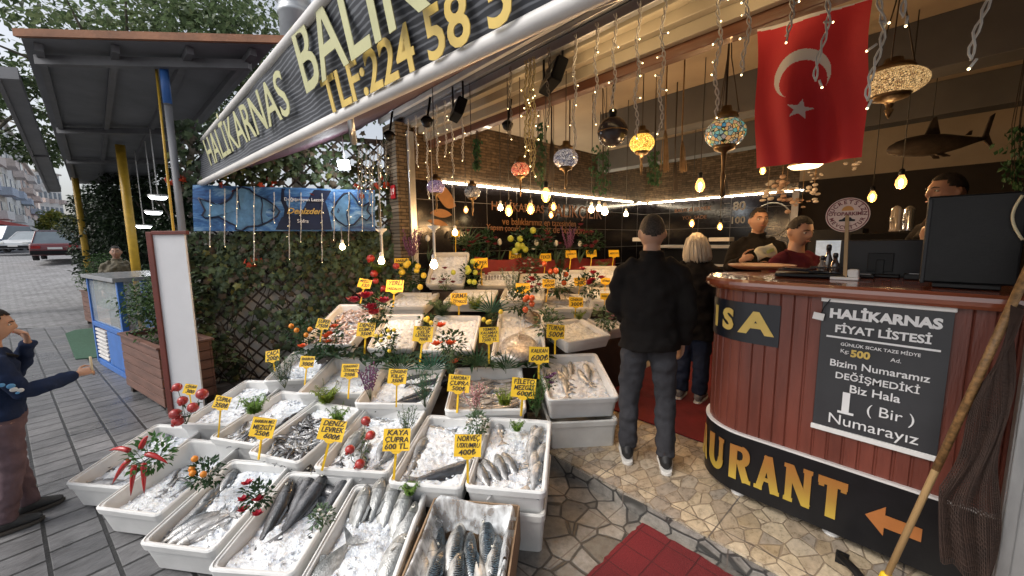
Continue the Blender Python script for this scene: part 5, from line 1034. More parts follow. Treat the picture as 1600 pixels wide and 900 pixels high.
def arc(s, r, a0, a1, size, flip=False):
    for k, ch in enumerate(s):
        a = a0+(a1-a0)*k/(len(s)-1); e_ = frame((sin(a), -cos(a), 0) if not flip else (-sin(a), cos(a), 0), (cos(a), sin(a), 0) if not flip else (-cos(a), -sin(a), 0), (r*cos(a), r*sin(a), .006)); letters(ch, size, dfm @ e_, sgr, disc_, ext=.0006, bold=.0007)
arc('ÜCRETSİZ', dr*.74, R_(158), R_(24), .028); arc('MEVCUTTUR', dr*.74, R_(200), R_(340), .026, True)
letters('OTOPARKIMIZ', .027, dfm @ Matrix.Translation((0, .006, .006)), sgr, disc_, ext=.0006, bold=.0007, sx=.92)
g = G(dfm); g.prism([(-.034, -.034), (.034, -.034), (.034, -.025), (.022, -.022), (.014, -.012), (-.012, -.012), (-.021, -.022), (-.034, -.025)], .005, .0065); part('car_mark', g, black_plastic, disc_); g = G(dfm); g.prism([(.026*cos(a), .024+.026*sin(a)) for a in [i*PI/10 for i in range(11)]], .005, .0058); part('sun_mark', g, M('sun_orange', (.65, .28, .05), .5), disc_)
# monitors
def monitor(fr, w, h, lab, dark, feet=True):
    t = thing('monitor', lab, 'monitor', mat=fr); g = G(); g.box((0, 0, h/2+.1), (w, .025, h)); part('screen_back', g, dark, t, .008, True); g = G(); g.box((0, .02, .1+h*.4), (w*.36, .02, h*.42)); g.box((0, .035, .09+h*.15), (.05, .02, h*.75)); part('stand_neck', g, black_plastic, t, .004, True); g = G(); g.box((0, 0, .008), (w*.5, .16, .014)); part('stand_foot', g, black_plastic, t, .004, True)
q = ontop(1376, 437); dep = (q-EYE).dot(FW)+.18; qm = atd(1376, 404, dep); mz = M('monitor_grey', (.02, .021, .024), .4, .1, 5, .02, spec=.3)
mt = thing('monitor', 'small dark monitor seen from behind beside the round sign', 'monitor', V((qm.x, qm.y, ZT))); mf = frame((1, .08, 0), (0, 0, 1), qm); ww_, hh_ = 98*dep/F_PX, 58*dep/F_PX
g = G(mf); g.box((0, 0, 0), (ww_, hh_, .022)); part('screen_back', g, mz, mt, .006); g = G(mf); g.box((0, -hh_*.1, .016), (ww_*.3, hh_*.5, .014)); g.box((0, -hh_*.4, .026), (.035, hh_*.75, .012)); part('stand_neck', g, black_plastic, mt, .003); g = G(); g.box((qm.x, qm.y-.02, ZT+.008), (.18, .13, .014)); part('stand_foot', g, black_plastic, mt, .003)
sl, sr = aty(1466, 305, 2.66), aty(1592, 305, 2.66); bm_ = thing('monitor', 'large black screen at the right end of the counter', 'monitor', V(((sl.x+sr.x)/2, 2.68, ZT))); zt_ = aty(1520, 303, 2.66).z
g = G(); g.box(((sl.x+sr.x)/2, 2.68, (zt_+ZT+.02)/2), (sr.x-sl.x+.06, .05, zt_-ZT-.02)); part('casing', g, black_plastic, bm_, .008); g = G(); g.box((sl.x-.02, 2.70, (zt_+ZT)/2), (.014, .10, zt_-ZT-.03)); part('side_panel', g, mz, bm_, .003); g = G(); g.box(((sl.x+sr.x)/2, 2.70, ZT+.012), (.2, .16, .018)); part('stand_foot', g, black_plastic, bm_, .003)
for px, py, d_, lab in ((1432, 437, (.10, .06, .03), 'small card terminal lying right of the grey monitor'), (1352, 434, (.08, .05, .02), 'small black device lying left of the grey monitor')):
    q = ontop(px, py); t = thing('card_terminal', lab, 'device', q); g = G(); g.box(q+V((0, 0, d_[2]/2+.001)), d_); part('case', g, black_plastic, t, .005); g = G(); g.box(q+V((0, -.005, d_[2]+.002)), (d_[0]*.6, d_[1]*.4, .003)); part('keys', g, grey_metal, t)
# dispensers and fridge at the back right
for px, m, lab in ((1398, botc, 'clear drink dispenser tower on the back bar behind the monitor'), (1418, M('chrome_tap', (.6, .6, .62), .15, .1, 5, 0, metal=.9), 'chrome drink tower on the back bar right of the clear one')):
    p = atd(px, 362, 3.6); t = thing('drink_tower', lab, 'dispenser', p); g = G(); g.lathe([(.04, 0), (.045, .01), (.04, .03), (.04, .2), (.03, .22), (.012, .235), (0, .24)], p, 14); part('column', g, m, t); g = G(); g.tube([p+V((0, 0, .12)), p+V((-.03, -.05, .12)), p+V((-.03, -.055, .08))], .008, 6); part('spout', g, alu, t)
p = atd(1408, 364, 3.62); g = G(); g.box((p.x, p.y+.1, p.z/2), (.7, .4, p.z)); solo('back_bar', g, black_matte, 'low black back bar carrying the drink towers', 'bar', bevel=.006)
p = atd(1300, 400, 5.0); t = thing('drinks_fridge', 'narrow glass door fridge glowing bluish white behind the seller', 'fridge', (p.x, p.y, 0)); g = G(); g.box((p.x, p.y+.3, .85), (.55, .5, 1.7)); part('cabinet', g, black_plastic, t, .01); g = G(); g.box((p.x, p.y+.04, .95), (.36, .02, 1.2)); part('lit_door', g, M('fridge_glow', (.5, .6, .7), .2, .3, 8, 0, emit=(.55, .72, .9), estr=.22), t)
# ================================================================ flag
TLf, TRf, BRf, BLf = aty(1183, 46, 2.66), aty(1363, -4, 2.66), aty(1350, 246, 2.66), aty(1177, 262, 2.66)
def flagp(u, v):
    p = TLf.lerp(TRf, u).lerp(BLf.lerp(BRf, u), v); p.y += .036*sin(u*9+v*2.2+.6*sin(v*4))*(.25+v) + .018*sin(u*17-v*3)*v + .03*v*v*sin(u*3); p.x += .006*sin(v*8+u*3); return p
fred = M('flag_red', (.60, .014, .02), .7, .08, 3, .12, 220, sheen=.2); fwhite = M('flag_white', (.72, .68, .64), .7, .05, 3, .1, 220)
Wf, Hf = (TRf-TLf).length, (BLf-TLf).length
fl_o = thing('flag', 'red Turkish flag with white crescent and star hung from the shop lintel', 'flag', TLf); g = G(); nu, nv = 150, 200
g.grid(flagp, nu, nv)
star = [(.058*(1 if i % 2 == 0 else .39)*sin(i*PI/5+.25), -.058*(1 if i % 2 == 0 else .39)*cos(i*PI/5+.25)) for i in range(10)]
def inpoly(x, y, P):
    c = False; j = len(P)-1
    for i in range(len(P)):
        if (P[i][1] > y) != (P[j][1] > y) and x < (P[j][0]-P[i][0])*(y-P[i][1])/(P[j][1]-P[i][1])+P[i][0]: c = not c
        j = i
    return c
for k in range(nu*nv):
    i, j = k % nu, k//nu; x, y = (i+.5)/nu*Wf, (j+.5)/nv*Hf; cx_, cy_ = .45*Wf, .385*Hf
    w_ = math.hypot(x-cx_, y-cy_) < .128 and math.hypot(x-cx_-.008, y-cy_-.034) > .104
    if w_ or inpoly(x-.445*Wf, y-.625*Hf, star) or y < .012+.01*sin(x*9): g.k[k] = 1
part('cloth', g, [fred, fwhite], fl_o)
# ================================================================ shark
n0, t0 = atd(1386, 238, 3.3), atd(1540, 213, 3.2); sd_ = (n0-t0).normalized(); L = (n0-t0).length; sf = frame(sd_, (0, 0, 1), (n0+t0)/2)       # x to the nose, y up
shk = thing('model_shark', 'dark model shark hanging from the ceiling above the counter', 'shark', mat=sf); sm_ = M('shark_skin', (.040, .030, .024), .6, .5, 9, .4)
g = G(); prof = [(-.5, .018), (-.4, .035), (-.25, .075), (-.05, .12), (.12, .13), (.28, .115), (.4, .085), (.47, .05), (.5, .012)]; g.tube([(x*L, .015*sin(x*4), 0) for x, r in prof], [(r*L*.95, r*L*.8) for x, r in prof], 14, ref=(0, 1, 0)); part('body', g, sm_, shk, 0, True)
def sfin(name, pts, z=0, tilt=None):
    g = G(); q = Matrix.Translation((0, 0, z)) @ (tilt or Matrix()); g.prism([(x*L, y*L) for x, y in pts], -.006, .006, q); part(name, g, sm_, shk, .003, True)
sfin('dorsal_fin', [(.12, .1), (.02, .30), (-.02, .31), (-.05, .1)]); sfin('tail_fin', [(-.47, .0), (-.55, .21), (-.6, .24), (-.53, .02), (-.57, -.12), (-.545, -.13), (-.46, -.02)]); sfin('rear_fin', [(-.3, .05), (-.35, .09), (-.37, .09), (-.36, .04)])
for s in (-1, 1): sfin('pectoral_fin', [(.16, -.04), (-.02, -.2), (-.09, -.21), (.02, -.04)], s*.05, Matrix.Rotation(s*.7, 4, 'X'))
g = G(sf.inverted()); g.m = Matrix(); g.tube([sf @ V((.02*L, .29*L, 0)), (sf @ V((.02*L, .29*L, 0)))+V((0, 0, .8))], .003, 5); part('wire', g, black_plastic, shk)
# ================================================================ lamps and bulbs hung from the ceiling
brass = M('old_brass', (.16, .10, .045), .4, .3, 8, .2, metal=.7); chain_m = M('lamp_chain', (.07, .05, .035), .5, .2, 8, 0, metal=.6)
def mosaic(name, cols, estr, sc=70):
    m, t, b = nodes(name); co = coords(t); v1 = N(t, 'ShaderNodeTexVoronoi', Scale=sc); v2 = N(t, 'ShaderNodeTexVoronoi', Scale=sc, feature='DISTANCE_TO_EDGE')
    for v in (v1, v2): t.links.new(co, v.inputs['Vector'])
    s_ = t.nodes.new('ShaderNodeSeparateColor'); t.links.new(v1.outputs['Color'], s_.inputs[0]); n_ = len(cols); c = ramp(t, s_.outputs[0], [(i/(n_-1), k) for i, k in enumerate(cols)])
    e = ramp(t, v2.outputs['Distance'], [(.04, (.03,)*3), (.10, (1,)*3)]); c = mix(t, 1, c, e, 'MULTIPLY'); t.links.new(c, b.inputs['Base Color']); t.links.new(c, b.inputs['Emission Color']); b.inputs['Emission Strength'].default_value = estr; b.inputs['Roughness'].default_value = .2; MATS[name] = m; return m
def mlamp(px, py, dep, r, mat, lab, chains=1, tail=.16, sq=.8, light=0, lc=(1, .7, .4)):
    c = atd(px, py, dep); t = thing('mosaic_lamp', lab, 'lamp', c); g = G(); g.ball(c, (r, r, r*sq), 22, 14); part('glass_globe', g, mat, t)
    g = G(); g.lathe([(0, r*sq*1.75), (r*.25, r*sq*1.7), (r*.3, r*sq*1.35), (r*.55, r*sq*1.2), (r*.62, r*sq*.98), (r*.55, r*sq*.8)], c, 16); part('crown', g, brass, t)
    g = G(); g.lathe([(r*.6, -r*sq*.78), (r*.5, -r*sq*1.05), (r*.15, -r*sq*1.25), (r*.08, -r*sq*1.25-tail*.4), (r*.14, -r*sq*1.25-tail*.5), (.004, -r*sq*1.25-tail)], c, 14); part('finial', g, brass, t); g = G(); top = ZC-c.z
    for k in range(chains):
        a = 2*PI*k/max(1, chains)+.5; e_ = V((cos(a), sin(a), 0))*(r*.6 if chains > 1 else 0); g.tube([c+e_+V((0, 0, r*sq*1.3)), c+e_*.2+V((0, 0, r*sq*1.6+.35)), c+V((0, 0, max(top, .5)))], .004, 5)
    part('chain', g, chain_m, t)
    if light: lamp_light(c-V((0, 0, r*sq*1.6)), light, lc, .04)
mlamp(813, 265, 3.6, .085, mosaic('mosaic_red', [(.5, .06, .03), (.6, .25, .12), (.35, .03, .02)], .8), 'small red mosaic lamp hanging above the display')
mlamp(884, 248, 3.3, .105, mosaic('mosaic_silver', [(.25, .25, .32), (.55, .52, .5), (.12, .12, .2)], .35, 60), 'silver blue mosaic lamp between red one and black ball')
mlamp(1003, 224, 3.2, .10, mosaic('mosaic_amber', [(.7, .35, .04), (.8, .5, .1), (.5, .2, .02)], 1.6), 'glowing amber mosaic lamp right of the black ball', light=3)
mlamp(1133, 208, 2.9, .14, mosaic('mosaic_multi', [(.45, .40, .10), (.03, .16, .25), (.6, .28, .06), (.05, .28, .26), (.3, .25, .2)], .55, 38), 'large multicoloured mosaic lamp on chains left of the flag', 3, .35)
mlamp(1393, 131, 2.45, .175, mosaic('mosaic_gold', [(.35, .2, .07), (.55, .36, .16), (.2, .1, .04)], .9, 90), 'largest flat mosaic lamp on chains right of the flag', 3, .1, .5, light=3)
mlamp(681, 292, 3.9, .09, mosaic('mosaic_purple', [(.25, .15, .3), (.45, .35, .5), (.12, .1, .2)], .35), 'violet mosaic lamp nearest the door frame')
mlamp(738, 300, 4.0, .085, mosaic('mosaic_grey', [(.15, .16, .17), (.3, .3, .3), (.1, .1, .11)], .2), 'grey mosaic lamp before the black tiles')
c = atd(957, 206, 3.3); t = thing('ball_lamp', 'black ball lamp with a pale ring round its middle', 'lamp', c); g = G(); g.ball(c, .125, 26, 16); part('globe', g, M('ball_black', (.025, .022, .03), .25, .1, 5, 0), t); g = G(); g.lathe([(.126, -.004), (.1275, 0), (.126, .004)], c, 40); part('ring', g, MATS['old_brass'], t); g = G(); g.lathe([(.03, .12), (.035, .16), (.03, .18), (.0, .18)], c, 12); g.tube([c+V((0, 0, .17)), c+V((0, 0, .9))], .006, 6); part('cord', g, black_plastic, t)
bulb_e = M('bulb_glow', (1, .8, .5), .2, 0, 5, 0, emit=(1, .60, .22), estr=26); bulb_g = M('bulb_glass', (.75, .42, .14), .05, .1, 5, 0, alpha=.35, emit=(1, .55, .18), estr=1.2); bulb_w = M('bulb_white', (1, .95, .85), .3, 0, 5, 0, emit=(1, .72, .38), estr=16); wire_m = M('bulb_wire', (.03, .028, .025), .6)
def bulb(px, py, dep, r, lab, kind='edison', e=1.3, top=None, wirem=None):
    r *= .78; c = atd(px, py, dep); t = thing('hanging_bulb', lab, 'light bulb', c, group='hanging light bulbs'); g = G(); wirem = wirem or wire_m
    if kind == 'edison': g.lathe([(0, -r*1.7), (r*.6, -r*1.5), (r, -r*.7), (r*.9, .2*r), (r*.45, r*1.2), (r*.4, r*1.5)], c, 14); part('glass', g, bulb_g, t); g = G(); g.ball(c-V((0, 0, r*.35)), (r*.42, r*.42, r*.85), 8, 6); part('filament', g, bulb_e, t)
    else: g.lathe([(0, -r), (r*.7, -r*.72), (r, 0), (r*.7, r*.72), (r*.42, r*1.3)], c, 14); part('glass', g, bulb_w, t)
    g = G(); g.lathe([(r*.42, r*1.3), (r*.5, r*1.4), (r*.5, r*2.4), (r*.2, r*2.7), (0, r*2.7)], c, 10); part('socket', g, black_plastic if kind == 'edison' else white_plastic, t)
    g = G(); g.tube([c+V((0, 0, r*2.6)), V((c.x, c.y, top or ZC))], .004, 5); part('wire', g, wirem, t)
    if e: lamp_light(c-V((0, 0, r*2.2)), e*2.6, (1, .58, .25), .03)
for i, (px, py, dep, r, e, ds_) in enumerate(((728, 327, 4.6, .035, 0, 'dim amber bulb leftmost against the black tiles'), (782, 325, 4.5, .04, 2, 'round lit bulb above the letters left of centre'), (795, 328, 3.7, .045, 2, 'long lit filament bulb beside the round one'), (829, 325, 3.7, .045, 2, 'long lit filament bulb over the middle letters'), (853, 303, 3.6, .055, 2.5, 'largest lit bulb touching the light strip'), (865, 322, 4.4, .04, 0, 'lit bulb just below the largest bulb'), (861, 335, 5.2, .04, 0, 'small dim bulb lowest of the middle cluster'), (924, 328, 4.6, .045, 2, 'left bulb of the close trio by the wall corner'), (936, 326, 5.2, .05, 0, 'middle bulb of the close trio by the wall corner'), (945, 331, 4.4, .05, 2.5, 'right bulb of the close trio by the wall corner'), (978, 335, 4.8, .035, 1.5, 'single lit bulb right of the close trio'), (1094, 288, 3.7, .055, 2.5, 'strong orange bulb left of the hanging corals'), (1081, 348, 4.9, .04, 1.5, 'left bulb glowing before the chalk menu'), (1125, 353, 4.9, .04, 1.5, 'right bulb glowing before the chalk menu'), (1192, 265, 3.8, .035, 1.5, 'lit bulb under the lower left flag corner'), (1408, 283, 3.0, .045, 2, 'lit bulb below the model shark'), (1363, 306, 3.8, .045, 1.5, 'lit bulb behind the round table sign'))):
    bulb(px, py, dep, r, ds_, 'edison' if i not in (1, 7, 8, 9, 10) else 'globe', e)
for px, py, dep, r, top, lab in ((535, 386, 3.9, .036, 1.75, 'white lit bulb below the right half of the fish banner'), (596, 408, 3.8, .042, 1.95, 'amber globe bulb before the brick pillar'), (678, 414, 3.4, .045, 1.85, 'white lit bulb hanging over the pinkish ice'), (711, 364, 3.9, .036, 2.4, 'oblong yellow bulb before the black tiles')):
    bulb(px, py, dep, r, lab, 'globe', 1.6, top, MATS['galvanised'])
for px, py, dep, lab in ((596, 362, 3.8, 'white cone socket above the amber globe bulb'), (678, 358, 3.4, 'white cone socket above the bulb over the pinkish ice')):
    c = atd(px, py, dep); t = thing('cone_socket', lab, 'lamp socket', c); g = G(); g.lathe([(.0, .03), (.055, .03), (.05, .015), (.015, -.01), (.012, -.03), (.0, -.03)], c, 16); part('cone', g, white_plastic, t); g = G(); g.tube([c, c+V((0, 0, .9))], .003, 5); g.tube([c-V((0, 0, .02)), c-V((0, 0, .26))], .008, 6); part('stem', g, white_plastic, t)
p = atd(1258, 259, 3.4); t = thing('dish_lamp', 'glowing flat dish lamp just below the lower edge of the flag', 'lamp', p); g = G(); g.lathe([(0, -.025), (.10, -.02), (.125, .0)], p, 24); part('diffuser', g, M('dish_glow', (1, .8, .5), .3, 0, 5, 0, emit=(1, .72, .38), estr=3.5), t); g = G(); g.lathe([(.13, .0), (.09, .05), (.02, .07), (0, .07)], p, 24); g.tube([p+V((0, 0, .07)), V((p.x, p.y, ZC))], .005, 5); part('shade', g, MATS['old_brass'], t)
# ---------------------------------------------------------------- icicle light strings
cord_w = M('light_cord', (.62, .60, .56), .5, .05, 5, 0); tip_e = M('light_tip', (1, .85, .5), .3, 0, 5, 0, emit=(1, .78, .38), estr=5); cord_g = M('light_cord_dark', (.22, .19, .15), .5, .1, 5, 0)
ri = random.Random(17)
def icicle(p0, p1, nb, lab, cm, grp, sc=1.0, amp=.009):
    t = thing('light_string', lab, 'light string', p0, group=grp); L = (p0-p1).length; g = G(); n = max(8, int(L/.018))
    for ph in (0, PI): g.tube([p0.lerp(p1, i/n)+V((cos(i*1.1+ph)*amp+.012*sin(i*.35), sin(i*1.1+ph)*amp, 0)) for i in range(n+1)], .0042*sc, 5)
    part('cord', g, cm, t)
    for k in range(nb):
        f = .25+.75*(k+ri.random()*.5)/nb; q = p0.lerp(p1, min(1, f)); a = ri.choice((0, PI))+ri.gauss(0, .5); d = (V((cos(a), sin(a), 0))*.8+V((0, 0, ri.uniform(-.9, .3)))).normalized()
        if k == nb-1: d = V((ri.gauss(0, .25), ri.gauss(0, .2), -1)).normalized(); q = p1
        b = G(); b.tube([q, q+d*.034*sc], .0052*sc, 6); b.mi = 1; b.ball(q+d*.037*sc, .0046*sc, 6, 5); part('mini_bulb', b, [cm, tip_e], t)
GR = 'icicle light strings along the lintel'
for px, y0, y1, nb in ((640, 205, 262, 3), (652, 200, 256, 3), (670, 185, 305, 5), (684, 195, 256, 4), (697, 190, 240, 3), (708, 190, 272, 4), (724, 200, 246, 3), (798, 120, 212, 3), (857, 150, 190, 2), (897, 80, 238, 5), (930, 62, 186, 4), (958, 48, 165, 4), (993, 33, 208, 5), (1031, 20, 200, 5), (1117, -10, 174, 6), (1163, -25, 106, 5), (1231, -50, 55, 5)):
    q = aty(px, y1, 2.40); icicle(V((q.x, 2.40, 3.1)), q, nb, 'white icicle light string hanging from the shop lintel left of the flag', cord_w if px < 740 or px > 860 else cord_g, GR)
    if px > 780: lamp_light(V((q.x, 2.46, 2.93)), .45, (1, .70, .36), .05)
q = aty(828, 268, 2.36)
for k in range(3): q = aty(822+6*k, 236+16*k, 2.34); icicle(V((q.x, 2.34, 3.05)), q, 7, 'thick yellowish bunch of light cords hanging above the red mosaic lamp', M('cord_yellowish', (.62, .52, .25), .5), 'yellowish light cord bunch', 1.2)
for px, y1, nb in ((1280, 125, 4), (1362, 156, 5), (1418, 25, 3), (1526, 92, 4)): q = aty(px, y1, 1.75); icicle(V((q.x, 1.75, q.z+.6)), q, nb, 'white icicle light string with thick cord hanging in front of or right of the flag', cord_w, 'near icicle light strings', .75, .006)
for px, y0, y1, nb in ((328, 296, 382, 4), (351, 294, 382, 4), (370, 292, 350, 3), (397, 292, 410, 5), (428, 300, 345, 3), (452, 296, 402, 4), (470, 300, 375, 4), (503, 302, 407, 5), (522, 300, 372, 3), (545, 300, 380, 4), (566, 300, 358, 3), (582, 300, 350, 3)):
    a, b = attr(px, y0, .17), attr(px, y1, .17); icicle(a, b, nb, 'thin white light string hanging in front of the fish banner', cord_w, 'light strings over the fish banner', .7, .004)
for k in range(8):
    px = 560+k*6; a = attr(px, 215+ri.randint(0, 20), .2); b = attr(px+ri.randint(-4, 4), 280+ri.randint(0, 40), .2); icicle(a, b, 5, 'tangled light string hanging before the brick pillar', cord_g, 'light strings before the brick pillar', .9, .01)
# ---------------------------------------------------------------- garlands, tassels, corals, speakers
gar = leaf_mat('garland_green', (.03, .085, .04)); rope = M('rope', (.28, .18, .09), .85, .25, 12, .3)
for px, y0, y1, dep, w, m, lab in ((845, 190, 290, 3.9, .06, gar, 'dark green leaf garland left of the silver blue lamp'), (940, 226, 300, 4.2, .13, gar, 'wide green leaf garland under the black ball lamp'), (1022, 235, 285, 4.0, .07, gar, 'short green garland right of the amber lamp'), (745, 215, 262, 4.4, .05, gar, 'thin dark garland before the stone wall'), (1590, 195, 290, 2.9, .10, gar, 'leafy hanging plant at the right edge beside the shark')):
    a, b = atd(px, y0, dep), atd(px, y1, dep); t = thing('leaf_garland', lab, 'garland', a); g = G()
    for k in range(150): q = a.lerp(b, ri.random())+V((ri.gauss(0, w*.4), ri.gauss(0, w*.4), 0)); g.leaf(q, (ri.gauss(0, .5), ri.gauss(0, .5), -1), (ri.gauss(0, 1), ri.gauss(0, 1), .2), .05, .028)
    part('leaves', g, m, t); g = G()
    for k in range(4): o_ = V((ri.gauss(0, w*.3), ri.gauss(0, w*.3), 0)); g.tube([V((a.x, a.y, ZC)), a+o_, b+o_], .003, 5)
    part('strands', g, dark_wood, t)
for px, y0, y1, dep, lab in ((1040, 170, 270, 3.6, 'long pale rope tassel right of the short green garland'), (1066, 195, 270, 3.6, 'shorter pale rope tassel left of the multicoloured lamp'), (1055, 225, 300, 4.2, 'dark rope tassel between the pale tassels and the big lamp'), (862, 180, 285, 4.0, 'dark brown macrame hanging behind the silver blue lamp'), (1130, 245, 310, 3.0, 'dark tassel hanging under the multicoloured lamp'), (890, 240, 290, 4.2, 'dark purple tassel below the silver blue lamp')):
    a, b = atd(px, y0, dep), atd(px, y1, dep); t = thing('rope_tassel', lab, 'tassel', a); dk = 'dark' in lab; g = G(); g.tube([V((a.x, a.y, ZC)), a, a.lerp(b, .35)], .007, 6); part('cord', g, dark_wood if dk else rope, t); g = G()
    for k in range(22): e_ = V((ri.gauss(0, .018), ri.gauss(0, .018), 0)); g.tube([a.lerp(b, .3), a.lerp(b, .5)+e_*.6, b+e_+V((0, 0, ri.uniform(0, .04)))], .003, 4)
    part('fringe', g, dark_wood if dk else rope, t)
shell = M('shell_pink', (.40, .28, .22), .6, .3, 14, .3); shell_w = M('shell_white', (.55, .50, .46), .6, .2, 14, .3)
for k, (px, py, dep, r, lab) in enumerate(((1222, 285, 4.2, .09, 'pinkish shell cluster left of the round table sign, upper one'), (1228, 312, 4.2, .085, 'pinkish shell cluster above the maroon sweater seller'), (1272, 298, 3.8, .07, 'white shell disc hanging left of the round table sign'), (1200, 300, 4.4, .10, 'lacy grey shell curtain before the chalk menu'), (1335, 258, 3.6, .05, 'spiky starfish ornament under the dark beam'), (1275, 275, 4.0, .045, 'small pale shell below the dish lamp'), (1253, 318, 4.3, .06, 'tan shell next to the grey door post'))):
    c = atd(px, py, dep); t = thing('shell_ornament', lab, 'ornament', c); g = G()
    for j in range(9): e_ = V((ri.gauss(0, r*.5), ri.gauss(0, r*.4), ri.gauss(0, r*.6))); g.ball(c+e_, (r*.34, r*.3, r*.3*ri.uniform(.5, 1)), 8, 6)
    part('shells', g, shell if k in (0, 1, 6) else shell_w, t); g = G(); g.tube([c, V((c.x, c.y, ZC))], .003, 5); part('string', g, rope, t)
def speaker(px, py, dep, s, lab, rot):
    c = atd(px, py, dep); t = thing('panel_speaker', lab, 'speaker', c); m_ = Matrix.Translation(c) @ Matrix.Rotation(rot, 4, 'Z') @ Matrix.Rotation(-.35, 4, 'X'); g = G(m_); g.box((0, 0, 0), (s, .09, s*.55)); b = part('cabinet', g, black_matte, t, .01); g = G(m_); g.box((0, -.048, 0), (s*.9, .006, s*.47)); part('grille', g, black_plastic, b)
    g = G(); g.tube([c+V((-s*.3, 0, 0)), c+V((-s*.3, 0, .25))], .01, 6); g.tube([c+V((s*.3, 0, 0)), c+V((s*.3, 0, .25))], .01, 6); part('bracket', g, black_plastic, t)
speaker(864, 120, 3.15, .34, 'larger black panel speaker under the lintel', -.5); speaker(716, 172, 3.9, .3, 'smaller black panel speaker near the brick pillar', -.4)
for px, py, dep, r, lab in ((667, 190, 4.0, .06, 'round black camera dome nearest the brick pillar'), (608, 212, 4.0, .055, 'round black camera dome above the brick pillar'), (793, 196, 3.7, .05, 'small grey dome left of the yellowish light cords')):
    c = atd(px, py, dep); t = thing('camera_dome', lab, 'camera', c); g = G(); g.ball(c, r, 14, 9); part('dome', g, black_plastic, t); g = G(); g.lathe([(r*1.05, 0), (r*1.1, r*.3), (r*.8, r*.6), (0, r*.6)], c, 16); g.tube([c, c+V((0, .05, .25))], .012, 6); part('mount', g, black_matte, t)
cc_ = [aty(1598-16*sin(PI*i/14)**1.0, 305+5*i, 2.62) for i in range(15)]; g = G(); g.tube(cc_, .005, 6); solo('lamp_cable', g, M('cable_pale', (.75, .68, .45), .4), 'pale looped cable at the right edge beside the black screen', 'cable')  # plain pale cable colour, no emission
# ================================================================ price tags
tag_y = M('tag_yellow', (.80, .50, .015), .45, .08, 8, .04); ink = M('tag_ink', (.03, .02, .015), .6, .1, 5, 0)
rt = random.Random(5)
def price_tag(px, py, wpx, text, bqx, bqy, dep, lab, tilt=0, hr=.78, yaw=0):
    yaw = yaw or rt.uniform(-.35, .35); tilt += rt.uniform(-.05, .05)
    c = atd(px, py, dep); b = atd(bqx, bqy, dep); w = wpx*dep/F_PX; h = w*hr; x = (RT*cos(tilt)+UP*sin(tilt)).normalized(); nrm = (-FW*.93+V((0, 0, .3))+RT*yaw).normalized(); y = nrm.cross(x); m_ = frame(x, y, c)
    t = thing('price_tag', lab, 'price tag', b, group='yellow price tags'); g = G(m_); n = 8; bow = lambda u: .012*w*8*(u-.5)**2
    g.grid(lambda u, v: V(((u-.5)*w, (v-.5)*h, bow(u))), n, 2); g.grid(lambda u, v: V(((.5-u)*w, (v-.5)*h, bow(u)-.0025)), n, 2)
    for a, bb in (((-.5, -.5), (.5, -.5)), ((.5, -.5), (.5, .5)), ((.5, .5), (-.5, .5)), ((-.5, .5), (-.5, -.5))): g.add([V((p[0]*w, p[1]*h, bow(p[0]+.5)+z)) for z in (-.0025, 0) for p in (a, bb)], [(0, 1, 3, 2)])
    pn = part('panel', g, tag_y, t)
    top = c - y*h*.3 - nrm*.004; g = G(); g.bar(b, top, w*.085, w*.05, up=nrm); g.prism([(-w*.1, -h*.62), (w*.1, -h*.62), (w*.26, -h*.46), (-w*.26, -h*.46)], -.003, -.0005, m_); part('stick', g, tag_y, t)
    lines = text.split('/'); n = len(lines); lh = h*.92/n
    for k, s in enumerate(lines):
        me = text_mesh(s, 1, Matrix(), shear=.25); xs = [v.co.x for v in me.vertices]; ww = max(xs)-min(xs); bpy.data.meshes.remove(me)
        sz = min(lh*1.12, w*.86/ww*1.25); sx = min(1.15, w*.86/(ww*sz)); e_ = Matrix.Translation((rt.uniform(-.02, .06)*w*(1 if k == n-1 else .3), h*.46-lh*(k+.5), .003)) @ Matrix.Rotation(rt.uniform(-.05, .07), 4, 'Z')
        letters(s, sz, m_ @ e_, ink, pn, name='handwriting', ext=.0004, bold=sz*.018, shear=rt.uniform(.1, .35), sx=sx, res=2)
def zd(px, py, z): return (atz(px, py, rowz(z))-EYE).dot(FW)
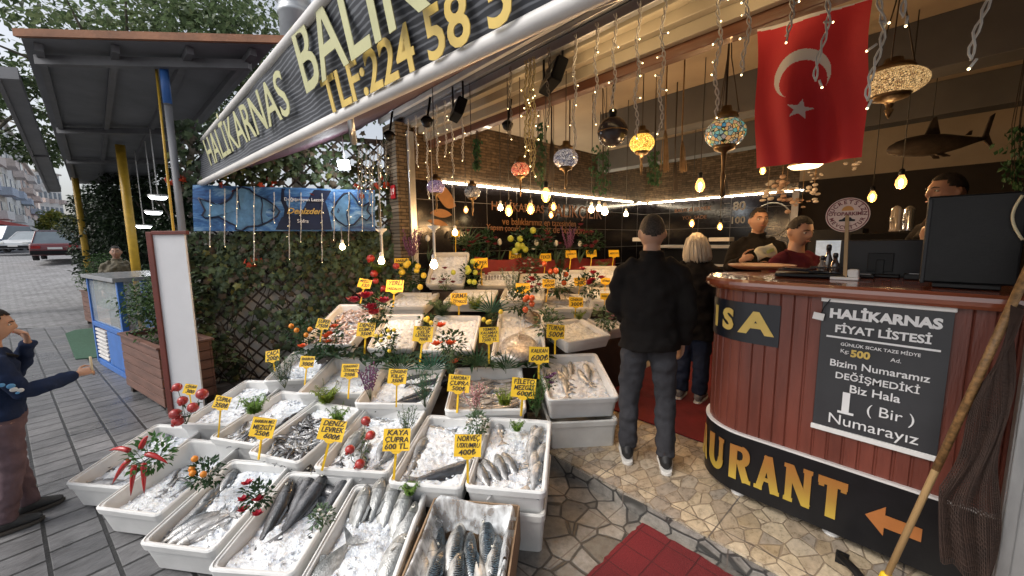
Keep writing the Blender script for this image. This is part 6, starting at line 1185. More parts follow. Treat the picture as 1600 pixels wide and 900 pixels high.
for px, py, w, tx, bx_, by_, z, lab, tl in (
 (297, 608, 19, 'ÇİPURA/300', 300, 640, .52, 'small yellow tag behind the pomegranate sprig at the planter', -.15),
 (347, 629, 25, 'ÇUPRA/350₺', 341, 684, .49, 'yellow tag reading cupra 350 at the front of the left ice boxes', -.18),
 (411, 668, 37, 'BARBUN MEZ/MEZGİT/250₺', 404, 718, .49, 'yellow tag reading barbun mezgit 250 before the anchovy box', -.1),
 (519, 672, 40, 'DENİZ/LEVREK/600₺', 503, 735, .49, 'yellow tag reading deniz levrek 600 beside the four pomegranates', -.12),
 (620, 687, 42, 'KAYA/ÇUPRA/600 TL.', 615, 750, .49, 'large yellow tag reading kaya cupra 600 above the bream box', -.03),
 (731, 696, 42, 'NORVEÇ/USKUMRU/400₺', 731, 757, .49, 'large yellow tag reading norvec uskumru 400 above the mackerel', 0),
 (426, 556, 22, 'ÇAÇA/200₺', 430, 580, .68, 'yellow tag reading caca 200 against the ivy', .12),
 (480, 565, 22, 'BARBUN/300₺', 476, 602, .66, 'yellow tag reading barbun 300 in the left third row box', -.1),
 (547, 579, 27, 'KARADENİZ/İSTAVRİT/250₺', 544, 623, .64, 'yellow tag reading karadeniz istavrit 250', -.03),
 (621, 588, 29, 'ÇİNGENE/KILIÇ/350₺', 619, 636, .64, 'yellow tag reading cingene kilic 350 before the thick black fish', -.02),
 (717, 599, 34, 'LAHORAT/ÇUPRA/500₺', 714, 645, .64, 'yellow tag reading lahorat cupra 500 left of the pale fillets', -.04),
 (818, 606, 38, 'FİLETO/MEZGİT/600₺', 814, 650, .64, 'yellow tag reading fileto mezgit 600 right of the pale fillets', -.06),
 (572, 515, 28, 'DENİZ/GÜMÜŞ/350₺', 569, 556, .82, 'yellow tag reading deniz gumus 350 beside the shrimp tray', -.06),
 (661, 522, 31, 'BÜYÜK/ÇELİK/LEVREK/700₺', 656, 567, .82, 'yellow tag with four lines left of the orange roses', -.04),
 (764, 523, 31, 'YEMEK/KALAMAR/ÇUPRA/1500 TL', 764, 569, .82, 'yellow tag with four lines right of the orange roses', 0),
 (868, 518, 28, 'TURNA/500₺', 867, 554, .84, 'yellow tag reading turna 500 right of the long box', -.04),
 (842, 554, 31, 'KALKAN/600₺', 842, 592, .78, 'yellow tag reading kalkan 600 above the fillet tag', -.02),
 (505, 506, 20, 'LÜFER/750₺', 500, 534, .95, 'yellow tag at the lower left end of the pink shrimp tray', -.2)):
    price_tag(px, py, w, tx, bx_, by_, zd(bx_, by_, z), lab, tl)
for px, py, w, tx, bx_, by_, dep, lab, tl in (
 (570, 443, 20, 'MEZGİT/150', 563, 474, 3.3, 'tilted yellow tag before the trellis left of the red spiky flower', -.2), (617, 447, 27, 'YERLİ/SARDALYA', 614, 480, 3.3, 'yellow tag at the left end of the fifth row', -.04), (627, 411, 22, 'BARBUN/500', 626, 440, 3.7, 'yellow tag beside the hanging lemon branch', .03), (751, 411, 22, 'LÜFER', 753, 446, 3.8, 'yellow tag reading lufer beside the tilted top box', .08), (717, 467, 26, 'KIRMA/İSTAKOZ', 717, 492, 3.15, 'yellow tag between the grey green and yellow green ferns', .03), (817, 450, 22, 'KOLYOZ', 818, 470, 3.3, 'yellow tag above the tomatoes', 0), (805, 399, 19, 'DİL/BALIĞI', 802, 427, 4.1, 'leftmost of the five small yellow tags along the back row', -.06), (852, 402, 18, 'TEKİR', 850, 428, 4.2, 'second from left of the small yellow tags along the back row', 0), (892, 397, 17, 'SARDALYA', 890, 420, 4.3, 'middle one of the small yellow tags along the back row', 0), (924, 396, 16, 'HAMSİ', 923, 418, 4.4, 'fourth from left of the small yellow tags along the back row', 0), (959, 396, 16, 'MERCAN', 956, 420, 4.4, 'rightmost small yellow tag beside the tall customer shoulder', .04), (857, 443, 19, 'TURNA/400₺', 853, 472, 3.5, 'yellow tag reading turna 400 behind the tomatoes', 0), (906, 440, 18, 'KEFAL/300', 904, 460, 3.6, 'yellow tag between the red and dark red flower bunches', 0), (900, 472, 22, 'ÇİNEKOP/300₺', 898, 496, 3.1, 'yellow tag reading cinekop 300 over the right trays', .0), (946, 439, 15, 'LEVREK', 945, 455, 3.6, 'upper yellow tag half hidden by the tall customer', -.06), (945, 463, 14, 'BARBUN', 944, 482, 3.2, 'lower yellow tag half hidden by the tall customer', .03), (712, 365, 13, 'ÇİPURA', 712, 400, 4.3, 'small yellow tag behind the oblong lit bulb', 0)):
    price_tag(px, py, w, tx, bx_, by_, surf_dep(bx_, by_)-.04, lab, tl, .72)
# ================================================================ sprigs and bouquets among the boxes
L_ = dict(fern=leaf_mat('fern_light', (.16, .30, .05)), grey=leaf_mat('leaf_grey_green', (.09, .15, .08)), dark=leaf_mat('leaf_dark', (.02, .055, .02)), mid=leaf_mat('leaf_mid', (.045, .13, .03)), blue=leaf_mat('leaf_blue_green', (.03, .11, .07)), yel=leaf_mat('leaf_yellow_green', (.22, .30, .04)), brown=leaf_mat('leaf_olive', (.10, .11, .03)))
K_ = dict(red=M('fruit_red', (.36, .03, .025), .3, .3, 14, .05, coat=.3), orange=M('fruit_orange', (.70, .24, .02), .4, .12, 14, .1, 80), lemon=M('fruit_lemon', (.70, .52, .05), .4, .12, 14, .1, 80), lime=M('fruit_lime', (.42, .46, .06), .4, .2, 14, .1, 80), tomato=M('fruit_tomato', (.55, .09, .02), .25, .15, 14, 0, coat=.4), chili=M('chili_red', (.38, .012, .012), .22, .15, 10, 0, coat=.4), rose=M('petal_orange', (.70, .12, .03), .6, .2, 12, .1), white=M('petal_white', (.68, .66, .60), .6, .1, 12, .1), pink=M('petal_pink', (.52, .26, .26), .6, .2, 12, .1), crim=M('petal_crimson', (.42, .015, .04), .55, .25, 12, .1), purple=M('petal_purple', (.16, .05, .14), .6, .3, 12, .1), dred=M('petal_dark_red', (.15, .012, .025), .6, .3, 12, .1))
stem_m = M('sprig_stem', (.06, .09, .03), .6, .3, 10, .1)
rp = random.Random(99)
def blossom(g, c, r, n=7):
    for k in range(n*2):
        a = 2*PI*k/n+rp.random(); e_ = .35+.5*(k % 2); g.leaf(c, V((cos(a), sin(a), e_*1.1)), V((-cos(a)*.5, -sin(a)*.5, 1)), r*(1.1-.25*(k % 2)), r*.85, -.2)
def plant(kind, px, py, spx, dep, lab, leaf='mid', fc=None, nf=0, cat=None, lean=(0, 0), fr=None):
    "spx: height in image columns; px, py the middle of the sprig"
    if dep is None: dep = surf_dep(px, py+spx*.42)-.03
    s = spx*dep/F_PX*{'fern': .78, 'palm': .7, 'fruit': .86, 'flower': .8, 'pom': .82, 'chili': .78, 'needle': .9}.get(kind, .95); fr = fr and fr*(.88 if kind in ('fruit', 'pom') else 1); c = atd(px, py, dep); b = c-V((0, 0, s*.5)); t = thing({'fern': 'fern_sprig', 'needle': 'needle_sprig', 'heather': 'heather_sprig', 'fruit': 'fruit_sprig', 'pom': 'pomegranate_sprig', 'chili': 'chilli_bouquet', 'flower': 'flower_bouquet', 'palm': 'palm_leaf', 'tulip': 'artificial_tulip'}[kind], lab, cat or {'fern': 'fern', 'needle': 'herb', 'heather': 'heather', 'fruit': 'fruit sprig', 'pom': 'pomegranates', 'chili': 'chillies', 'flower': 'flowers', 'palm': 'palm leaf', 'tulip': 'tulip'}[kind], b); g = G(); st = G(); fcm = K_.get(fc)
    tb = RT*-FW.y*0 + V((0, -.25, 0))
    if kind == 'fern':
        for k in range(9):
            a = 2*PI*k/9+rp.uniform(-.3, .3); o = V((cos(a), sin(a), 0)); P = [b + o*s*.46*f + V((0, 0, s*(1.05*f-.55*f*f*(.6+.8*rp.random()))*.95)) for f in [i/9 for i in range(10)]]; st.tube(P, .0016, 4)
            for i in range(1, 10):
                d = (P[i]-P[i-1]).normalized(); x = d.cross(V((0, 0, 1))); x = x.normalized() if x.length > .01 else V((1, 0, 0)); ll = s*.26*(1.1-i/10)
                for q in (-1, 1):
                    for h_ in (0, .5): g.leaf(P[i-1].lerp(P[i], h_), x*q+d*.7, V((0, 0, 1)), ll, ll*.32)
    elif kind == 'needle':
        for k in range(14):
            a = rp.uniform(0, 2*PI); o = V((cos(a), sin(a), 0))*rp.uniform(.1, .42)*s; e_ = b+o+V((0, 0, s*rp.uniform(.7, 1.05))); st.tube([b, b.lerp(e_, .5)+o*.1, e_], .0015, 4)
            for i in range(16): q = b.lerp(e_, .25+.75*i/15); a2 = rp.uniform(0, 2*PI); g.leaf(q, V((cos(a2), sin(a2), .8)), V((0, 0, 1)), s*.15, s*.032)
    elif kind == 'heather':
        for k in range(12):
            a = rp.uniform(0, 2*PI); e_ = b+V((cos(a), sin(a), 0))*rp.uniform(.05, .36)*s+V((0, 0, s*rp.uniform(.75, 1.05))); st.tube([b, b.lerp(e_, .6), e_], .0014, 4)
            for i in range(15): q = b.lerp(e_, .4+.6*i/14)+V((rp.gauss(0, .006), rp.gauss(0, .006), 0)); g.ball(q, s*.022, 5, 4)
    elif kind in ('fruit', 'flower', 'chili'):
        R2 = s*.5
        for k in range(170 if spx > 40 else 90):
            while True:
                q = V((rp.uniform(-1, 1), rp.uniform(-1, 1), rp.uniform(-1, 1)))
                if q.length < 1: break
            g.leaf(c+q*R2*.85+V((0, 0, -s*.04)), q+V((rp.gauss(0, .5), rp.gauss(0, .5), .3)), V((rp.gauss(0, .4), rp.gauss(0, .4), 1)), s*.17, s*.085)
        for k in range(7): a = rp.uniform(0, 2*PI); st.tube([b, b+(c-b)*.6+V((cos(a), sin(a), 0))*s*.15, c+V((cos(a), sin(a), .3))*s*.35], .002, 4)
        front = -FW
        for k in range(nf):
            a = 2*PI*(k+rp.random()*.5)/max(1, nf); q = c+(RT*rp.gauss(0, .24)+UP*rp.gauss(.03, .22))*s+front*s*rp.uniform(.26, .4); f = G(); fr_ = (fr or .1)*s
            if kind == 'fruit': f.ball(q, (fr_, fr_, fr_*1.06), 12, 8)
            elif kind == 'flower': blossom(f, q, fr_*1.5)
            else:
                q = c+(RT*cos(a)*.22+UP*(sin(a)*.22+.05))*s+front*s*.3; d = (RT*(cos(a)+rp.gauss(0, .25))+UP*(sin(a)*.9-.25)).normalized(); P = [q+d*s*.5*f_+UP*(-.2*s*f_*f_) for f_ in [i/7 for i in range(8)]]; f.tube(P, [s*.055, s*.06, s*.058, s*.054, s*.046, s*.036, s*.024, s*.006], 9)
            part({'fruit': 'fruit', 'flower': 'flower', 'chili': 'chilli'}[kind], f, fcm, t)
    elif kind == 'pom':
        pts = []
        for k in range(nf):
            q = c+(RT*rp.uniform(-.34, .34)+UP*(.42-.82*k/max(1, nf-1)))*s+RT*((k % 2)-.5)*s*.22; st.tube([b, b.lerp(q, .5)+V((rp.gauss(0, .01), rp.gauss(0, .01), 0)), q], .0022, 5); r = (fr or .13)*s*rp.uniform(.8, 1.1); f = G(); f.ball(q, (r, r, r*.95), 14, 10); fo = part('fruit', f, fcm, t); f = G(); d = (V((rp.gauss(0, .4), rp.gauss(0, .4), -.4))-FW*.7).normalized()
            f.lathe([(r*.25, r*.9), (r*.18, r*1.08), (r*.34, r*1.28), (r*.26, r*1.26), (r*.1, r*1.05)], q, 7, ax=d.to_track_quat('Z', 'Y').to_matrix()); part('crown', f, fcm, fo)
            for i in range(7): g.leaf(b.lerp(q, rp.uniform(.3, 1)), (rp.gauss(0, 1), rp.gauss(0, 1), rp.gauss(.2, .6)), (0, 0, 1), s*.14, s*.045)
    elif kind == 'palm':
        for k in range(13):
            a = -1.25+2.5*k/12; d = RT*sin(a)+UP*cos(a)*.9-FW*.25; P = [b+d*s*f-UP*s*.22*f*f for f in (0, .5, 1)]; g.leaf(b, d, UP-FW, s*.95, s*.075, .2)
        st.tube([b-V((0, 0, s*.2)), b], .003, 5)
    elif kind == 'tulip':
        st.tube([b, b+V((.004, 0, s*.5)), b+V((0, 0, s*.85))], .003, 5); f = G(); f.lathe([(.0, -.03*s), (.085*s, .03*s), (.10*s, .12*s), (.06*s, .22*s), (.015*s, .26*s)], b+V((0, 0, s*.85)), 9); part('flower', f, fcm, t)
        for q in (-1, 1): g.leaf(b, V((q*.3, 0, 1)), V((0, -1, 0)), s*.75, s*.12)
    part('foliage' if kind != 'heather' else 'blossoms', g, L_[leaf] if kind != 'heather' else fcm, t)
    if st.v: part('stems', st, stem_m, t)
z_ = zd
for a in (
 ('pom', 288, 632, 78, zd(300, 672, .5), 'sprig of red pomegranates at the left end beside the planter', 'dark', 'red', 6, None, (0, 0), .14), ('pom', 559, 692, 100, zd(565, 738, .46), 'sprig of four large pomegranates in front of the second row', 'dark', 'red', 4, None, (0, 0), .125), ('pom', 596, 428, 70, None, 'sprig of small dark pomegranates before the trellis corner', 'dark', 'red', 5, None, (0, 0), .12),
 ('chili', 233, 708, 84, zd(232, 748, .38), 'bouquet of long red chillies with green leaves on the left front boxes', 'mid', 'chili', 6), ('fruit', 322, 737, 62, zd(322, 760, .40), 'sprig of orange kumquats on the front row box edge', 'dark', 'orange', 4, None, (0, 0), .1), ('flower', 402, 772, 66, zd(402, 800, .40), 'sprig of red flowers with dark leaves on the front row box edge', 'dark', 'crim', 5, None, (0, 0), .12), ('flower', 503, 806, 50, zd(503, 828, .40), 'small sprig of white blossom on the dark fish box edge', 'grey', 'white', 7, None, (0, 0), .07),
 ('fern', 640, 756, 46, zd(640, 775, .40), 'light green fern sprig lying on the bream box edge', 'fern'), ('fern', 396, 622, 66, zd(396, 650, .56), 'light green fern on the left ice boxes', 'fern'), ('needle', 443, 582, 58, zd(443, 606, .62), 'grey green rosemary tuft at the left of the third row', 'grey'), ('fern', 509, 606, 66, zd(509, 628, .58), 'spiky yellow green sprig behind the anchovies', 'yel'), ('fern', 528, 640, 52, zd(528, 662, .56), 'bright green leafy tuft right behind the anchovies', 'fern'),
 ('heather', 577, 598, 62, zd(577, 630, .62), 'purple heather sprig in the third row', 'grey', 'purple'), ('needle', 663, 606, 72, zd(663, 640, .62), 'blue green cypress sprig right of the thick black fish', 'blue'), ('needle', 705, 568, 64, zd(705, 600, .68), 'grey green sprig left of the fillets', 'grey'), ('heather', 741, 626, 58, zd(741, 655, .56), 'pink heather sprig before the fillets', 'grey', 'pink'), ('fern', 789, 612, 58, zd(789, 640, .58), 'pale green sprig before the fillets', 'yel'), ('flower', 745, 660, 52, zd(745, 682, .54), 'white flower sprig between two second row boxes', 'grey', 'white', 6, None, (0, 0), .08), ('fern', 808, 660, 38, zd(808, 674, .54), 'small bright fern on the back edge of the right end box', 'fern'), ('needle', 838, 622, 70, zd(838, 655, .60), 'tall green sprig right of the fillet tag', 'mid'), ('needle', 634, 660, 50, zd(634, 680, .52), 'dull green sprig beside the kaya cupra tag', 'grey'),
 ('flower', 704, 534, 66, zd(704, 566, .80), 'bunch of orange roses in the middle of the display', 'dark', 'rose', 4, None, (0, 0), .14), ('flower', 516, 526, 64, zd(516, 552, .86), 'bunch of orange and red flowers before the pink shrimp', 'dark', 'rose', 4, None, (0, 0), .11), ('flower', 470, 552, 34, zd(500, 560, .80), 'single orange flower at the left end of the third row', 'dark', 'rose', 1, None, (0, 0), .22), ('fruit', 470, 517, 58, None, 'sprig of orange kumquats against the ivy', 'dark', 'orange', 4, None, (0, 0), .085), ('fruit', 604, 532, 52, zd(604, 556, .82), 'sprig of yellow kumquats beside the deniz gumus tag', 'dark', 'lemon', 7, None, (0, 0), .075), ('flower', 590, 482, 70, zd(590, 510, .98), 'red spiky flower bunch above the pink shrimp', 'dark', 'crim', 6, None, (0, 0), .17),
 ('fern', 690, 467, 72, None, 'tall grey green fern in the fourth row', 'grey'), ('fruit', 667, 501, 36, None, 'small sprig of yellow kumquats under the grey green fern', 'dark', 'lemon', 5, None, (0, 0), .13), ('fruit', 766, 500, 36, None, 'small sprig of yellow and green fruit beside the long box', 'dark', 'lemon', 4, None, (0, 0), .13), ('palm', 768, 470, 56, None, 'dark green palm leaf above the small fruit sprig', 'blue'), ('fern', 742, 462, 58, None, 'yellow green fern in the fourth row', 'yel'), ('palm', 745, 552, 60, zd(745, 572, .80), 'palm leaf lying right of the orange roses', 'dark'), ('palm', 625, 560, 60, zd(625, 575, .80), 'palm leaf lying under the yellow kumquats', 'dark'), ('palm', 675, 560, 56, zd(675, 575, .80), 'palm leaf lying left of the orange roses', 'blue'), ('palm', 790, 560, 50, zd(790, 575, .80), 'palm leaf lying behind the fillets', 'dark'),
 ('fruit', 738, 428, 50, None, 'bunch of lemons beside the steep top box', 'dark', 'lime', 8, None, (0, 0), .105), ('fruit', 642, 428, 58, None, 'hanging lemon branch before the brick pillar', 'dark', 'lemon', 8, None, (0, 0), .10), ('flower', 696, 440, 34, None, 'small dark red flower sprig above the grey green fern', 'grey', 'dred', 5, None, (0, 0), .14), ('fruit', 812, 468, 56, None, 'sprig of red tomatoes right of the palm leaf', 'dark', 'tomato', 5, None, (0, 0), .11), ('flower', 832, 440, 42, None, 'red flower bunch behind the tomatoes', 'dark', 'crim', 5, None, (0, 0), .13), ('needle', 800, 442, 52, None, 'blue green sprig left of the red flower bunch', 'blue'), ('fruit', 873, 440, 60, None, 'bunch of small red fruit between two yellow tags', 'dark', 'tomato', 7, None, (0, 0), .09), ('flower', 922, 443, 56, None, 'dark red flower bunch beside the tall customer', 'dark', 'crim', 6, None, (0, 0), .12),
 ('flower', 858, 503, 66, None, 'spray of small white flowers right of the long box', 'grey', 'white', 9, None, (0, 0), .05), ('fern', 905, 486, 36, None, 'yellow green sprig on the right trays', 'yel'), ('flower', 948, 492, 58, None, 'green spray with small pink flowers at the customer elbow', 'grey', 'pink', 6, None, (0, 0), .07), ('flower', 826, 412, 48, None, 'white blossom sprig in the top row', 'grey', 'white', 9, None, (0, 0), .07), ('palm', 742, 396, 56, None, 'palm leaf behind the lemon bunch', 'blue'), ('needle', 876, 408, 48, None, 'dark green sprig in the top row', 'dark'), ('fern', 942, 408, 34, None, 'small fern at the customer shoulder', 'fern'), ('flower', 858, 595, 36, zd(858, 610, .72), 'purple and orange flowers behind the fillet tag', 'dark', 'purple', 5, None, (0, 0), .14), ('fern', 590, 410, 44, None, 'yellow green leaves under the amber globe bulb', 'yel'),
 ('fruit', 820, 378, 58, None, 'bunch of green lemons hanging before the black tiles', 'dark', 'lime', 8, None, (0, 0), .11), ('heather', 645, 388, 60, None, 'dark purple hanging blossom beside the door frame', 'dark', 'purple'), ('flower', 758, 378, 58, None, 'dark red blossom spray left of the green lemons', 'dark', 'dred', 9, None, (0, 0), .08), ('flower', 735, 385, 44, None, 'red berry spray above the palm leaf', 'dark', 'dred', 7, None, (0, 0), .08), ('flower', 850, 374, 52, None, 'dark red blossom spray right of the green lemons', 'dark', 'dred', 9, None, (0, 0), .08), ('heather', 890, 378, 48, None, 'dark purple blossom spray fourth along the tiles', 'dark', 'purple'), ('flower', 923, 376, 54, None, 'dark red blossom spray nearest the tall customer', 'dark', 'dred', 9, None, (0, 0), .09), ('palm', 728, 366, 52, None, 'pale green spiky leaves before the black tiles', 'grey'),
 ('tulip', 781, 396, 40, None, 'white artificial tulip leftmost of four in the back row', 'grey', 'white'), ('tulip', 838, 396, 38, None, 'white artificial tulip second of four in the back row', 'grey', 'white'), ('tulip', 869, 396, 36, None, 'white artificial tulip third of four in the back row', 'grey', 'white'), ('tulip', 906, 396, 34, None, 'white artificial tulip last of four in the back row', 'grey', 'white'), ('tulip', 669, 390, 40, None, 'white artificial tulip alone beside the door frame', 'grey', 'white')):
    plant(*a)
# dark red drape behind the back row
g = G(); a, b = atd(742, 412, 5.5), atd(960, 410, 6.3); g.grid(lambda u, v: a.lerp(b, u)+V((0, .03*sin(u*40), .10-.26*v-.05*abs(sin(u*9))*(1-v))), 90, 6); solo('red_drape', g, M('drape_red', (.20, .012, .015), .55, .2, 8, .1), 'dark red gathered drape along the back edge of the display', 'drape')
# ================================================================ people
skin = M('skin', (.42, .24, .16), .5, .12, 6, .08, 90, sss=.12); skin2 = M('skin_dark', (.34, .19, .13), .5, .12, 6, .08, 90, sss=.1); hair_d = M('hair_dark', (.014, .010, .008), .6, .5, 60, .8, 260, stretch=(1, 1, .3), spec=.3); hair_g = M('hair_greying', (.045, .036, .03), .65, .7, 90, .8, 260, spec=.3); hair_b = M('hair_blond', (.52, .46, .37), .45, .3, 12, .6, 120, stretch=(1, 1, .25)); lip = M('lips', (.30, .11, .09), .5); eyew = M('eye_white', (.6, .58, .55), .2); iris = M('iris', (.02, .012, .008), .1)
def cloth(name, c, sc=4, rough=.9): return M(name, c, rough, .25, sc, .4, 140, spec=.12)
def head_fn(p):
    "unit sphere direction to head shape, face towards +y"
    x, y, z = p; q = V((x*.080, y*.102, z*.122))
    if z < 0: k = -z; q.x *= 1-.30*k*k; q.y = q.y*(1-.18*k) + (.014*k if y > 0 else -.0)
    if y < 0 and z < -.3: q.y *= 1-.25*(-z-.3)
    if y > .2: q.x *= 1-.08*y; 
    f = max(0, y)
    q.y += .024*math.exp(-((x/.20)**2+((z+.14)/.20)**2))*f            # nose
    q.y += .008*math.exp(-((x/.16)**2+((z+.02)/.22)**2))*f
    for s in (-1, 1): q.y -= .012*math.exp(-(((x-s*.42)/.2)**2+((z-.06)/.13)**2))*f   # sockets
    q.y += .007*math.exp(-((z-.23)/.12)**2)*f*(abs(x) < .75)           # brow
    q.y += .006*math.exp(-((x/.34)**2+((z+.50)/.09)**2))*f             # mouth
    q.y += .008*math.exp(-((x/.3)**2+((z+.82)/.16)**2))*f              # chin
    return q*1.03
def sph(g, fn, nu=40, nv=30, keep=None):
    vs, ok = [], []
    for i in range(nv+1):
        a = PI*i/nv-PI/2
        for j in range(nu): b = 2*PI*j/nu; p = V((cos(a)*cos(b), cos(a)*sin(b), sin(a))); vs.append(fn(p)); ok.append(keep(p) if keep else True)
    fs = [f for i in range(nv) for j in range(nu) for f in [(i*nu+j, i*nu+(j+1) % nu, (i+1)*nu+(j+1) % nu, (i+1)*nu+j)] if all(ok[q] for q in f)]
    g.add(vs, fs, True)
def hand(g, w, d, side, up, curl=.5, sc=1.0, point=0):
    "w wrist, d direction of the fingers, up = back of the hand"
    d = V(d).normalized(); up = V(up); up = (up-d*d.dot(up)).normalized(); x = d.cross(up)*side; L = .095*sc
    g.tube([w-d*.02, w+d*.02*sc, w+d*L*.55, w+d*L], [(.026*sc, .020*sc), (.032*sc, .017*sc), (.041*sc, .016*sc), (.038*sc, .013*sc)], 10, ref=x)
    for k, (o, ln, r) in enumerate(((-.030, .070, .0088), (-.010, .080, .0092), (.011, .075, .0088), (.030, .058, .0078))):
        p = w+d*L*.93+x*o*sc; P = [p]; a = .15; cu = curl*(1 if k or not point else .1)
        for f in (.45, .32, .25): a += cu*.8; P.append(P[-1]+(d*cos(a)-up*sin(a))*ln*f*sc)
        g.tube(P, [r*sc, r*.98*sc, r*.88*sc, r*.68*sc], 8)
    p = w+d*.03*sc-x*.034*sc; P = [p, p+(d*.6-x*.7-up*.15)*.038*sc, p+(d*.85-x*.75-up*.55)*.066*sc, p+(d*1.15-x*.6-up*.8)*.083*sc]; g.tube(P, [.013*sc, .0115*sc, .010*sc, .007*sc], 8)
def person(lab, pos, rz, sc, J, clothes, hair, sk, hy=0, hp=0, hands=True, hairlen='short', foot=True, vox=.0075):
    """J: joints in a local frame (facing +y): pelvis, chest, neck, shL/shR, elL/elR, wrL/wrR, knL/knR, anL/anR; metres before the scale sc"""
    mw = Matrix.Translation(pos) @ Matrix.Rotation(rz, 4, 'Z') @ Matrix.Scale(sc, 4); t = thing('person', lab, 'person', mat=mw); J = {k: V(v) for k, v in J.items()}; b = G()
    pe, ch, nk = J['pelvis'], J['chest'], J['neck']; hd = nk+V((0, .025, .155)); R = Matrix.Rotation(hy, 3, 'Z') @ Matrix.Rotation(hp, 3, 'X')
    torso = [pe+V((0, 0, -.08)), pe, pe.lerp(ch, .45), ch, ch+V((0, 0, .10)), nk+V((0, 0, -.03)), nk+V((0, .0, .04)), hd+V((0, -.005, -.06))]
    b.tube(torso, [(.13, .10), (.16, .11), (.14, .10), (.165, .11), (.135, .09), (.068, .06), (.058, .06), (.055, .06)], 16, ref=(1, 0, 0))
    for s in 'LR':
        sg = -1 if s == 'L' else 1; sh_, el, wr, kn, an = (J[k+s] for k in ('sh', 'el', 'wr', 'kn', 'an')); hip = pe+V((sg*.09, 0, -.04))
        b.tube([ch+V((sg*.08, 0, .06)), sh_+V((-sg*.035, 0, -.035)), sh_.lerp(el, .25)+V((-sg*.012, 0, 0)), sh_.lerp(el, .6), el, el.lerp(wr, .3), wr], [.05, .045, .044, .043, .039, .041, .026], 12); b.tube([hip, hip.lerp(kn, .4), kn, kn.lerp(an, .3), an], [.085, .078, .056, .055, .038], 12)
        b.tube([an+V((0, -.03, -.03)), an+V((0, .05, -.05)), an+V((sg*.015, .15, -.065))], [(.035, .035), (.04, .03), (.035, .018)], 10, ref=(1, 0, 0))
        if hands: hand(b, wr, J.get('hd'+s, (wr-el)), sg, J.get('up'+s, V((sg, .2, 0))), J.get('cu'+s, V((.35, 0, 0))).x)
    hm = lambda p: hd+R @ head_fn(p)
    sph(b, hm)
    for sg in (-1, 1): b.ball(hd+R @ V((sg*.084, -.008, -.005)), (.012, .022, .033), 10, 7, R @ Matrix.Rotation(sg*.35, 3, 'Z'))
    body = remeshed(b, 'body', sk, t, vox, 3, local=True)
    for sg in (-1, 1):
        e_ = G(); e_.ball(hd+R @ V((sg*.033, .0875, .008)), (.0140, .009, .0085), 10, 7, R); ey = part('eye', e_, eyew, t, 0, True); e_ = G(); e_.ball(hd+R @ V((sg*.033, .0945, .008)), (.0060, .004, .0064), 8, 6, R); part('iris', e_, iris, ey, 0, True)
        e_ = G(); e_.tube([hd+R @ V((sg*x_, y_, z_)) for x_, y_, z_ in ((.013, .1065, .028), (.034, .103, .034), (.056, .087, .028))], [.003, .0045, .002], 6); part('eyebrow', e_, hair if hairlen != 'blond' else hair_g, t, 0, True)
    e_ = G(); e_.ball(hd+R @ V((0, .1045, -.062)), (.025, .006, .0055), 12, 6, R); part('lips', e_, lip, t, 0, True)
    h = G()
    if hairlen == 'long':
        keep = lambda p: (p.z > .28 or p.y < .15) and p.z > -.98
        sph(h, lambda p: hd+R @ (V((head_fn(p).x*(1.06+.2*max(0, -p.z)), min(head_fn(p).y*1.04, .085)-.010, head_fn(p).z*1.09 if p.z > 0 else head_fn(p).z*1.35-.01))*(1+.05*mnoise.noise(V((p.x*9, p.y*9, p.z*2))))), 56, 36, keep); 
        for k in range(230):
            a = rng.uniform(.55*PI, 2.45*PI); a2 = rng.uniform(.1, 1); kk_ = rng.uniform(1.0, 1.14); q = [hd+R @ V((cos(a+PI/2)*.098*kk_*f1*(1+.12*z1), -.012+sin(a+PI/2)*.112*f1*(1+.08*z1)*-1 if False else -.014-abs(cos(a/2+PI/4))*.0+sin(a+PI/2)*.108*kk_*f1+rng.gauss(0, .004), (.126+.02*(kk_-1))*cos(z1*2.0)-.02*z1+rng.gauss(0, .004))) for f1, z1 in ((.25, .1), (.75, .45), (1.0, .8), (1.06, 1.1+.12*a2), (1.0+rng.gauss(0, .05), 1.25+.28*a2))]
            if (R.inverted() @ (q[3]-hd)).y < .05: h.tube(q, [.006, .009, .009, .008, .003], 5)
        o = part('hair', h, hair, t, 0, True)
    else:
        keep = lambda p: p.z > .40-.34*max(0, -p.y+.25)*1.6-(.22 if abs(p.x) > .75 and p.y > -.2 else 0)+.05*mnoise.noise(p*11) and (p.y < .5 or p.z > .56+.06*mnoise.noise(p*9))
        sph(h, lambda p: hd+R @ (head_fn(p)*(1.055+.012*mnoise.noise(p*14))+V((0, -.001, .004))), 56, 40, keep); o = part('hair', h, hair, t, 0, True)
    so = o.modifiers.new('thick', 'SOLIDIFY'); so.thickness = .005; so.offset = -1
    for fn in clothes: fn(t, J)
    return t
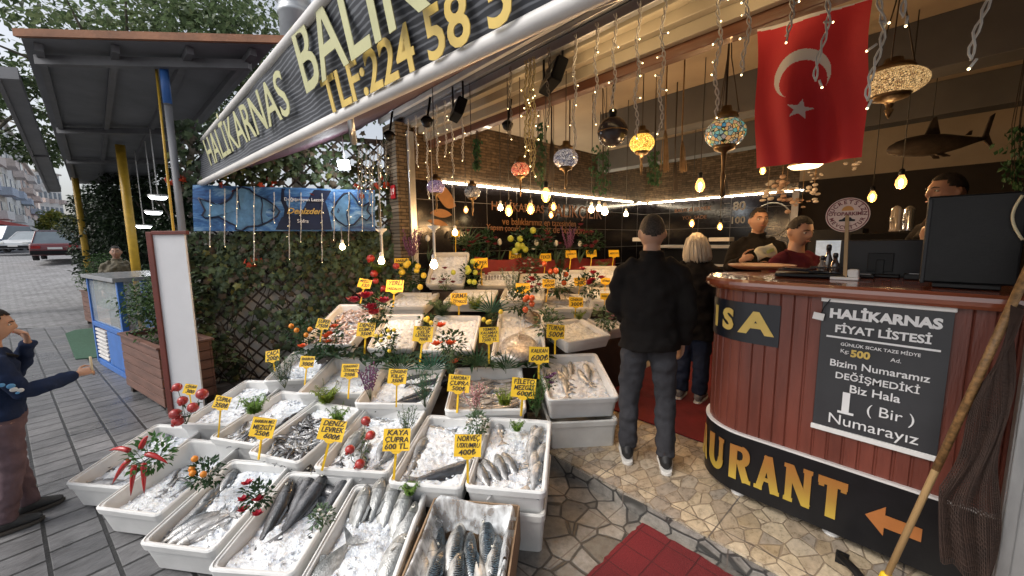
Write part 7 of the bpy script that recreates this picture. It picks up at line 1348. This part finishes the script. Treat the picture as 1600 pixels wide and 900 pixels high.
def jacket(mat, t, J, w=1.0, hem=.12, collar=True, name='jacket', slack=.022, cuffs=True):
    g = G(); pe, ch, nk = J['pelvis'], J['chest'], J['neck']; s_ = slack
    g.tube([pe+V((0, 0, -hem)), pe, pe.lerp(ch, .5), ch, ch+V((0, -.005, .10)), nk+V((0, -.012, -.02)), nk+V((0, -.008, .03 if collar else -.005))], [(.185*w+s_, .13*w+s_), (.175*w+s_, .12*w+s_), (.165*w+s_, .115*w+s_), (.185*w+s_, .125*w+s_), (.165*w+s_, .105*w+s_), (.085, .080), (.078, .076) if collar else (.09, .085)], 20, ref=(1, 0, 0))
    for s in 'LR':
        sg = -1 if s == 'L' else 1; sh_, el, wr = (J[k+s] for k in ('sh', 'el', 'wr')); e2 = wr+(wr-el).normalized()*-.01
        g.tube([ch+V((sg*.06, 0, .09)), ch.lerp(sh_, .72)+V((0, 0, .045)), sh_.lerp(el, .06)+V((-sg*.012, 0, -.008)), sh_.lerp(el, .5), el, el.lerp(wr, .4), e2], [.070+s_*.4, .066+s_*.4, .062+s_*.5, .058+s_*.5, .052+s_*.5, .047+s_*.5, .037+s_*.4], 14)
    return remeshed(g, name, mat, t, .011, 8, .020, 8, local=True)
def trousers(mat, t, J, name='trousers', slack=.02):
    g = G(); pe = J['pelvis']; g.tube([pe+V((0, 0, -.10)), pe+V((0, 0, -.02)), pe+V((0, 0, .07))], [(.155+slack, .115+slack), (.165+slack, .118+slack), (.15+slack, .11+slack)], 16, ref=(1, 0, 0))
    for s in 'LR':
        sg = -1 if s == 'L' else 1; kn, an = J['kn'+s], J['an'+s]; hip = pe+V((sg*.088, 0, -.05)); g.tube([hip, hip.lerp(kn, .45), kn, kn.lerp(an, .4), an+V((0, 0, -.01))], [.092+slack, .084+slack, .066+slack, .062+slack, .058+slack*.9], 14)
    return remeshed(g, name, mat, t, .011, 4, .013, 10, local=True)
sole = M('sole_white', (.68, .66, .62), .5, .08, 8, .05)
def shoes(mat, t, J, solem=None):
    for s in 'LR':
        sg = -1 if s == 'L' else 1; an = J['an'+s]; o = an+V((0, .0, -.06)); g = G()
        g.tube([o+V((0, -.085, .015)), o+V((0, -.05, .025)), o+V((0, .02, .03)), o+V((sg*.008, .10, .012)), o+V((sg*.012, .165, .0)), o+V((sg*.012, .185, -.004))], [(.022, .03), (.042, .05), (.046, .052), (.050, .036), (.044, .024), (.02, .014)], 14, ref=(1, 0, 0)); g.tube([an+V((0, -.01, .05)), an+V((0, 0, -.03))], [.048, .05], 12)
        o_ = remeshed(g, 'shoe', mat, t, .007, 2, local=True); q = G(); P = [(.036*cos(a), -.085+.03*sin(a)-.0) for a in [PI+PI*i/8 for i in range(9)]] + [(.046+sg*.004, .0), (.056+sg*.008, .10), (.045+sg*.012, .165), (sg*.012, .198), (-.045+sg*.012, .165), (-.052+sg*.008, .10), (-.042+sg*.004, .0)]
        q.prism([(o.x+x, o.y+y) for x, y in P], o.z-.038, o.z-.012); part('sole', q, solem or sole, o_, .004, True)
def stand(lean=0, spread=.10): return dict(pelvis=(0, 0, .93), chest=(0, .0, 1.27), neck=(0, .0, 1.49), shL=(-.19, 0, 1.40), shR=(.19, 0, 1.40), elL=(-.25, -.03, 1.12), elR=(.25, -.03, 1.12), wrL=(-.26, .06, .88), wrR=(.26, .06, .88), knL=(-spread, .02, .50), knR=(spread, .02, .50), anL=(-spread-.005, -.03, .098), anR=(spread+.005, -.03, .098))
def face(p, q): d = V(q)-V(p); return math.atan2(-d.x, d.y)
blk = cloth('cloth_black', (.012, .0105, .010)); jean = cloth('cloth_charcoal_jean', (.042, .042, .047), 8); bluej = cloth('cloth_blue_jean', (.025, .032, .055), 8); blackshoe = M('shoe_black', (.012, .012, .013), .6)
# the tall customer, seen from behind
pc = atz(1006, 716, .0); J = stand(spread=.125); J.update(elR=V((.245, -.03, 1.11)), wrR=V((.235, .07, .87)), elL=V((-.24, .02, 1.12)), wrL=V((-.15, .22, 1.0)), hdL=V((.5, .8, -.2)), anR=V((.125, -.10, .098)), knR=V((.12, -.02, .5)))
person('tall customer in black jacket and charcoal jeans with his back turned', V((pc.x, pc.y+.02, 0)), R_(33), .995, J, [lambda t, J: jacket(blk, t, J, 1.0, .10, slack=.026), lambda t, J: trousers(jean, t, J, slack=.008), lambda t, J: shoes(blackshoe, t, J)], hair_g, skin, .05, -.05)
# the pale haired customer
pw = atz(1068, 626, .0); J = stand(spread=.09); J.update(pelvis=V((0, 0, .90)))
person('pale haired customer in dark coat and blue jeans standing before the counter', V((pw.x+.02, pw.y+.1, 0)), R_(10), .93, J, [lambda t, J: jacket(blk, t, J, 1.05, .22, name='coat', slack=.03), lambda t, J: trousers(bluej, t, J), lambda t, J: shoes(M('shoe_grey', (.20, .18, .16), .7), t, J)], hair_b, skin, -.3, .15, hairlen='long')
# sellers behind the counter
def at_head(px, py, dep, sc):
    h = atd(px, py, dep); return V((h.x, h.y, h.z-1.645*sc)), h
p1, h1 = at_head(1185, 345, 4.1, 1.0); J = stand(); J.update(elL=V((-.25, .10, 1.14)), wrL=V((-.10, .34, 1.16)), elR=V((.26, .06, 1.14)), wrR=V((.16, .30, 1.24)), hdR=V((-.3, .8, .3)), hdL=V((.4, .8, -.1)), cuR=V((.8, 0, 0)))
person('seller in black jacket and dark cap of hair holding a folded white paper', V((p1.x, p1.y, p1.z)), face(h1, EYE)+.12, 1.0, J, [lambda t, J: jacket(blk, t, J, 1.1), lambda t, J: trousers(blk, t, J), lambda t, J: shoes(blackshoe, t, J)], hair_d, skin2, .25, .05, vox=.0085)
c = atd(1196, 395, 3.62); m_ = frame(RT*.9+UP*.35, UP, c); g = G(m_); g.grid(lambda u, v: V(((u-.5)*.19, (v-.5)*.105+.02*sin(u*5), .02*sin(u*6+v*3))), 10, 5); g.grid(lambda u, v: V(((.5-u)*.17, (v-.5)*.10+.012, -.006+.02*sin((1-u)*6+v*3))), 10, 5); t = thing('folded_paper', 'crumpled white paper slip held up by the black jacketed seller', 'paper', c); o = part('sheet', g, M('paper_white', (.62, .62, .50), .8, .08, 12, .2), t); so = o.modifiers.new('s', 'SOLIDIFY'); so.thickness = .004
g = G(m_); g.box((.03, .005, .03), (.07, .03, .004)); part('green_print', g, M('print_green', (.35, .42, .16), .8), t)
p2, h2 = at_head(1246, 362, 3.35, 1.0); J = stand(); J.update(elL=V((-.24, .12, 1.15)), wrL=V((-.06, .34, 1.22)), elR=V((.24, .12, 1.15)), wrR=V((.12, .34, 1.22)), hdL=V((.3, .9, -.2)), hdR=V((-.3, .9, -.2)))
maroon = cloth('cloth_maroon', (.085, .015, .025))
person('seller in maroon sweater looking down behind the counter', V((p2.x, p2.y, p2.z)), face(h2, EYE)+.75, 1.0, J, [lambda t, J: jacket(maroon, t, J, 1.0, .1, False, 'sweater'), lambda t, J: trousers(blk, t, J), lambda t, J: shoes(blackshoe, t, J)], hair_d, skin, .0, -.22, vox=.0085)
p3, h3 = at_head(1486, 300, 2.72, 1.0); J = stand(); rz3 = face(h3, EYE)-1.0; i3 = (Matrix.Translation(p3) @ Matrix.Rotation(rz3, 4, 'Z')).inverted(); J.update(elL=i3 @ atd(1428, 432, 2.62), wrL=i3 @ atd(1447, 378, 2.60), hdL=i3.to_3x3() @ (RT*.25+UP*.9+FW*.1), upL=i3.to_3x3() @ (-RT*.8-FW*.5), cuL=V((.6, 0, 0)), elR=V((.25, .12, 1.13)), wrR=V((.2, .34, 1.10)))
person('seller in black top raising his hand to his mouth behind the large screen', V((p3.x, p3.y, p3.z)), rz3, 1.0, J, [lambda t, J: jacket(blk, t, J, 1.05, .1, False, 'shirt'), lambda t, J: trousers(blk, t, J), lambda t, J: shoes(blackshoe, t, J)], hair_d, skin2, .1, .0, vox=.0085)
# far man in camouflage jacket sitting among the plants
camo = brick_mat('camouflage', (.15, .12, .07), (.10, .09, .05), (.1, .1, .1), 1, 1, 0, noise_amt=.8, nscale=14)
p4, h4 = at_head(181, 394, 7.9, 1.0); J = stand()
person('man in brown camouflage jacket standing behind the blue cabinet', V((p4.x, p4.y, h4.z-1.645)), face(h4, EYE), 1.0, J, [lambda t, J: jacket(camo, t, J, 1.1), lambda t, J: trousers(blk, t, J), lambda t, J: shoes(blackshoe, t, J)], hair_d, skin2, -.1, 0, vox=.012)
# the boy
pb_ = atz(34, 815, -.1); navyc = cloth('cloth_navy', (.016, .026, .060)); mauve = cloth('cloth_mauve', (.125, .085, .095), 6); J = stand(spread=.10); rzb = face(pb_, (-4.2, 1.2, 0))
J.update(elR=V((.26, .10, 1.13)), wrR=V((.12, .40, 1.16)), hdR=V((-.15, 1, .1)), upR=V((.7, 0, .7)), cuR=V((.85, 0, 0)), elL=V((-.25, .14, 1.20)), wrL=V((-.07, .19, 1.47)), hdL=V((.35, -.1, .8)), upL=V((-.3, .9, .1)), cuL=V((.6, 0, 0)), anR=V((.09, -.08, .10)), knR=V((.10, 0, .5)), anL=V((-.10, .06, .10)))
boy = person('boy in navy sweater and mauve trousers holding out a pale stick', V((pb_.x, pb_.y, -.1)), rzb, .755, J, [lambda t, J: jacket(navyc, t, J, .86, .02, False, 'sweater', .024), lambda t, J: trousers(mauve, t, J, slack=.006), lambda t, J: shoes(M('sandal_black', (.03, .03, .03), .6), t, J, M('sandal_sole', (.06, .05, .04), .6))], hair_d, skin, -.2, -.12)

bm0 = FRAME[boy.name]; hp_ = bm0 @ V((.105, .50, 1.17)); g = G(); g.tube([hp_-V((0, 0, .03)), hp_+V((.006, 0, .09))], .006, 8); solo('wooden_stick', g, M('stick_pale', (.62, .54, .36), .6, .1, 10, .1), 'pale flat stick held up in the hand of the boy', 'stick')
g = G(bm0); pa_ = V((.262, .03, 1.20))
for dx, dy, dz, r, mi in ((.052, -.02, .03, .018, 0), (.055, .02, .01, .024, 0), (.056, .03, -.02, .022, 1), (.056, .06, -.035, .020, 1), (.058, .045, -.05, .012, 0)): g.mi = mi; g.ball(pa_+V((dx, dy, dz)), (.004, r, r*.8), 10, 6)
part('sleeve_patch', g, [M('patch_blue', (.10, .30, .55), .6), M('patch_white', (.6, .62, .62), .6)], boy)
bgp = bm0 @ V((-.16, -.14, 1.02)); bagt = thing('shoulder_bag', 'black bag hanging at the side of the boy at the left edge', 'bag', bgp); g = G(bm0); g.ball((-.10, -.20, .98), (.17, .075, .24), 18, 12); part('bag_body', g, cloth('bag_black', (.01, .01, .012)), bagt); g = G(bm0); g.tube([(-.10, -.14, 1.2), (.0, -.16, 1.36), (.06, -.1, 1.46), (.10, .02, 1.45), (.05, .12, 1.38)], .012, 6); part('strap', g, black_plastic, bagt)
